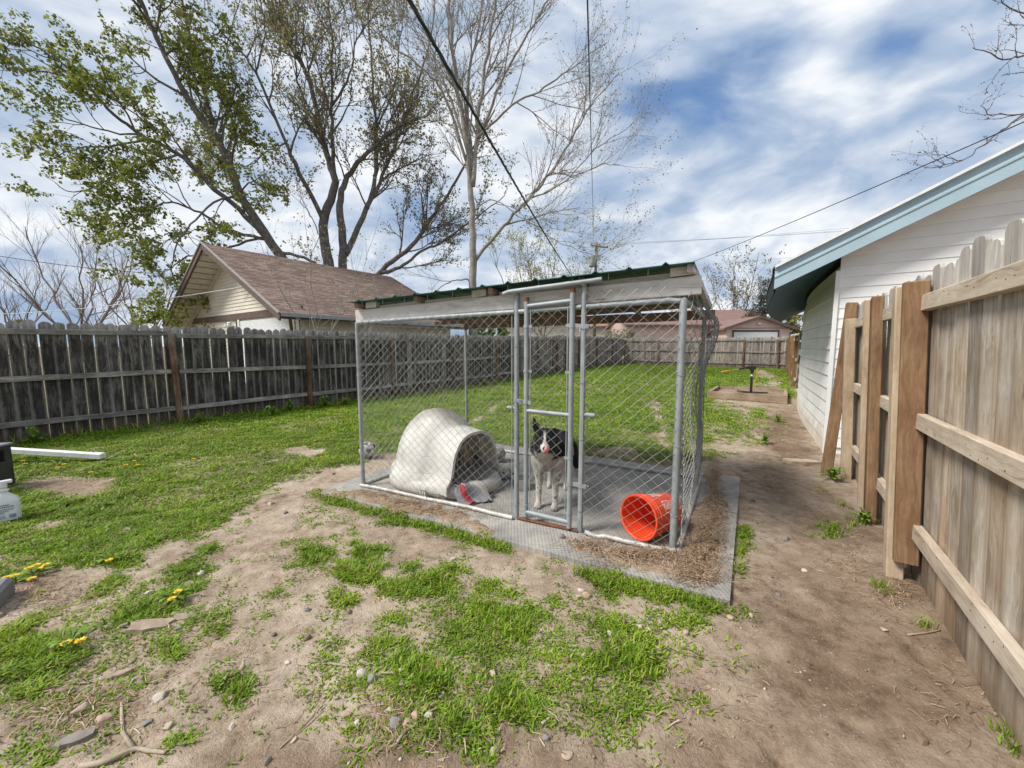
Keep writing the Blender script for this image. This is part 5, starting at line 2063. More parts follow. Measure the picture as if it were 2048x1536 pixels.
    for pts, w in strokes:
        s_ = stroke(pts, w)
        allm.add(s_.v, s_.f)
    allm.build('printed_mark', wm, root)
    # a second faded print on top
    allm = MB()
    for k in range(4):
        s_ = stroke([(.135 + k * .016, .12 + .01 * (k % 2)), (.135 + k * .016, .25 - .012 * k)], .009)
        allm.add(s_.v, s_.f)
    allm.build('printed_mark', wm, root)


build_bucket()
# ------------------------------------------------------------------ black and white dog behind the gate
def build_dog():
    front = Vector((.302, 3.325, 0))
    hind = Vector((.475, 3.85, 0))
    org = (front + hind) / 2
    fw = (front - hind).normalized()
    sd = Vector((-fw.y, fw.x, 0))                 # the dog's own left = right in the picture
    if sd.x < 0:
        sd = -sd
    Z0 = MAT_Z
    T = lambda f, s, z: org + fw * f + sd * s + Vector((0, 0, z + Z0))
    chains = [
        [(-.30, 0, .50, .105), (-.22, 0, .515, .122), (-.10, 0, .525, .115), (.04, 0, .52, .125), (.16, 0, .525, .130), (.25, 0, .545, .116)],
        [(-.05, 0, .47, .10), (.12, 0, .465, .112), (.22, 0, .475, .115), (.27, 0, .50, .095), (.28, 0, .43, .07)],
        [(.20, 0, .60, .120), (.29, 0, .635, .112), (.36, .0, .665, .095), (.41, 0, .685, .085)],
        [(.24, 0, .52, .12), (.32, 0, .57, .098), (.37, 0, .62, .085)],
        [(.405, 0, .700, .082), (.455, 0, .700, .077), (.485, 0, .685, .062)],
        [(.44, -.045, .675, .05), (.44, .045, .675, .05)],
        [(.485, 0, .672, .052), (.53, 0, .657, .042), (.575, 0, .65, .036), (.60, 0, .648, .030)],
        [(.48, 0, .638, .042), (.53, 0, .628, .030), (.575, 0, .622, .022)],
        [(.40, -.055, .745, .034), (.392, -.075, .79, .027), (.388, -.088, .835, .016), (.386, -.092, .865, .006)],
        [(.40, .055, .745, .034), (.40, .085, .765, .024), (.425, .105, .745, .016), (.44, .11, .715, .008)],
    ]
    for s in (-1, 1):
        y = s * .078
        chains.append([(.17, s * .085, .54, .085), (.19, s * .088, .44, .070), (.195, s * .085, .35, .050), (.20, y, .26, .037), (.21, y, .17, .029), (.215, y, .10, .026), (.222, y, .05, .028), (.245, y, .028, .029), (.268, y, .022, .022)])
        for k in (-1, 0, 1):
            chains.append([(.245, y + k * .016, .022, .016), (.278 - abs(k) * .006, y + k * .019, .016, .0135)])
        yy = s * .088
        chains.append([(-.25, s * .065, .52, .10), (-.21, yy, .40, .082), (-.20, yy, .31, .056), (-.27, yy, .235, .036), (-.315, yy, .185, .029), (-.305, yy, .11, .024), (-.295, yy, .05, .027), (-.265, yy, .026, .027), (-.245, yy, .02, .02)])
    chains.append([(-.33, 0, .555, .045), (-.40, .07, .52, .04), (-.44, .13, .42, .042), (-.44, .165, .30, .046), (-.43, .18, .19, .038), (-.42, .185, .11, .016)])
    V, Fc = [], []
    mb = MB()
    for ch in chains:
        # resample densely into overlapping balls joined by tubes
        pts = [T(*c_[:3]) for c_ in ch]
        rad = [c_[3] for c_ in ch]
        P2, R2 = [], []
        for i in range(len(pts) - 1):
            for k in range(4):
                f = k / 4
                P2.append(pts[i].lerp(pts[i + 1], f))
                R2.append(rad[i] * (1 - f) + rad[i + 1] * f)
        P2.append(pts[-1])
        R2.append(rad[-1])
        d0 = (P2[0] - P2[1]).normalized()
        d1 = (P2[-1] - P2[-2]).normalized()
        head = [(P2[0] + d0 * R2[0] * math.sin(a), R2[0] * math.cos(a)) for a in (R(80), R(55), R(28))]
        tail = [(P2[-1] + d1 * R2[-1] * math.sin(a), R2[-1] * math.cos(a)) for a in (R(28), R(55), R(80))]
        PP = [h[0] for h in head] + P2 + [h[0] for h in tail]
        RR = [h[1] for h in head] + R2 + [h[1] for h in tail]
        mb.tube(PP, RR, 14)
    tmp = bpy.data.objects.new('dog_tmp', mb.mesh('dog_tmp'))
    COL.objects.link(tmp)
    rm = tmp.modifiers.new('r', 'REMESH')
    rm.mode = 'VOXEL'
    rm.voxel_size = .0065
    sm = tmp.modifiers.new('s', 'SMOOTH')
    sm.factor = .5
    sm.iterations = 5
    dg = bpy.context.evaluated_depsgraph_get()
    me = bpy.data.meshes.new_from_object(tmp.evaluated_get(dg))
    bpy.data.objects.remove(tmp)
    n = len(me.vertices)
    co = np.zeros(n * 3, np.float32)
    me.vertices.foreach_get('co', co)
    co = co.reshape(-1, 3)
    d = co - np.array(org)
    f = d @ np.array(fw)
    s = d @ np.array(sd)
    z = co[:, 2] - Z0
    nz = np.array([mnoise.noise(Vector((a * 14, b * 14, c_ * 14))) for a, b, c_ in co])
    nf = np.array([mnoise.noise(Vector((a * 55, b * 55, c_ * 55))) for a, b, c_ in co])
    wob = nz * .02 + nf * .012
    black = np.zeros(n, bool)
    # saddle and flanks
    black |= (z + wob > .475 - .05 * (f > .15)) & (f < .19)
    black |= (np.abs(s) > .075) & (z + wob > .42) & (f < .16) & (f > -.1)
    black |= (np.abs(s) > .034) & (z + wob > .50) & (f < .36)
    black |= (z + wob > .585) & (f < .42) & (np.abs(s) > .012)
    # neck, cheeks and head
    black |= (f >= .17) & (z + wob > .60 - .35 * np.clip(f - .3, 0, .2)) & (np.abs(s) > .03) & (f < .5)
    black |= (f >= .17) & (f < .36) & (z > .66)
    head = (f > .36) & (z > .585)
    black |= head & (z + wob * .4 > .64)
    black |= (z > .76)
    black |= (f < -.33) & (z + wob * 2 > .20) & (np.abs(s) > .02) & (f < -.37)
    white = head & (np.abs(s + wob * .15) < .007 + .004 * sstep(z, .70, .77) + .018 * sstep(f, .52, .58)) & (z > .60) & (z < .775) & (f > .43)
    white |= (f > .56) & (z < .68) & (z > .4)
    white |= (f > .49) & (z < .64)
    black &= ~white
    # smoky sides of the muzzle
    black |= (f > .5) & (f < .56) & (np.abs(s) > .036) & (z > .645)
    base = np.where(black[:, None], np.array([[.011, .011, .012]]), np.array([[.58, .545, .49]]))
    # grey-tan chest and belly
    ch = np.clip(1 - np.hypot(s / .075, (z - .41) / .10), 0, 1) * (f > .1) * ~black
    ch = np.maximum(ch, np.clip(1 - np.abs(z - .38) / .08, 0, 1) * (np.abs(s) < .06) * ~black * (f > -.3) * (f < .27))
    base = base * (1 - ch[:, None] * .8) + np.array([[.30, .255, .20]]) * ch[:, None] * .8
    # ticking on the legs
    tick = (nf > .42) & (z < .33) & (z > .07) & ~black
    base[tick] *= .25
    grey = np.clip(nz * .6 + .25, 0, .6) * (~black)
    base = base * (1 - .35 * grey[:, None])
    base = np.where((black & (nz > .45) & (z < .7))[:, None], base + .02, base)
    # fur relief
    nrm = np.zeros(n * 3, np.float32)
    me.vertices.foreach_get('normal', nrm)
    nrm = nrm.reshape(-1, 3)
    fur = np.array([mnoise.noise(Vector((a * 60, b * 60, c_ * 22))) for a, b, c_ in co])
    amp = np.where((f > .42) | (z < .25), .0012, .0035)
    co2 = co + nrm * (fur * amp)[:, None]
    me.vertices.foreach_set('co', co2.ravel().astype(np.float32))
    # head turned towards the camera
    hang = R(14) * sstep(f, .27, .42)
    pf_, ps_ = f - .33, s
    nf_ = .33 + pf_ * np.cos(hang) - ps_ * np.sin(hang)
    ns_ = pf_ * np.sin(hang) + ps_ * np.cos(hang)
    dxy = (nf_ - f)[:, None] * np.array(fw)[None] + (ns_ - s)[:, None] * np.array(sd)[None]
    co2 = co2 + dxy
    me.vertices.foreach_set('co', co2.ravel().astype(np.float32))
    def TH(f_, s_, z_):
        q = R(14)
        return T(.33 + (f_ - .33) * math.cos(q) - s_ * math.sin(q), (f_ - .33) * math.sin(q) + s_ * math.cos(q), z_)
    a = me.color_attributes.new('Col', 'FLOAT_COLOR', 'POINT')
    cc = np.ones((n, 4), np.float32)
    cc[:, :3] = base
    a.data.foreach_set('color', cc.ravel())
    me.polygons.foreach_set('use_smooth', [True] * len(me.polygons))
    m, t, b = new_mat('dog_coat')
    tc = t.n('ShaderNodeTexCoord').outputs['Object']
    at = t.n('ShaderNodeAttribute', attribute_name='Col').outputs['Color']
    nn = t.noise(t.n('ShaderNodeMapping', {'Vector': tc, 'Scale': (1, 1, .35)}).outputs[0], 130, 4, .7)
    t.set(b, 'Base Color', t.mix(.5, at, t.mix(1.0, at, t.ramp(nn, [(.35, .45), (.65, 1.3)]), 'MULTIPLY')))
    t.set(b, 'Roughness', .7)
    t.set(b, 'Specular IOR Level', .3)
    t.set(b, 'Sheen Weight', .15)
    bump(t, b, nn, .5, .006)
    root = thing('dog', 'black and white dog standing behind the kennel gate, licking its nose', 'dog', tuple(org))
    me.materials.clear()
    link('body', me, m, root)
    # short fur strands lying down the coat
    me.calc_loop_triangles()
    rng = np.random.default_rng(6)
    pick = rng.choice(n, min(22000, n), replace=False)
    pick = pick[(z[pick] > .10)]
    p = co2[pick]
    nn_ = nrm[pick]
    down = np.array([[-fw.x * .5, -fw.y * .5, -1.0]])
    tg = down - nn_ * (nn_ @ down[0])[:, None]
    tg /= np.linalg.norm(tg, axis=1)[:, None] + 1e-6
    side = np.cross(nn_, tg)
    Ln = np.where((f[pick] > .42), .006, np.where(z[pick] < .3, .011, .028))[:, None] * rng.uniform(.7, 1.3, (len(pick), 1))
    wdt = .0015
    v0 = p - side * wdt
    v1 = p + side * wdt
    v2 = p + tg * Ln + nn_ * Ln * .28 + side * rng.normal(0, .15, (len(pick), 1)) * Ln
    VV = np.stack([v0, v1, v2], 1).reshape(-1, 3)
    FF = np.arange(len(VV)).reshape(-1, 3)
    colr = np.repeat(base[pick] * rng.uniform(.75, 1.2, (len(pick), 1)), 3, axis=0)
    fm = mesh_np('fur', VV, FF, {'Col': colr})
    link('fur', fm, m, root, kind='stuff')
    # nose, tongue, eyes
    mb = MB()
    mb.lathe([(.0, -.016), (.014, -.012), (.019, -.002), (.017, .008), (.008, .014), (.0, .015)], 14, TH(.622, 0, .660), Matrix.Rotation(R(90), 3, 'X'))
    mb.build('nose', M['dog_nose'], root, smooth=True)
    rows = []
    for i, (ff, zz, w) in enumerate(((.585, .628, .016), (.61, .622, .019), (.635, .630, .020), (.646, .648, .019), (.644, .668, .015), (.634, .682, .008))):
        rows.append([TH(ff + .004 * (1 - abs(k)), k * w + .010 * i / 5 + .002, zz - .004 * abs(k)) for k in (-1, -.5, 0, .5, 1)])
    o = MB().grid(rows).build('tongue', M['tongue'], root, smooth=True)
    md = o.modifiers.new('thick', 'SOLIDIFY')
    md.thickness = .006
    md.offset = 0
    for k in (-1, 1):
        mb = MB()
        mb.lathe([(.0, -.011), (.008, -.008), (.011, 0), (.008, .008), (.0, .011)], 10, TH(.508, k * .036, .712))
        mb.build('eye', M['dog_nose'], root, smooth=True)
    # claws
    for s_ in (-1, 1):
        for k in (-1, 0, 1):
            mb = MB().tube([T(.286 - abs(k) * .006, s_ * .078 + k * .019, .014), T(.296 - abs(k) * .006, s_ * .078 + k * .020, .006)], [.004, .0015], 5)
            mb.build('claw', M['dog_nose'], root)


build_dog()
# ------------------------------------------------------------------ trees
class Tree:
    def __init__(s, seed):
        s.r = random.Random(seed)
        s.wood = MB()
        s.twig = MB()
        s.leaf = []

    def rv(s):
        r = s.r
        while True:
            v = Vector((r.uniform(-1, 1), r.uniform(-1, 1), r.uniform(-1, 1)))
            if .05 < v.length < 1:
                return v.normalized()

    def limb(s, pts, r0, r1, kids, n=10, wob=.05):
        """A drawn limb: smooth polyline, then side branches."""
        P = []
        m = len(pts)
        for i in range(m - 1):
            p0, p1, p2, p3 = pts[max(i - 1, 0)], pts[i], pts[i + 1], pts[min(i + 2, m - 1)]
            for k in range(5):
                t = k / 5
                P.append(.5 * ((2 * p1) + (p2 - p0) * t + (2 * p0 - 5 * p1 + 4 * p2 - p3) * t * t + (3 * p1 - p0 - 3 * p2 + p3) * t ** 3))
        P.append(pts[-1].copy())
        q = len(P)
        for i in range(1, q - 1):
            P[i] = P[i] + s.rv() * wob
        r0, r1 = r0 * .70, r1 * .7
        rad = [r0 + (r1 - r0) * (i / (q - 1)) ** .7 for i in range(q)]
        s.wood.tube(P, rad, n)
        s.branch_from(P, rad, kids)
        return P, rad

    def branch_from(s, P, rad, kids):
        """kids: dict(lv, den, len, ang, up, t0, sub, leaves...)"""
        if not kids:
            return
        r = s.r
        L = sum((P[i + 1] - P[i]).length for i in range(len(P) - 1))
        num = max(1, int(L * kids['den'] + r.random()))
        for _ in range(num):
            t = kids.get('t0', .2) + (1 - kids.get('t0', .2)) * r.random() ** .85
            i = min(int(t * (len(P) - 1)), len(P) - 2)
            f = t * (len(P) - 1) - i
            p = P[i].lerp(P[i + 1], f)
            tg = (P[i + 1] - P[i]).normalized()
            a = R(r.gauss(kids['ang'], 10))
            side = s.rv()
            side = (side - tg * side.dot(tg)).normalized()
            d = tg * math.cos(a) + side * math.sin(a)
            d = (d + Vector((0, 0, kids.get('up', .15))) + kids.get('pull', Vector((0, 0, 0)))).normalized()
            ln = kids['len'] * r.uniform(.55, 1.25) * (1.15 - .55 * t)
            rr = min(rad[i] * .62, kids['r'] * r.uniform(.75, 1.2))
            s.grow(p, d, ln, rr, kids)

    def grow(s, p, d, ln, rr, k):
        r = s.r
        n = k.get('seg', 4)
        P = [p]
        dd = d.copy()
        st = ln / n
        for i in range(n):
            dd = (dd + s.rv() * k.get('wig', .22) + Vector((0, 0, k.get('bend', .04)))).normalized()
            P.append(P[-1] + dd * st)
        tip = k.get('tip', .3)
        rad = [rr * (1 - (1 - tip) * i / n) for i in range(n + 1)]
        (s.wood if k['lv'] <= 1 else s.twig).tube(P, rad, k.get('n', 4), cap=False)
        if k.get('sub'):
            s.branch_from(P, rad, k['sub'])
        for _ in range(k.get('leaves', 0)):
            t = r.random() ** .7
            i = min(int(t * n), n - 1)
            q = P[i].lerp(P[i + 1], t * n - i)
            s.leaf.append(q + s.rv() * r.random() * k.get('spread', .15))

    def finish(s, root, bark, leafm, lsize, seed, hang=.4, crown_label=None, aspect=.62):
        if s.wood.v:
            o = s.wood.build('trunk', bark, root, smooth=True)
        if s.twig.v:
            s.twig.build('twig', bark, root, kind='stuff', smooth=True)
        if s.leaf:
            link('crown', leaf_mesh(np.array(s.leaf), lsize, seed, hang, aspect), leafm, root, kind='stuff')
        return root


def leaf_mesh(C, size, seed, hang=.4, aspect=.62):
    rng = np.random.default_rng(seed)
    n = len(C)
    a = rng.normal(size=(n, 3))
    a[:, 2] -= hang
    a /= np.linalg.norm(a, axis=1)[:, None]
    b = rng.normal(size=(n, 3))
    b -= a * np.sum(a * b, 1)[:, None]
    b /= np.linalg.norm(b, axis=1)[:, None]
    c = np.cross(a, b)
    L = size * rng.uniform(.6, 1.35, (n, 1))
    W = L * aspect * .5
    v0 = C
    v1 = C + a * L * .45 + b * W + c * L * .10
    v2 = C + a * L
    v3 = C + a * L * .45 - b * W + c * L * .10
    V = np.stack([v0, v1, v2, v3], 1).reshape(-1, 3)
    i = np.arange(n) * 4
    Fc = np.concatenate([np.stack([i, i + 1, i + 2], 1), np.stack([i, i + 2, i + 3], 1)])
    return mesh_np('leaves', V, Fc)


def pl(*a):
    return [LP(x, y, Y) for x, y, Y in a]


def big_tree_1():
    T_ = Tree(11)
    twig = dict(lv=3, den=4.6, len=.8, ang=42, r=.014, n=3, seg=3, wig=.35, leaves=18, spread=.16, up=.0, bend=-.05)
    sub = dict(lv=2, den=2.3, len=1.8, ang=42, r=.026, n=4, seg=4, wig=.28, leaves=3, spread=.2, sub=twig, up=.05, bend=-.02)
    big = dict(lv=1, den=1.05, len=3.6, ang=46, r=.06, n=5, seg=5, wig=.25, leaves=3, spread=.3, sub=sub, t0=.12, up=.05, bend=-.01)
    twl = dict(twig, leaves=3, den=3.4)
    subl = dict(sub, leaves=2, den=1.5, sub=twl)
    lite = dict(big, sub=subl, den=.8, leaves=1, len=2.6)
    base = LP(620, 640, 20)
    base.z = -.1
    trunk = [base, LP(600, 575, 20), LP(558, 508, 20), LP(483, 392, 19.8), LP(442, 292, 19.4), LP(375, 200, 19), LP(333, 117, 18.6), LP(288, 20, 18.2), LP(255, -70, 18)]
    T_.limb(trunk, .48, .07, dict(big, t0=.35), 12)
    T_.limb(pl((433, 290, 19.4), (417, 217, 19.6), (392, 125, 20), (363, 0, 20.5), (350, -80, 21)), .17, .05, lite, 9)
    T_.limb(pl((540, 485, 20), (492, 433, 19.8), (417, 367, 19.2), (358, 308, 18.6), (283, 271, 18), (217, 217, 17.4), (167, 162, 17), (104, 112, 16.5), (20, 70, 16)), .22, .035, big, 9)
    T_.limb(pl((530, 478, 20), (454, 458, 19), (400, 425, 18.4), (345, 405, 18), (300, 415, 17.6), (255, 425, 17.3)), .13, .025, dict(big, den=1.5, len=2.6), 8)
    T_.limb(pl((521, 475, 20), (440, 500, 18.8), (385, 510, 18), (345, 535, 17.7), (320, 545, 17.5)), .10, .02, dict(big, den=1.6, len=2.0, pull=Vector((0, 0, -.15))), 7)
    T_.limb(pl((483, 392, 19.8), (440, 400, 18), (380, 450, 17), (345, 520, 16.6), (360, 590, 16.5)), .09, .02, dict(big, den=1.7, len=2.0, pull=Vector((0, 0, -.2))), 7)
    T_.limb(pl((442, 292, 19.4), (455, 230, 19.8), (470, 170, 20), (455, 90, 20.5), (480, 0, 21)), .10, .03, lite, 7)
    T_.limb(pl((358, 308, 18.6), (290, 330, 17.6), (210, 365, 17), (150, 385, 16.5), (110, 365, 16.2)), .08, .02, dict(big, den=1.3, len=1.8), 7)
    T_.limb(pl((283, 271, 18), (200, 260, 17.2), (120, 230, 16.6), (60, 165, 16)), .07, .015, dict(big, den=1.0, len=2.4), 7)
    T_.limb(pl((560, 505, 20), (620, 520, 20), (655, 560, 20)), .12, .08, None, 7)
    root = thing('maple_tree', 'large leaning maple with fresh green leaves behind the cream garage roof', 'tree', tuple(base), 'trees beyond the left fence')
    return T_.finish(root, M['bark_dark'], M['leaf_green'], .12, 1, .3, aspect=.8)


def big_tree_2():
    T_ = Tree(22)
    twig = dict(lv=3, den=5.4, len=1.0, ang=38, r=.014, n=3, seg=3, wig=.3, leaves=4, spread=.12, up=.1)
    sub = dict(lv=2, den=2.7, len=2.1, ang=38, r=.030, n=4, seg=4, wig=.25, leaves=1, spread=.12, sub=twig, up=.12)
    big = dict(lv=1, den=1.0, len=3.3, ang=36, r=.06, n=5, seg=5, wig=.22, leaves=1, sub=sub, t0=.15, up=.2)
    base = LP(668, 650, 22)
    base.z = -.1
    Y = 22
    T_.limb([base, LP(662, 580, Y), LP(655, 510, Y), LP(646, 440, Y), LP(670, 373, Y), LP(659, 325, Y), LP(637, 246, Y), LP(615, 149, Y), LP(576, 70, Y), LP(545, -10, Y)], .55, .07, dict(big, t0=.4), 12)
    T_.limb(pl((672, 373, Y), (664, 281, 21.5), (664, 211, 21), (664, 88, 20.5), (655, -20, 20)), .18, .05, big, 9)
    T_.limb(pl((650, 450, Y), (589, 325, 21), (571, 286, 20.6), (510, 145, 20), (466, 88, 19.8), (410, 30, 19.5)), .20, .03, big, 9)
    T_.limb([LP(672, 600, Y), LP(686, 518, Y), LP(681, 422, Y), LP(686, 373, Y), LP(716, 325, Y), LP(752, 290, 21.5), LP(795, 255, 21), LP(860, 228, 20.5)], .42, .05, dict(big, t0=.4), 11)
    T_.limb(pl((690, 510, Y), (734, 417, 22.3), (752, 352, 22.5), (752, 264, 22.8), (743, 132, 23), (735, 0, 23)), .26, .05, big, 9)
    T_.limb(pl((734, 417, 22.3), (765, 352, 22.5), (795, 281, 22.8), (822, 198, 23), (860, 90, 23), (870, 0, 23)), .18, .04, big, 8)
    T_.limb(pl((637, 246, Y), (600, 180, 21), (590, 100, 20.5), (600, 0, 20)), .10, .03, big, 7)
    T_.limb(pl((664, 211, 21), (700, 150, 20.5), (715, 80, 20), (760, 10, 19.5)), .10, .03, big, 7)
    T_.limb(pl((571, 286, 20.6), (540, 300, 20), (500, 330, 19.5), (455, 345, 19.2)), .07, .02, dict(big, den=1.0), 6)
    T_.limb(pl((752, 264, 22.8), (790, 170, 22.5), (800, 80, 22), (810, -20, 22)), .09, .03, big, 7)
    T_.limb(pl((615, 149, Y), (640, 80, 21.5), (690, 10, 21)), .07, .03, big, 7)
    T_.limb(pl((510, 145, 20), (530, 70, 20), (520, -10, 20)), .07, .03, big, 7)
    T_.limb(pl((646, 440, Y), (640, 470, 20.5), (620, 430, 20), (600, 400, 19.5)), .06, .02, big, 6)
    root = thing('maple_tree', 'dark trunked maple with many upright stems and sparse bronze leaves', 'tree', tuple(base), 'trees beyond the left fence')
    T_.finish(root, M['bark_dark'], M['leaf_mixed'], .115, 2, .3, aspect=.8)
    # leaning stems further right
    T2 = Tree(23)
    b2 = LP(705, 640, 24)
    b2.z = -.1
    Y = 24
    big2 = dict(big, den=.8, sub=dict(sub, sub=dict(twig, leaves=4)))
    T2.limb([b2, LP(740, 580, Y), LP(765, 540, Y), LP(822, 492, Y), LP(861, 439, Y), LP(905, 373, Y), LP(945, 300, Y), LP(990, 220, Y)], .34, .05, dict(big2, t0=.3), 9)
    T2.limb(pl((765, 545, Y), (800, 535, Y), (839, 505, Y), (892, 479, Y), (960, 430, 23), (1010, 390, 22.5)), .20, .03, big2, 8)
    root = thing('leaning_tree', 'slanting twin stemmed tree leaning right over the cream garage roof', 'tree', tuple(b2), 'trees beyond the left fence')
    T2.finish(root, M['bark_mid'], M['leaf_bud'], .13, 3, .3)


def big_tree_3():
    T_ = Tree(33)
    twig = dict(lv=3, den=5.0, len=.95, ang=32, r=.020, n=3, seg=3, wig=.3, leaves=1, spread=.015, up=.15)
    sub = dict(lv=2, den=3.0, len=1.9, ang=34, r=.023, n=3, seg=4, wig=.24, leaves=1, spread=.02, sub=twig, up=.12)
    big = dict(lv=1, den=1.0, len=2.8, ang=32, r=.042, n=4, seg=5, wig=.2, leaves=0, sub=sub, t0=.15, up=.15)
    Y = 18.0
    base = LP(945, 690, Y)
    base.z = -.1
    T_.limb([base, LP(945, 585, Y), LP(945, 490, Y), LP(944, 395, Y), LP(932, 281, Y), LP(914, 176, Y), LP(901, 44, Y), LP(898, -60, Y)], .33, .06, dict(big, t0=.35), 12)
    T_.limb(pl((945, 373, Y), (954, 264, Y), (971, 132, 17.6), (993, 0, 17.2), (1005, -60, 17)), .17, .05, big, 9)
    T_.limb(pl((944, 340, Y), (936, 176, 18.4), (958, 44, 18.8), (965, -40, 19)), .14, .04, big, 8)
    T_.limb(pl((962, 264, 17.9), (1002, 167, 17.4), (1050, 79, 17), (1090, 9, 16.6), (1120, -40, 16.4)), .11, .03, big, 8)
    T_.limb(pl((955, 275, 17.9), (1024, 211, 17.4), (1090, 176, 17), (1147, 132, 16.6), (1215, 85, 16.2)), .09, .02, dict(big, den=1.3), 8)
    T_.limb(pl((949, 523, Y), (1006, 453, 17.4), (1055, 400, 17), (1103, 343, 16.6), (1147, 272, 16.2), (1182, 211, 16), (1238, 145, 15.8)), .13, .02, dict(big, den=1.5), 8)
    T_.limb(pl((936, 330, Y), (892, 198, 17.4), (853, 145, 17), (765, 75, 16.5), (720, 20, 16.2)), .11, .02, big, 8)
    T_.limb(pl((938, 300, Y), (883, 154, 18.6), (857, 79, 19), (830, -20, 19.2)), .10, .02, big, 7)
    T_.limb(pl((1055, 400, 17), (1120, 370, 16.5), (1190, 300, 16), (1262, 250, 15.6)), .06, .015, dict(big, den=1.8), 6)
    T_.limb(pl((1103, 343, 16.6), (1150, 350, 16.2), (1200, 330, 15.8), (1240, 330, 15.6)), .05, .012, dict(big, den=1.9), 6)
    T_.limb(pl((948, 420, Y), (990, 400, 17.4), (1050, 440, 16.8), (1110, 480, 16.4), (1190, 510, 16), (1235, 490, 15.8)), .05, .012, dict(big, den=1.7, pull=Vector((0, 0, -.1))), 6)
    T_.limb(pl((944, 560, Y), (905, 560, 17.4), (870, 585, 17)), .07, .02, dict(big, den=1.0), 6)
    root = thing('bare_tree', 'tall pale barked tree in bud with spreading bare limbs behind the kennel', 'tree', tuple(base), 'trees beyond the left fence')
    T_.finish(root, M['bark_pale'], M['leaf_bud'], .065, 4, .1)


def generic_tree(name, label, base, h, spread, seed, bark, leafm, lsize, leaves, den=1.0, lean=(0, 0), stems=3, group=None, r0=None, up=.25, cat='tree', thin=1.0, ang=36, fork=.25):
    T_ = Tree(seed)
    rr = r0 or h * .022
    twig = dict(lv=3, den=2.2 * den * 6 / h, len=h * .09, ang=ang, r=.0019 * h * thin, n=3, seg=3, wig=.32, leaves=leaves, spread=h * .02, up=up)
    sub = dict(lv=2, den=1.7 * den * 8 / h, len=h * .16, ang=ang, r=.0034 * h * thin, n=3, seg=4, wig=.26, leaves=leaves, spread=h * .02, sub=twig, up=up)
    big = dict(lv=1, den=1.1 * den * 9 / h, len=h * .28, ang=ang + 4, r=.006 * h * thin, n=4, seg=5, wig=.22, leaves=0, sub=sub, t0=.12, up=up)
    r = T_.r
    b = Vector(base)
    top = b + Vector((lean[0], lean[1], h * fork))
    T_.limb([b, b.lerp(top, .5) + T_.rv() * .02 * h, top], rr, rr * .7, None, 8, wob=0)
    for i in range(stems):
        a = 2 * PI * i / stems + r.uniform(-.4, .4)
        e = top + Vector((math.cos(a) * spread * r.uniform(.6, 1), math.sin(a) * spread * r.uniform(.6, 1), h * r.uniform(.55, .75)))
        m1 = top.lerp(e, .45) + Vector((math.cos(a), math.sin(a), 0)) * spread * .12
        T_.limb([top, m1, e], rr * .55, rr * .12, big, 6, wob=.01 * h)
    root = thing(name, label, cat, tuple(b), group)
    return T_.finish(root, bark, leafm, lsize, seed, .2)


big_tree_1()
big_tree_2()
big_tree_3()


def gp_at(px, Y, z=0.1):
    v = LP(px, 700, Y)
    return Vector((v.x, v.y, z))


g = 'bare trees on the left skyline'
generic_tree('bare_tree', 'bare fan shaped tree on the left skyline, tallest of the leafless ones', gp_at(165, 34), 14.0, 5.6, 41, M['bark_purple'], M['leaf_bud'], .1, 0, 1.7, stems=6, group=g, ang=30, fork=.12, up=.3)
generic_tree('bare_tree', 'small bare tree at the left edge of the picture above the fence', gp_at(35, 36), 10.5, 3.6, 42, M['bark_purple'], M['leaf_bud'], .1, 0, 1.2, stems=5, group=g, ang=34, fork=.2)
generic_tree('bare_tree', 'brownish bare tree between the fan shaped tree and the green maple', gp_at(285, 38), 11.5, 4.6, 43, M['bark_purple'], M['leaf_bud'], .1, 0, 1.1, stems=5, group=g, ang=34, fork=.15)
generic_tree('shrub', 'low tangled bare shrub above the fence left of the cream garage', gp_at(250, 30), 6.8, 3.4, 44, M['bark_purple'], M['leaf_bud'], .1, 0, 1.6, stems=7, group=g, cat='shrub', fork=.05)
generic_tree('shrub', 'yellow green bush at the far left edge just above the fence', gp_at(15, 40), 4.6, 2.2, 45, M['bark_mid'], M['leaf_willow'], .22, 6, 1.2, stems=6, cat='shrub', fork=.08)
generic_tree('willow_tree', 'pale yellow green tree coming into leaf behind the bare tree', gp_at(1085, 36), 12.5, 5.4, 46, M['bark_pale'], M['leaf_willow'], .13, 9, 1.5, stems=6, fork=.15, ang=30)
generic_tree('elm_tree', 'loose grey green tree in early leaf above the pink house', gp_at(1470, 47), 11.8, 4.6, 47, M['bark_mid'], M['leaf_bud'], .22, 5, 1.1, stems=5, fork=.25)
generic_tree('elm_tree', 'pale budding tree left of the pink house, half hidden by the garage eave', gp_at(1395, 55), 9.0, 4.0, 48, M['bark_mid'], M['leaf_bud'], .22, 4, 1.0, stems=5, fork=.25)
generic_tree('shrub', 'yellow green bush between the pink garage and the white garage', gp_at(1592, 40), 5.6, 1.7, 49, M['bark_mid'], plain('yellow_leaf', (.30, .26, .05), (.22, .2, .05), 4, .7, 0, 0), .25, 7, 1.2, stems=6, cat='shrub', fork=.06)
generic_tree('evergreen_shrub', 'dark green shrub beyond the left fence seen under the kennel roof', gp_at(985, 24), 2.7, .9, 50, M['bark_mid'], M['weed'], .12, 9, 1.6, stems=7, cat='shrub', fork=.06)
generic_tree('shrub', 'grey brown rounded bush behind the fence left of the pink building', gp_at(1235, 33), 3.0, 1.3, 51, M['bark_purple'], M['leaf_bud'], .10, 3, 1.7, stems=8, cat='shrub', fork=.05)
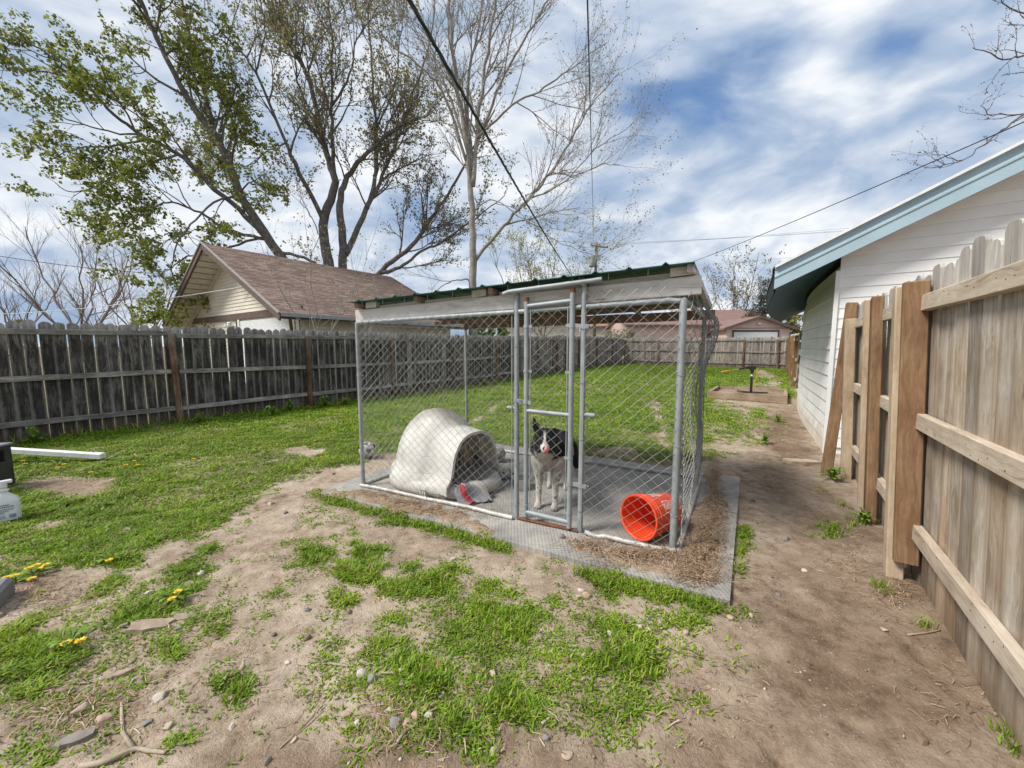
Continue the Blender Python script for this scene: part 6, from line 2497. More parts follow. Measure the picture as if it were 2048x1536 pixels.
generic_tree('shrub', 'thin twiggy shrub with a few yellow buds in front of the cream garage', gp_at(640, 10.4), 4.9, 1.9, 52, M['bark_pale'], M['leaf_willow'], .06, 1, .9, stems=6, cat='shrub', fork=.28, thin=1.25, r0=.035)
generic_tree('shrub', 'slim budding shrub between the cream garage roof and the kennel', gp_at(735, 12.6), 5.2, 1.7, 53, M['bark_pale'], M['leaf_willow'], .06, 1, .9, stems=5, cat='shrub', fork=.28, thin=1.25, r0=.03)


def pine(base, h, seed, label):
    T_ = Tree(seed)
    r = T_.r
    b = Vector(base)
    T_.limb([b, b + Vector((.1, 0, h * .5)), b + Vector((0, 0, h))], h * .022, .03, None, 8, 0)
    z = h * .28
    while z < h * .98:
        k = 1 - (z / h)
        for i in range(6):
            a = r.uniform(0, 2 * PI)
            ln = (.6 + k * h * .33) * r.uniform(.7, 1.2)
            T_.grow(b + Vector((0, 0, z + r.uniform(-.2, .2))), Vector((math.cos(a), math.sin(a), .12)).normalized(), ln, .045,
                    dict(lv=2, n=3, seg=5, wig=.12, leaves=0, bend=-.02, sub=dict(lv=3, den=4.5, len=.55, ang=50, r=.012, n=3, seg=2, wig=.2, leaves=13, spread=.16, up=.05)))
        z += .33
    root = thing('pine_tree', label, 'tree', tuple(b))
    T_.finish(root, M['bark_mid'], M['needle'], .22, seed, .0, aspect=.16)


pine(gp_at(1530, 37), 7.8, 61, 'dark green pine rising behind the pink house near the garage eave')


# branches reaching in at the upper right, from a tree beyond the white garage
def right_tree():
    T_ = Tree(71)
    twig = dict(lv=3, den=3.4, len=.5, ang=44, r=.010, n=3, seg=4, wig=.35, leaves=4, spread=.012, up=.2, bend=.08)
    sub = dict(lv=2, den=1.3, len=1.1, ang=40, r=.018, n=4, seg=5, wig=.3, leaves=6, spread=.012, sub=twig, up=.15, bend=.06)
    base = LP(2230, 700, 13)
    base.z = .2
    Y = 13
    T_.limb([base, LP(2225, 400, Y), LP(2215, 150, Y), LP(2200, -100, Y)], .26, .10, dict(sub, lv=1, den=.9, len=1.8, r=.04), 10)
    T_.limb(pl((2218, 210, Y), (2130, 160, 12.4), (2060, 110, 12), (2010, 118, 11.8), (1945, 95, 11.6)), .09, .012, sub, 7)
    T_.limb(pl((2215, 150, Y), (2130, 70, 12.4), (2060, 40, 12), (2000, -5, 11.8)), .08, .014, sub, 7)
    T_.limb(pl((2222, 330, Y), (2130, 260, 12.5), (2060, 225, 12.1), (2000, 262, 11.9), (1925, 320, 11.6), (1850, 335, 11.4)), .08, .010, dict(sub, den=1.8), 7)
    T_.limb(pl((2060, 225, 12.1), (2000, 230, 12), (1960, 215, 12), (1985, 190, 12)), .03, .008, sub, 6)
    T_.limb(pl((1925, 320, 11.6), (1880, 310, 11.5), (1845, 300, 11.4)), .022, .006, sub, 5)
    root = thing('bare_tree', 'budding tree beyond the white garage whose twigs reach in at the top right', 'tree', tuple(base))
    T_.finish(root, plain('bluish_dark_bark', (.10, .085, .085), (.15, .13, .13), 5, .9, 0, 0), plain('dark_bud', (.10, .07, .07), (.14, .10, .09), 5, .8, 0, 0), .045, 7, 0)


right_tree()

# ------------------------------------------------------------------ utility pole and wires
POLE_Y = 36.0
pb = gp_at(1188, POLE_Y, 0.2)
ptop = LP(1188, 484, POLE_Y).z
pole = thing('utility_pole', 'wooden utility pole with crossarm and transformer beyond the back fence', 'utility pole', tuple(pb))
pm = plain('grey_brown_pole_wood', (.16, .125, .10), (.23, .19, .16), 6, .95)
MB().tube([pb, Vector((pb.x, pb.y, ptop))], [.17, .12], 10).build('shaft', pm, pole, smooth=True)
MB().bar((pb.x - .55, pb.y - .2, ptop - .35), (pb.x + 1.05, pb.y - .2, ptop - .55), .09, .12).build('crossarm', pm, pole)
MB().lathe([(.0, .0), (.26, .0), (.28, .1), (.28, .9), (.24, 1.0), (.0, 1.02)], 14, (pb.x - .42, pb.y - .35, ptop - 2.3)).build('transformer', M['galv'], pole, smooth=True)
for x in (-.5, .3, .98):
    MB().lathe([(.0, .0), (.05, .0), (.07, .06), (.04, .12), (.06, .17), (.0, .2)], 8, (pb.x + x, pb.y - .2, ptop - .36 - .12 * (x + .5))).build('insulator', M['grey_plastic'], pole)


def wire(name, label, p0, p1, r, sag, mat, n=40, twist=0, group='overhead wires'):
    p0, p1 = Vector(p0), Vector(p1)
    P = [p0.lerp(p1, i / n) - Vector((0, 0, sag * 4 * (i / n) * (1 - i / n))) for i in range(n + 1)]
    if twist:
        mb = MB()
        L = (p1 - p0).length
        m = 600
        for k in range(3):
            Q = []
            for i in range(m + 1):
                f = (i / m) ** 1.8
                a = 2 * PI * (f * L / twist + k / 3)
                q = p0.lerp(p1, f) - Vector((0, 0, sag * 4 * f * (1 - f)))
                Q.append(q + Vector((math.cos(a), 0, math.sin(a))) * r * 1.05)
            mb.tube(Q, r if k else r * .8, 6)
    else:
        mb = MB().tube(P, r, 5)
    o = mb.build(name, mat, None, smooth=True)
    return tag(o, label, 'wire', group)


pl_at = lambda y: LP(1188, y, POLE_Y)
a0 = LP(830, 0, 2.3)
a1 = pl_at(578)
dirv = (a1 - a0)
wire('service_cable', 'thick twisted black service cable curving down from the top edge to the pole', a0 - dirv.normalized() * 1.9 + Vector((0, 0, .12)), a1, .0068, .85, M['wire_black'], twist=.55)
b0 = LP(1175, 0, 3.2)
b1 = pl_at(488)
wire('overhead_wire', 'straight dark wire dropping from the top edge to the pole top', b0 - (b1 - b0).normalized() * 1.5, b1, .007, .12, M['wire_black'], 30)
c0, c1 = LP(2048, 222, 7.0), pl_at(583)
c0 = c0 - (c1 - c0).normalized() * 3.0
wire('service_cable', 'black cable crossing the sky from the white garage roof to the kennel roof line', c0, c1, .011, .55, M['wire_black'])
for i, (y0, y1, lab) in enumerate(((478, 434, 'topmost of the three thin power lines right of the pole'), (483, 447, 'middle one of the three thin power lines right of the pole'), (490, 455, 'lowest of the three thin power lines right of the pole'))):
    p0 = Vector((pb.x + (.98, .3, -.5)[i], pb.y - .2, ptop - .18 - .12 * (1.4, .8, 0)[i]))
    wire('power_line', lab, p0, LP(2300, y1 - 42, 26), .010, .35, M['wire_grey'])
wire('power_line', 'faint thin line running right just above the kennel roof', LP(1050, 552, 42), LP(1800, 495, 30), .010, .2, M['wire_grey'])
wire('service_cable', 'dark cable at the left edge running to the green maple', LP(-200, 476, 17), LP(330, 548, 22), .016, .25, M['wire_black'])
ge = YP(6.12, -16.0, 3.75)
wire('service_cable', 'pale cable from the left ending at the cream garage gable', LP(-150, 628, 24), ge, .016, .4, M['wire_white'])
# ------------------------------------------------------------------ raised bed and work stand at the far right
def build_bed():
    u0, u1, w0, w1 = 11.85, 13.65, -1.62, .12
    c = YP((u0 + u1) / 2, (w0 + w1) / 2)
    zb_ = gz1(c.x, c.y)
    root = thing('raised_bed', 'low timber framed garden bed of bare earth beside the white garage', 'garden bed', (c.x, c.y, zb_))
    z = zb_ + .09
    for k, (a, b) in enumerate(((YP(u0, w0 - .04), YP(u0, w1 + .04)), (YP(u1, w0 - .04), YP(u1, w1 + .04)), (YP(u0 + .045, w0), YP(u1 - .045, w0)), (YP(u0 + .045, w1), YP(u1 - .045, w1)))):
        d = b - a
        me = board_mesh(d.length, .20, .085, 200 + k, M['bed_board'])
        m_ = (a + b) / 2
        link('board', me, None, root, (m_.x, m_.y, z), (0, 0, math.atan2(d.y, d.x)))
    n = 24
    rows = [[YP(u0 + .04 + (u1 - u0 - .08) * i / n, w0 + .04 + (w1 - w0 - .08) * j / n, zb_ + .09 + .03 * mnoise.noise(Vector((i * .3, j * .3, 2)))) for j in range(n + 1)] for i in range(n + 1)]
    o = MB().grid(rows).build('soil', plain('bed_soil', (.22, .16, .115), (.32, .24, .175), 14, .95, 0, .8, 30, .03), root, smooth=True)
    # work stand
    s = YP(12.65, -.68, zb_ + .10)
    st = thing('work_stand', 'black folding work stand with an orange grip standing in the garden bed', 'work stand', tuple(s))
    MB().tube([s + Vector((0, 0, .02)), s + Vector((0, 0, .50))], .032, 10).build('column', M['black_metal'], st)
    MB().tube([s + Vector((0, 0, .50)), s + Vector((0, 0, .56))], .026, 10).build('inner_column', M['white_paint'], st)
    MB().tube([s + Vector((0, 0, .56)), s + Vector((0, 0, .74))], .030, 10).build('column', M['black_metal'], st)
    for k, a in enumerate((20, 110, 200, 290)):
        d = Vector((math.cos(R(a - 12)), math.sin(R(a - 12)), 0))
        MB().bar(s + d * .03 + Vector((0, 0, .05)), s + d * .52 + Vector((0, 0, .02)), .05, .03).build('leg', M['black_metal'], st)
    h = s + Vector((0, 0, .74))
    dr = -WD * .8 - UD * .45
    dr.normalize()
    mb = MB()
    mb.bar(h - dr * .10, h + dr * .12, .07, .09, bev=.01)
    mb.bar(h + dr * .12 + Vector((0, 0, .01)), h + dr * .36 + Vector((0, 0, -.04)), .05, .05, bev=.01)
    mb.box(h + Vector((0, 0, -.06)), (.08, .08, .1), None, .01)
    mb.build('head', M['black_metal'], st)
    MB().tube([h + dr * .34 + Vector((0, 0, -.04)), h + dr * .62 + Vector((0, 0, -.09))], .010, 6).build('lever', M['straw'], st)
    MB().tube([h + dr * .60 + Vector((0, 0, -.085)), h + dr * .66 + Vector((0, 0, -.10)), h + dr * .80 + Vector((0, 0, -.13)), h + dr * .83 + Vector((0, 0, -.135))], [.015, .024, .028, .02], 8).build('grip', M['orange_grip'], st, smooth=True)
    q = h + WD * .10
    mb = MB()
    for k in (0, .03):
        mb.tube([q + WD * k + Vector((0, 0, .0)), q + WD * (k + .01) + Vector((0, 0, -.25)), q + WD * (k - .05) + Vector((0, 0, -.42)), q + WD * (k - .075) + Vector((0, 0, -.58))], .006, 5)
    mb.build('strap', M['yellow_strap'], st)


build_bed()

# ------------------------------------------------------------------ things at the left edge
def build_left_things():
    # white bar lying across the grass
    a, b = G(-120, 905, .22), G(206, 918, .06)
    a, b = Vector((a.x, a.y, .30)), Vector((b.x, b.y, .10))
    root = thing('metal_bar', 'long white painted metal bar lying over the grass by the left fence', 'metal bar', (b.x, b.y, 0))
    d = (b - a).normalized()
    sdv = Vector((-d.y, d.x, 0)).normalized()
    mb = MB()
    for k, off in enumerate((-.026, 0, .026)):
        mb.bar(a + sdv * off, b + sdv * off, .024, .062 if k != 1 else .054, bev=.004)
    mb.build('bar', M['white_paint'], root)
    MB().bar(b - d * .12, b + d * .004, .084, .070, bev=.006).build('end_sleeve', M['white_plastic'], root)
    # black plastic crate
    c = G(-72, 1000)
    c = Vector((c.x - .20, c.y + .10, 0))
    root = thing('plastic_crate', 'black plastic crate with an open slot standing at the left picture edge', 'crate', tuple(c))
    Mr = Matrix.Rotation(R(12), 3, 'Z')
    T = lambda x, y, z: c + Mr @ Vector((x, y, z))
    mb = MB()
    W_, D_, H_ = .58, .42, .46
    z0 = gz1(c.x, c.y)
    mb.box(T(0, D_ / 2 - .01, H_ / 2), (W_, .02, H_), Mr, .004)
    mb.box(T(-W_ / 2 + .01, 0, H_ / 2), (.02, D_ - .04, H_), Mr, .004)
    mb.box(T(W_ / 2 - .01, 0, .15), (.02, D_ - .04, .30), Mr, .004)
    mb.box(T(W_ / 2 - .01, 0, H_ - .02), (.025, D_ - .04, .04), Mr, .004)
    for y in (-.17, .17):
        mb.box(T(W_ / 2 - .01, y, H_ / 2 + .1), (.022, .06, .24), Mr, .004)
    mb.box(T(0, -D_ / 2 + .01, .15), (W_, .02, .30), Mr, .004)
    mb.box(T(0, -D_ / 2 + .01, H_ - .02), (W_, .025, .04), Mr, .004)
    for x in (-.24, .0, .24):
        mb.box(T(x, -D_ / 2 + .01, H_ / 2 + .1), (.06, .022, .24), Mr, .004)
    mb.box(T(0, 0, .012), (W_ - .02, D_ - .02, .02), Mr)
    o = mb.build('crate_wall', M['black_plastic'], root)
    fix_normals(o.data)
    MB().box(T(0, 0, H_ + .012), (W_ + .03, D_ + .03, .024), Mr, .008).build('lid', M['grey_plastic'], root)
    # lattice ribs on the front
    for i in range(9):
        MB().bar(T(-.26 + i * .06, -D_ / 2 - .004, .02), T(-.20 + i * .06, -D_ / 2 - .004, .28), .008, .008).build('rib', M['black_plastic'], root)
    # white jug
    j = G(14, 1040)
    z0 = gz1(j.x, j.y)
    root = thing('plastic_jug', 'white plastic jug with printed label on the grass at the left edge', 'jug', (j.x, j.y, z0))
    Mr = Matrix.Rotation(R(50), 3, 'Z')
    rows = []
    for w, d_, z in ((.060, .040, 0), (.078, .052, .004), (.082, .056, .02), (.082, .056, .155), (.078, .053, .175), (.060, .044, .20), (.036, .032, .225), (.027, .027, .235), (.027, .027, .245), (.034, .034, .25), (.034, .034, .258), (.024, .024, .262), (.024, .024, .275)):
        row = []
        for k in range(25):
            a = 2 * PI * k / 24
            ca, sa = math.cos(a), math.sin(a)
            e_ = .55 if z < .2 else 1
            x = math.copysign(abs(ca) ** e_, ca) * w
            y = math.copysign(abs(sa) ** e_, sa) * d_
            row.append(Vector((j.x, j.y, z0 + z * 1.08)) + Mr @ Vector((x, y, 0)))
        rows.append(row)
    o = MB().grid(rows).build('body', M['white_plastic'], root)
    auto_smooth(fix_normals(o.data), 50)
    # trigger head
    mb = MB()
    tp = Vector((j.x, j.y, z0 + .300))
    mb.tube([tp, tp + Vector((0, 0, .035))], .026, 14)
    dx = Mr @ Vector((1, 0, 0))
    mb.bar(tp + Vector((0, 0, .045)) - dx * .05, tp + Vector((0, 0, .047)) + dx * .055, .036, .028, bev=.006)
    mb.build('cap', M['white_plastic'], root)
    MB().bar(tp + Vector((0, 0, .052)) - dx * .12, tp + Vector((0, 0, .046)) - dx * .05, .03, .022, bev=.005).build('nozzle', plain('blue_nozzle', (.03, .08, .16), (.03, .07, .13), 5, .4), root)
    # label with blurred blue lines and a bar code
    m, t, b = new_mat('printed_blue_label')
    tc = t.n('ShaderNodeTexCoord').outputs['UV']
    blue = (.10, .14, .28)
    t.set(b, 'Base Color', (.70, .72, .75))
    t.set(b, 'Roughness', .5)
    vdir = (Vector((0, 0, j.z)) - j).normalized()
    for sgn in (-1, 1):
        nrm = Mr @ Vector((0, sgn, 0))
        if nrm.dot(vdir) > 0:
            nf = nrm
    o_ = Vector((j.x, j.y, z0)) + nf * .0575
    tx = Vector((-nf.y, nf.x, 0))
    if tx.x < 0:
        tx = -tx
    mb = MB()
    mb.add([o_ + tx * -.062 + Vector((0, 0, .02)), o_ + tx * .062 + Vector((0, 0, .02)), o_ + tx * .062 + Vector((0, 0, .165)), o_ + tx * -.062 + Vector((0, 0, .165))], [(0, 1, 2, 3)])
    lab = mb.build('label', m, root)
    ink = plain('blue_label_ink', (.07, .10, .22), (.09, .12, .25), 5, .5, 0, 0)
    mb = MB()
    rng = random.Random(2)

    def q(x0, x1, z0_, z1_):
        mb.add([o_ + nf * .0015 + tx * x + Vector((0, 0, z)) for x, z in ((x0, z0_), (x1, z0_), (x1, z1_), (x0, z1_))], [(0, 1, 2, 3)])
    q(-.02, .025, .150, .157)
    x = -.05
    while x < .05:
        w = rng.uniform(.004, .008)
        q(x, x + w, .132, .143)
        x += w + .003
    for zz, xe in ((.118, .05), (.108, .045), (.098, .02), (.088, .0), (.078, -.005), (.060, .0), (.050, -.004), (.040, .004)):
        q(-.055, xe, zz, zz + .004)
    x = .018
    while x < .055:
        w = rng.uniform(.0012, .003)
        q(x, x + w, .035, .07)
        x += w + rng.uniform(.0012, .003)
    mb.build('printed_lines', ink, lab)
    # grey plastic step showing at the picture edge
    c = G(-50, 1232)
    root = tag(MB().box((c.x - .09, c.y + .03, gz1(c.x, c.y) + .045), (.30, .22, .12), Matrix.Rotation(R(35), 3, 'Z'), .02).build('plastic_step', M['grey_plastic']), 'rounded corner of a grey plastic step at the lower left picture edge', 'plastic step')


build_left_things()

# ------------------------------------------------------------------ stones
def stone_mesh(seed, flat=.6):
    bm = bmesh.new()
    bmesh.ops.create_icosphere(bm, subdivisions=3, radius=1)
    rng = random.Random(seed)
    o = Vector((rng.uniform(0, 50),) * 3)
    planes = []
    for _ in range(13):
        v = Vector((rng.gauss(0, 1), rng.gauss(0, 1), rng.gauss(0, 1))).normalized()
        planes.append((v, rng.uniform(.52, .9)))
    for v in bm.verts:
        p = v.co.normalized()
        k = 1 + .22 * mnoise.noise(p * 1.3 + o) + .06 * mnoise.noise(p * 4 + o)
        q = p * k
        for n_, d in planes:
            e_ = q.dot(n_) - d
            if e_ > 0:
                q = q - n_ * e_ * .95
        v.co = Vector((q.x, q.y * .8, q.z * flat))
    me = bpy.data.meshes.new('stone')
    bm.to_mesh(me)
    bm.free()
    me.polygons.foreach_set('use_smooth', [True] * len(me.polygons))
    return me


STONES = [  # px, py (base), width px, material, flatness, label
    (313, 1403, 30, 'pale', .75, 'pale rounded stone on bare earth left of the small round grass tuft'),
    (197, 1450, 36, 'pink', .75, 'pinkish stone just left of the forked branch'),
    (150, 1430, 34, 'tan', .7, 'tan angular stone left of the pinkish stone near the forked branch'),
    (332, 1462, 24, 'tan', .6, 'tan squarish stone right of the forked branch tip'),
    (290, 1452, 26, 'grey', .4, 'flat grey stone between the forked branch and the tan squarish stone'),
    (461, 1458, 18, 'pale', .8, 'small pale angular stone below the small round grass tuft'),
    (458, 1398, 26, 'pink', .6, 'pinkish stone lying in the small round grass tuft'),
    (533, 1532, 20, 'grey', .8, 'dark grey oval stone at the bottom edge'),
    (587, 1486, 18, 'tan', .5, 'tan flat pebble with straw stalks at its side'),
    (613, 1284, 18, 'brown', .8, 'small brown stone alone on the bare earth left of centre'),
    (573, 1328, 16, 'pale', .6, 'whitish chip on the bare earth left of the grass clumps'),
    (399, 1149, 18, 'pale', .7, 'whitish stone at the edge of a grass patch near the dandelions'),
    (241, 1256, 20, 'grey', .5, 'grey stone at the left end of the flat bark slab'),
    (354, 1264, 20, 'grey', .5, 'grey stone at the right end of the flat bark slab'),
    (292, 1190, 20, 'pale', .6, 'pale stone inside the grass patch above the bark slab'),
    (612, 1226, 18, 'grey', .4, 'thin dark grey stone chip on bare earth left of the dense grass tuft'),
    (540, 1012, 16, 'tan', .7, 'small tan stone on bare earth near the left mat corner'),
    (570, 1030, 12, 'grey', .7, 'small dark pebble on bare earth below the left mat corner'),
    (697, 1226, 14, 'brown', .5, 'small reddish brown chip under the dense grass tuft'),
    (720, 1356, 30, 'pale', .6, 'whitish stone leading the row at the left edge of the lower grass'),
    (742, 1366, 26, 'grey', .6, 'grey stone in the row at the left edge of the lower grass'),
    (704, 1349, 14, 'pink', .7, 'small pink stone at the left end of the stone row'),
    (802, 1350, 18, 'tan', .7, 'tan stone in the middle of the lower grass'),
    (883, 1392, 24, 'pale', .6, 'pale oblong stone at the right side of the lower grass clump'),
    (803, 1380, 22, 'grey', .6, 'grey stone half hidden in the lower grass'),
    (985, 1352, 20, 'tan', .6, 'tan stone standing in thin grass at the centre'),
    (984, 1372, 18, 'brown', .6, 'brown stone just below the tan stone at the centre'),
    (857, 1440, 22, 'pale', .9, 'whitish square stone near the pile of stones at the bottom'),
    (830, 1442, 24, 'pink', .8, 'pinkish stone in the pile at the bottom'),
    (786, 1458, 34, 'grey', .7, 'large grey stone in the pile at the bottom'),
    (815, 1458, 26, 'pink', .6, 'reddish tan stone leaning in the pile at the bottom'),
    (775, 1430, 20, 'pale', .6, 'pale stone above the large grey stone in the pile'),
    (897, 1474, 18, 'brown', .9, 'upright brown stone in a grass tuft near the bottom'),
    (1093, 1484, 20, 'grey', .8, 'dark grey stone in a grass tuft near the bottom centre'),
    (715, 1452, 20, 'pale', .6, 'pale tan stone on the earth left of the stone pile'),
    (690, 1438, 24, 'pink', .5, 'pinkish flat stone left of the stone pile'),
    (990, 1512, 26, 'tan', .4, 'tan flat stone at the bottom edge left of centre'),
    (1135, 1518, 30, 'tan', .4, 'wide tan flat stone at the bottom edge'),
    (1130, 1512, 18, 'grey', .4, 'grey chip resting by the wide tan flat stone'),
    (1176, 1197, 22, 'pink', .8, 'pinkish stone in the trio on the earth before the bucket'),
    (1158, 1198, 16, 'tan', .7, 'small tan stone in the trio on the earth before the bucket'),
    (1163, 1184, 16, 'pale', .6, 'whitish stone in the trio on the earth before the bucket'),
    (1220, 1268, 18, 'pale', .9, 'pale upright stone in the right hand grass patch'),
    (1280, 1258, 18, 'tan', .8, 'tan stone at the top right of the right hand grass patch'),
    (1300, 1264, 16, 'pale', .7, 'pale chip at the right end of the right hand grass patch'),
    (1130, 1328, 18, 'brown', .7, 'brown stone on bare earth between the central grass patches'),
    (1168, 1322, 22, 'pink', .6, 'reddish stone beside the brown stone between the central grass patches'),
    (1318, 1304, 18, 'tan', .8, 'rounded tan stone right of the right hand grass patch'),
    (1372, 1268, 16, 'tan', .7, 'tan pebble under the corner of the rubber mat'),
    (1463, 1237, 16, 'pink', .8, 'pink pebble right below the corner of the rubber mat'),
    (1504, 1232, 14, 'tan', .8, 'tan pebble on the path beside the corner of the rubber mat'),
    (1124, 1083, 18, 'grey', .8, 'round grey stone against the foot of the gate'),
    (1147, 1088, 16, 'pink', .8, 'pinkish stone on the mat right of the gate foot'),
    (1575, 1079, 14, 'grey', .9, 'round grey pebble alone on the dirt path'),
    (1612, 1145, 14, 'pale', .7, 'pale pebble on the dirt path by the near fence post'),
    (1852, 1486, 28, 'brown', .6, 'smooth brown stone on the path at the lower right'),
    (1772, 1266, 16, 'tan', .6, 'tan pebble on the path below the near fence post'),
    (1559, 1192, 14, 'grey', .7, 'small grey pebble on the path right of the mat corner'),
    (1100, 1336, 12, 'tan', .7, 'small tan pebble at the edge of the central grass'),
    (905, 1120, 14, 'pale', .6, 'pale pebble on the earth between the kennel and the grass tufts'),
    (1010, 1096, 10, 'tan', .6, 'small tan pebble at the tip of the grass strip along the mat'),
]
rs = random.Random(77)
for i, (px, py, w, mt, fl, lab) in enumerate(STONES):
    p = G(px, py)
    rad = w / 2 * p.y / FPX * 1.02
    z = gz1(p.x, p.y)
    onm = matcoord(p.x, p.y)
    if 0 < onm[0] < 1 and 0 < onm[1] < 1:
        z = max(z, MAT_Z)
    o = link('stone', stone_mesh(300 + i, fl), M['stone_' + mt], None, (p.x, p.y + rad * .5, z + rad * fl * .28), (rs.uniform(-.25, .25), rs.uniform(-.25, .25), rs.uniform(0, 6)), scale=(rad, rad, rad))
    tag(o, lab, 'stone', 'stones on the bare ground')

# bark slab, forked branch, sticks
def slab(name, label, px, py, w, d, mat, seed, ang=0, th=.014, cat='bark'):
    p = G(px, py)
    rng = random.Random(seed)
    n = 16
    ring = []
    for k in range(n):
        a = 2 * PI * k / n
        r_ = 1 + rng.uniform(-.16, .16)
        ring.append((math.copysign(abs(math.cos(a)) ** .8, math.cos(a)) * w / 2 * r_, math.copysign(abs(math.sin(a)) ** .8, math.sin(a)) * d / 2 * r_))
    ca, sa = math.cos(ang), math.sin(ang)
    z0 = gz1(p.x, p.y) + .004
    top = [Vector((p.x + x * ca - y * sa, p.y + x * sa + y * ca, z0 + th + rng.uniform(-.002, .004) + .03 * x * (seed % 3 - 1))) for x, y in ring]
    bot = [v - Vector((0, 0, th + .01)) for v in top]
    mb = MB().add(top + bot, [tuple(range(n)), tuple(range(2 * n - 1, n - 1, -1))] + [(i, i + n, (i + 1) % n + n, (i + 1) % n) for i in range(n)])
    o = mb.build(name, mat)
    fix_normals(o.data)
    return tag(o, label, cat)


slab('bark_slab', 'flat pointed tan slab of bark lying under the lower left grass patch', 300, 1254, .215, .085, M['bark_chip'], 1, .1)
slab('bark_slab', 'small grey flake of bark on the earth below the two stones at lower left', 150, 1483, .10, .05, plain('grey_flake', (.25, .22, .2), (.18, .16, .14), 12, .9), 2, .5)
slab('flat_rock', 'flat tan rock on the path at the foot of the white garage corner', 1603, 926, .40, .17, M['stone_tan'], 4, -.15, .03, 'rock')
slab('bark_slab', 'narrow brown bark strip on bare earth left of the forked branch', 238, 1352, .09, .03, M['bark_chip'], 5, .5)
slab('dead_leaf', 'curled orange brown dead leaf on the dirt by the igloo', 803, 1000, .10, .06, plain('orange_dead_leaf', (.45, .20, .09), (.33, .15, .08), 15, .8), 7, .2, .02, 'leaf')
slab('dead_leaf', 'rusty dead leaf in the grass at lower centre', 876, 1334, .05, .03, plain('rusty_dead_leaf', (.40, .17, .08), (.3, .13, .07), 15, .8), 6, .2, .006, 'leaf')


def stick(name, label, pts, r, mat=None, forks=(), cat='branch', lift=.0):
    P = []
    for i, (x, y) in enumerate(pts):
        g_ = G(x, y)
        P.append(Vector((g_.x, g_.y, gz1(g_.x, g_.y) + r + lift * math.sin(PI * i / (len(pts) - 1)))))
    Q = []
    m = len(P)
    for i in range(m - 1):
        p0, p1, p2, p3 = P[max(i - 1, 0)], P[i], P[i + 1], P[min(i + 2, m - 1)]
        for k in range(4):
            t = k / 4
            Q.append(.5 * ((2 * p1) + (p2 - p0) * t + (2 * p0 - 5 * p1 + 4 * p2 - p3) * t * t + (3 * p1 - p0 - 3 * p2 + p3) * t ** 3))
    Q.append(P[-1])
    rng = random.Random(len(label))
    mb = MB().tube(Q, [r * (1 - .45 * i / len(Q)) * rng.uniform(.88, 1.12) for i in range(len(Q))], 7)
    for f in forks:
        F_ = [Vector((*G(x, y)[:2], 0)) for x, y in f]
        for v in F_:
            v.z = gz1(v.x, v.y) + r * .8
        mb.tube(F_, [r * .8, r * .65, r * .45][:len(F_)], 6)
    o = mb.build(name, mat or M['stick'], None, smooth=True)
    return tag(o, label, cat)


stick('forked_branch', 'pale forked branch lying in the lower left foreground', [(160, 1540), (215, 1530), (268, 1500), (300, 1504), (332, 1514)], .0105, forks=[[(268, 1500), (245, 1465), (243, 1410)]])
stick('stick', 'long thin pale stick lying in the grass near the left fence', [(158, 950), (215, 925), (255, 905), (305, 885), (352, 873)], .011, M['stick'], forks=[[(262, 908), (275, 918), (285, 924)], [(270, 898), (280, 895)]], cat='stick')
stick('stick', 'short pale stick on the bare earth left of the lower grass', [(660, 1328), (680, 1330), (697, 1333)], .006, cat='stick')
stick('stick', 'brownish stick lying beside the pile of stones at the bottom', [(795, 1490), (812, 1468), (838, 1450)], .007, M['stick'], cat='stick')
stick('stick', 'short grey stick in the thin grass at bottom centre', [(1083, 1452), (1100, 1440)], .007, cat='stick')
stick('stick', 'thin pale stalk beside the bark slab', [(322, 1246), (350, 1244), (376, 1240)], .004, cat='stick')
stick('stick', 'thin twig below the narrow brown bark strip', [(140, 1368), (180, 1362), (215, 1356)], .004, cat='stick')
stick('straw_stalk', 'bundle of dry stalks on the earth at bottom left of centre', [(560, 1500), (600, 1460), (645, 1410)], .0028, M['straw'], forks=[[(588, 1474), (620, 1440), (650, 1400)], [(588, 1474), (618, 1450), (648, 1422)]], cat='stalks')
stick('stick', 'dry cane on the earth beside the near fence post', [(1778, 1185), (1786, 1205), (1790, 1218)], .004, M['straw'], cat='stick')
stick('stick', 'green brown stalk lying at the foot of the near fence', [(1815, 1275), (1850, 1272), (1880, 1266)], .005, M['straw'], cat='stick')

# ------------------------------------------------------------------ dandelions
def rosette(mb, c, n, L, w, seed, z=0, tilt=.35):
    rng = random.Random(seed)
    for k in range(n):
        a = 2 * PI * k / n + rng.uniform(-.3, .3)
        d = Vector((math.cos(a), math.sin(a), 0))
        s_ = Vector((-d.y, d.x, 0))
        ll = L * rng.uniform(.7, 1.2)
        ww = w * rng.uniform(.7, 1.2)
        e_ = tilt * rng.uniform(.6, 1.5)
        pr = [(0, .15), (.3, .7), (.55, .6), (.8, 1.0), (1.0, .12)]
        rowA, rowB = [], []
        for f, q in pr:
            b = c + d * ll * f + Vector((0, 0, .008 + ll * e_ * math.sin(f * 2.2)))
            rowA.append(b + s_ * ww * q / 2)
            rowB.append(b - s_ * ww * q / 2)
        mb.grid([rowA, rowB])


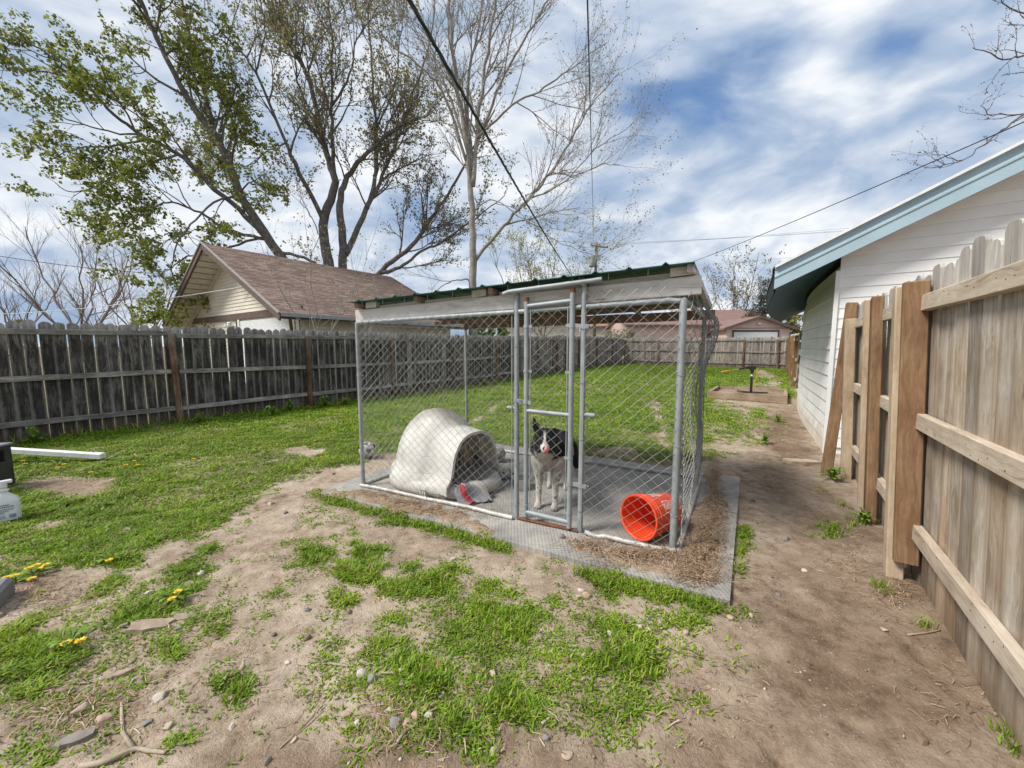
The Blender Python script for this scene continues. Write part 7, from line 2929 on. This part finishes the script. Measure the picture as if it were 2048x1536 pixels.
def dandelion(px, py, heads, seed, label, L=.10):
    c = G(px, py)
    c.z = gz1(c.x, c.y)
    root = thing('dandelion', label, 'dandelion', tuple(c), 'dandelions in the grass')
    mb = MB()
    rosette(mb, c, 9, L, L * .24, seed)
    mb.build('leaf_rosette', M['weed'], root)
    rng = random.Random(seed)
    for hx, hy in heads:
        h = G(hx, hy, .05 + c.z)
        MB().tube([c + Vector((0, 0, .01)), (c + h) / 2 + Vector((0, 0, .02)), h], .0022, 5).build('stem', M['weed'], root)
        mb = MB()
        for ring, (n, r_, up) in enumerate(((16, .019, .25), (12, .014, .55), (8, .008, 1.0))):
            for k in range(n):
                a = 2 * PI * k / n + ring * .2 + rng.uniform(-.1, .1)
                d = Vector((math.cos(a), math.sin(a), up)).normalized()
                s_ = Vector((-math.sin(a), math.cos(a), 0))
                r2 = r_ * 1.15 * rng.uniform(.85, 1.15)
                mb.add([h, h + d * r2 * .7 + s_ * .0035, h + d * r2 * 1.15, h + d * r2 * .7 - s_ * .0035], [(0, 1, 2, 3)])
        mb.build('flower', M['yellow_petals'], root)


dandelion(32, 1160, [(14, 1155), (30, 1152)], 1, 'dandelion with two yellow heads nearest the left edge')
dandelion(62, 1156, [(63, 1158)], 2, 'dandelion with one wide yellow head right of the leftmost pair')
dandelion(75, 1142, [(57, 1137), (78, 1138), (92, 1130), (72, 1131)], 3, 'dandelion cluster with four yellow heads behind the leftmost ones')
dandelion(348, 1200, [(344, 1198), (355, 1184)], 4, 'dandelion with two yellow heads in the grass patch above the bark slab')
dandelion(140, 1288, [(131, 1287), (160, 1282)], 5, 'dandelion with two yellow heads in the lower left grass')
dandelion(48, 926, [(46, 922), (50, 928)], 6, 'dandelion with two yellow heads below the white bar', .13)
dandelion(116, 936, [(115, 935), (128, 929)], 7, 'dandelion in the grass below the end of the white bar', .13)
dandelion(184, 946, [(182, 945)], 8, 'dandelion beside the long thin stick', .13)
dandelion(268, 924, [(252, 930), (268, 922), (276, 930)], 9, 'dandelion group with three heads right of the long stick', .13)
dandelion(388, 918, [(387, 918)], 10, 'lone dandelion in the lawn between the fence and the bare earth', .13)
dandelion(220, 1122, [(218, 1121)], 11, 'dandelion with one small head in the left grass edge', .08)

# ------------------------------------------------------------------ leafy weeds along fences
def weed(px, py, L, n, seed, label, tilt=.7):
    c = G(px, py)
    c.z = gz1(c.x, c.y)
    mb = MB()
    for k in range(3):
        rosette(mb, c + Vector((0, 0, .02 * k)), n, L * (1 - .2 * k), L * .3, seed + k, tilt=tilt * (1 + .6 * k))
    o = mb.build('weed', M['weed'], None)
    tag(o, label, 'weed', 'weeds along the fences')


weed(70, 893, .16, 9, 1, 'leafy weed at the foot of the left fence above the white bar')
weed(545, 838, .15, 10, 2, 'broad weed at the fence foot left of the second brown post')
weed(580, 828, .16, 10, 3, 'dark leafy weed close left of the second brown post')
weed(650, 818, .17, 11, 4, 'large weed right of the second brown post')
weed(690, 815, .15, 10, 5, 'weed right of the large weed by the kennel corner')
weed(400, 852, .12, 9, 6, 'low weed right of the first brown post')
weed(1665, 960, .13, 8, 7, 'grey green rosette weed at the foot of the leaning timber', .5)
weed(1725, 1045, .09, 8, 8, 'small bright weed between the two near posts', .6)
weed(1555, 845, .10, 9, 9, 'small yellow green weed in the dark soil by the garage wall')
weed(1530, 888, .10, 10, 10, 'spiky weed on the dark soil right of the lawn')
weed(970, 775, .15, 9, 11, 'leafy weed at the far fence foot seen through the kennel')
# ------------------------------------------------------------------ grass, straw, pebbles
def blades(name, P, L, W, seed, mat, lean=.6, kind_label=None, curl=.5, z=None):
    rng = np.random.default_rng(seed)
    n = len(P)
    a = rng.uniform(0, 2 * PI, n)
    d = np.stack([np.cos(a), np.sin(a), np.zeros(n)], 1)
    s_ = np.stack([-np.sin(a), np.cos(a), np.zeros(n)], 1)
    ln = np.abs(rng.normal(lean, .28, n))[:, None]
    up = np.array([[0, 0, 1.0]])
    L = L[:, None]
    W = W[:, None]
    dir1 = up + d * ln * .7
    dir1 /= np.linalg.norm(dir1, axis=1)[:, None]
    dir2 = up * (1 - curl * ln) + d * (ln + .35)
    dir2 /= np.linalg.norm(dir2, axis=1)[:, None]
    v0 = P - s_ * W * .35
    v1 = P + s_ * W * .35
    m_ = P + dir1 * L * .55
    v2 = m_ - s_ * W * .5
    v3 = m_ + s_ * W * .5
    v4 = m_ + dir2 * L * .5
    V = np.stack([v0, v1, v2, v3, v4], 1).reshape(-1, 3)
    i = np.arange(n) * 5
    Fc = np.concatenate([np.stack([i, i + 1, i + 3], 1), np.stack([i, i + 3, i + 2], 1), np.stack([i + 2, i + 3, i + 4], 1)])
    return link(name, mesh_np(name, V, Fc), mat, None, kind='stuff')


def scatter_grass(name, x0, x1, y0, y1, n, seed, Lr, Wr, tuft=7, tr=.022, label=None, gmin=.12, pw=1.0, mat='grass'):
    rng = np.random.default_rng(seed)
    x = rng.uniform(x0, x1, n)
    y = rng.uniform(y0, y1, n)
    px, py = project(x, y, np.zeros(n))
    keep = (px > -160) & (px < 2200) & (py < 1640)
    x, y = x[keep], y[keep]
    g, dk, mo, onm = cover(x, y)
    keep = rng.random(len(x)) < np.clip((g - gmin) / (1 - gmin), 0, 1) ** pw
    x, y, g = x[keep], y[keep], g[keep]
    # leave out walls and beyond the fences
    u = x * UD.x + y * UD.y
    w = x * WD.x + y * WD.y
    ok = (w > -9.75) & (w < .45) & (u < 26.2)
    x, y, g = x[ok], y[ok], g[ok]
    x = np.repeat(x, tuft)
    y = np.repeat(y, tuft)
    g = np.repeat(g, tuft)
    x = x + rng.normal(0, tr, len(x))
    y = y + rng.normal(0, tr, len(y))
    z = full_z(x, y) - .004
    hv = .6 + .8 * fbm(x * 1.7 + 3, y * 1.7, 3)
    L = rng.uniform(*Lr, len(x)) * (.55 + .5 * np.clip(g, 0, 1.1)) * hv
    W = rng.uniform(*Wr, len(x))
    o = blades(name, np.stack([x, y, z], 1), L, W, seed + 1, M[mat], 1.35, curl=.42)
    o['label'] = label
    o['category'] = 'grass'
    return o, len(x)


cnt = []
cnt.append(scatter_grass('grass', -5.5, 4.2, .9, 3.4, 95000, 1, (.024, .054), (.0046, .0090), 8, .020, 'bright green grass tufts growing in patches in the bare foreground', .06, .85)[1])
cnt.append(scatter_grass('grass', -8.5, 5.5, 3.4, 6.5, 58000, 2, (.030, .062), (.0065, .0125), 6, .028, 'thick green lawn around the kennel')[1])
cnt.append(scatter_grass('grass', -9, 9.5, 6.5, 12, 70000, 3, (.045, .085), (.011, .020), 4, .05, 'green lawn in the middle of the yard')[1])
cnt.append(scatter_grass('grass', -4, 16, 12, 27, 90000, 4, (.05, .09), (.020, .034), 3, .08, 'green lawn at the far end of the yard')[1])

cnt.append(scatter_grass('dead_grass', -6, 4.2, .9, 6.5, 30000, 14, (.03, .07), (.0022, .0042), 3, .03, 'dead straw coloured blades among the green grass', .06, .7, 'dry_blade')[1])

# taller tufts: along the mat edge, fence feet and a few in the lawn
def tufts(label, spots, seed, Lr, Wr, per=40, mat='grass', lean=.5):
    rng = np.random.default_rng(seed)
    P, L, W = [], [], []
    for (x, y, r, k) in spots:
        n = int(per * k)
        q = rng.normal(0, r, (n, 2))
        for a, b in q:
            P.append((x + a, y + b, 0))
            L.append(rng.uniform(*Lr))
            W.append(rng.uniform(*Wr))
    P = np.array(P)
    P[:, 2] = full_z(P[:, 0], P[:, 1]) - .004
    o = blades('tall_grass', P, np.array(L), np.array(W), seed, M[mat], lean)
    o['label'] = label
    o['category'] = 'grass'


sp = []
rr = random.Random(3)
for x0, y0, x1, y1, n in ((640, 990, 1020, 1096, 46), (1160, 1140, 1450, 1212, 34)):
    for i in range(n):
        f = i / n
        p = G(x0 + (x1 - x0) * f + rr.uniform(-8, 8), y0 + (y1 - y0) * f + rr.uniform(-3, 10))
        sp.append((p.x, p.y, .022, rr.uniform(.3, 1.0)))
for px, py in ((740, 1120), (700, 1150), (760, 1140), (830, 1160), (880, 1165), (960, 1240), (1010, 1230), (1060, 1260), (1030, 1280), (980, 1215), (850, 1360), (860, 1385), (830, 1345), (1010, 1400), (1020, 1440), (990, 1420), (1260, 1320), (1220, 1330), (1290, 1350), (900, 1455), (300, 1220), (250, 1235), (460, 1390),
               (60, 1300), (30, 1280), (90, 1310), (200, 1085), (120, 1095), (230, 1125), (160, 1120), (620, 1115), (640, 1100)):
    for _ in range(3):
        p = G(px + rr.uniform(-20, 20), py + rr.uniform(-10, 10))
        sp.append((p.x, p.y, .028, rr.uniform(.5, 1.0)))
tufts('longer grass tufts along the mat edge and in the thick patches', sp, 9, (.035, .075), (.0045, .0085), 26)
sp = []
for t in np.arange(.2, 28, .12):
    p = LF0 + LD * t + Vector((LD.y, -LD.x, 0)) * rr.uniform(.06, .30)
    sp.append((p.x, p.y, .06, rr.uniform(.2, 1.0) * (1.5 if rr.random() < .3 else .7)))
for t in np.arange(.2, BLEN, .15):
    p = BF0 + BD * t - Vector((-BD.y, BD.x, 0)) * rr.uniform(.08, .25)
    sp.append((p.x, p.y, .06, rr.uniform(.1, .5)))
tufts('rough grass along the foot of the left and back fences', sp, 10, (.08, .20), (.008, .018), 16, 'grass', .6)
# thin weeds on the mat seam and by the near fence
sp = []
for i in range(26):
    p = G(1180 + 170 * i / 26 + rr.uniform(-4, 4), 978 + 24 * i / 26)
    sp.append((p.x, p.y, .01, rr.uniform(.1, .5)))
for px, py in ((1640, 1055), (1660, 1062), (1690, 1065), (1715, 1050), (1735, 1040), (1770, 1190), (1760, 1175), (1850, 1255), (960, 1030), (945, 1025), (975, 1036), (1050, 985), (1490, 1060), (1483, 1100), (1478, 1130), (1690, 1010), (2020, 1500), (2010, 1470), (1560, 870), (1500, 880)):
    for _ in range(3):
        p = G(px + rr.uniform(-10, 10), py + rr.uniform(-4, 4))
        sp.append((p.x, p.y, .02, rr.uniform(.3, .8)))
tufts('thin grass in the mat seam and beside the near fence', sp, 12, (.03, .08), (.003, .006), 24)


# dry stalks and litter
def litter(label, spots, n, seed, Lr, Wr, mat, zup=.012):
    rng = np.random.default_rng(seed)
    P = []
    wts = np.array([s[4] for s in spots], float)
    wts /= wts.sum()
    ch = rng.choice(len(spots), n, p=wts)
    for k in ch:
        cx, cy, rx, ry, _ = spots[k]
        px = cx + rng.normal(0, rx * .5)
        py = cy + rng.normal(0, ry * .5)
        p = G(px, max(py, 720))
        P.append((p.x, p.y))
    P = np.array(P)
    z = np.maximum(full_z(P[:, 0], P[:, 1]), -.5)
    mt = matcoord(P[:, 0], P[:, 1])
    onm = (mt[0] > 0) & (mt[0] < 1) & (mt[1] > 0) & (mt[1] < 1)
    z = np.where(onm, np.maximum(z, MAT_Z + .002), z)
    a = rng.uniform(0, 2 * PI, n)
    L = rng.uniform(*Lr, n)[:, None]
    W = rng.uniform(*Wr, n)[:, None]
    d = np.stack([np.cos(a), np.sin(a), rng.normal(0, .16, n)], 1)
    s_ = np.stack([-np.sin(a), np.cos(a), rng.normal(0, .3, n)], 1)
    c = np.stack([P[:, 0], P[:, 1], z + rng.uniform(.002, zup, n)], 1)
    mid = c + np.stack([rng.normal(0, .1, n), rng.normal(0, .1, n), np.abs(rng.normal(0, .12, n))], 1) * L
    v = [c - d * L * .5 - s_ * W * .5, c - d * L * .5 + s_ * W * .5, mid + s_ * W * .5, mid - s_ * W * .5, c + d * L * .5 + s_ * W * .4, c + d * L * .5 - s_ * W * .4]
    V = np.stack(v, 1).reshape(-1, 3)
    i = np.arange(n) * 6
    Fc = np.concatenate([np.stack([i, i + 1, i + 2, i + 3], 1), np.stack([i + 3, i + 2, i + 4, i + 5], 1)])
    o = link('dry_litter', mesh_np('dry_litter', V, Fc), M[mat], None, kind='stuff')
    o['label'] = label
    o['category'] = 'plant litter'


litter('brown dry stalks and weed litter piled round the kennel foot', [(1290, 1120, 130, 26, 3), (1400, 1110, 45, 60, 4), (1428, 1040, 30, 80, 4), (1430, 960, 16, 40, 1), (1395, 1160, 60, 22, 1.5), (1180, 1095, 60, 14, 1), (880, 1030, 120, 14, 1.6), (760, 995, 70, 10, 1),
        (1180, 903, 160, 8, 1.5), (1330, 928, 50, 8, 1), (1040, 890, 50, 6, .8), (820, 1012, 60, 8, 1)], 9000, 5, (.015, .065), (.0016, .0045), 'dry_blade', .028)
litter('scattered dry stalks and bits on the bare earth', [(140, 975, 130, 22, 2), (100, 1190, 120, 40, 3), (300, 1300, 300, 120, 1.5), (160, 1420, 160, 70, 2), (900, 1420, 300, 110, 2), (1350, 1350, 200, 120, .7), (1500, 960, 90, 60, 2), (1480, 800, 90, 16, 1.5), (1560, 870, 50, 50, 1.5), (1700, 1100, 60, 80, 1), (1790, 1190, 40, 30, 1), (620, 1130, 80, 60, .6),
        (780, 1430, 60, 60, 1), (1900, 1400, 120, 120, .4)], 5200, 6, (.012, .06), (.0014, .004), 'dry_blade', .012)


# pebbles and clods, uncountable
def pebbles(label, n, seed, box, size, on_grass=.3):
    rng = np.random.default_rng(seed)
    x = rng.uniform(box[0], box[1], n)
    y = rng.uniform(box[2], box[3], n)
    g, dk, mo, onm = cover(x, y)
    u = x * UD.x + y * UD.y
    w = x * WD.x + y * WD.y
    fw_ = (x - N0.x) * NN.x + (y - N0.y) * NN.y
    keep = (rng.random(n) < np.where(g > .4, on_grass, 1.0)) & (~onm) & (w < .42) & (fw_ > .03)
    x, y = x[keep], y[keep]
    n = len(x)
    r_ = size * (.35 + rng.pareto(3.2, n) * .55)
    r_ = np.minimum(r_, size * 3.2)[:, None]
    z = full_z(x, y)
    base = np.array([[0, 0, 1], [1, 0, 0], [.3, .95, 0], [-.8, .58, 0], [-.8, -.58, 0], [.3, -.95, 0], [0, 0, -1]], float)
    J = base[None] * (1 + rng.uniform(-.3, .3, (n, 7, 1)))
    a = rng.uniform(0, 2 * PI, n)
    ca, sa = np.cos(a)[:, None], np.sin(a)[:, None]
    X = J[:, :, 0] * ca - J[:, :, 1] * sa * .8
    Yy = J[:, :, 0] * sa + J[:, :, 1] * ca * .8
    Zz = J[:, :, 2] * .6
    V = np.stack([x[:, None] + X * r_, y[:, None] + Yy * r_, z[:, None] + Zz * r_ + r_ * .15], 2).reshape(-1, 3)
    i = (np.arange(n) * 7)[:, None]
    tri = []
    for k in range(5):
        k2 = (k + 1) % 5
        tri.append((0, 1 + k, 1 + k2))
        tri.append((6, 1 + k2, 1 + k))
    Fc = (i[:, None, :] + np.array(tri)[None]).reshape(-1, 3)
    o = link('gravel', mesh_np('gravel', V, Fc), M['pebble'], None, kind='stuff')
    o['label'] = label
    o['category'] = 'gravel'


def crumbs(label, n, seed, box, size):
    before = set(bpy.data.objects)
    pebbles(label, n, seed, box, size, .6)
    o = (set(bpy.data.objects) - before).pop()
    o.name = 'soil_crumb'
    o.data.materials.clear()
    o.data.materials.append(M['crumb'])


M['crumb'] = leaf_mat('dark_soil_crumb', [(0.0, (0.05, 0.034, 0.022)), (0.5, (0.11, 0.078, 0.052)), (1.0, (0.22, 0.165, 0.12))], 0.0, 0.95)
crumbs('dark crumbs of soil scattered over the bare earth', 14000, 8, (-4.5, 4.2, .9, 4.2), .0034)
pebbles('fine grit and small clods strewn over the bare earth', 34000, 3, (-4.2, 3.4, .9, 4.2), .0031)
pebbles('pebbles strewn over the path and the bare earth', 1300, 4, (-4.5, 4.6, .9, 6.0), .0085, .15)
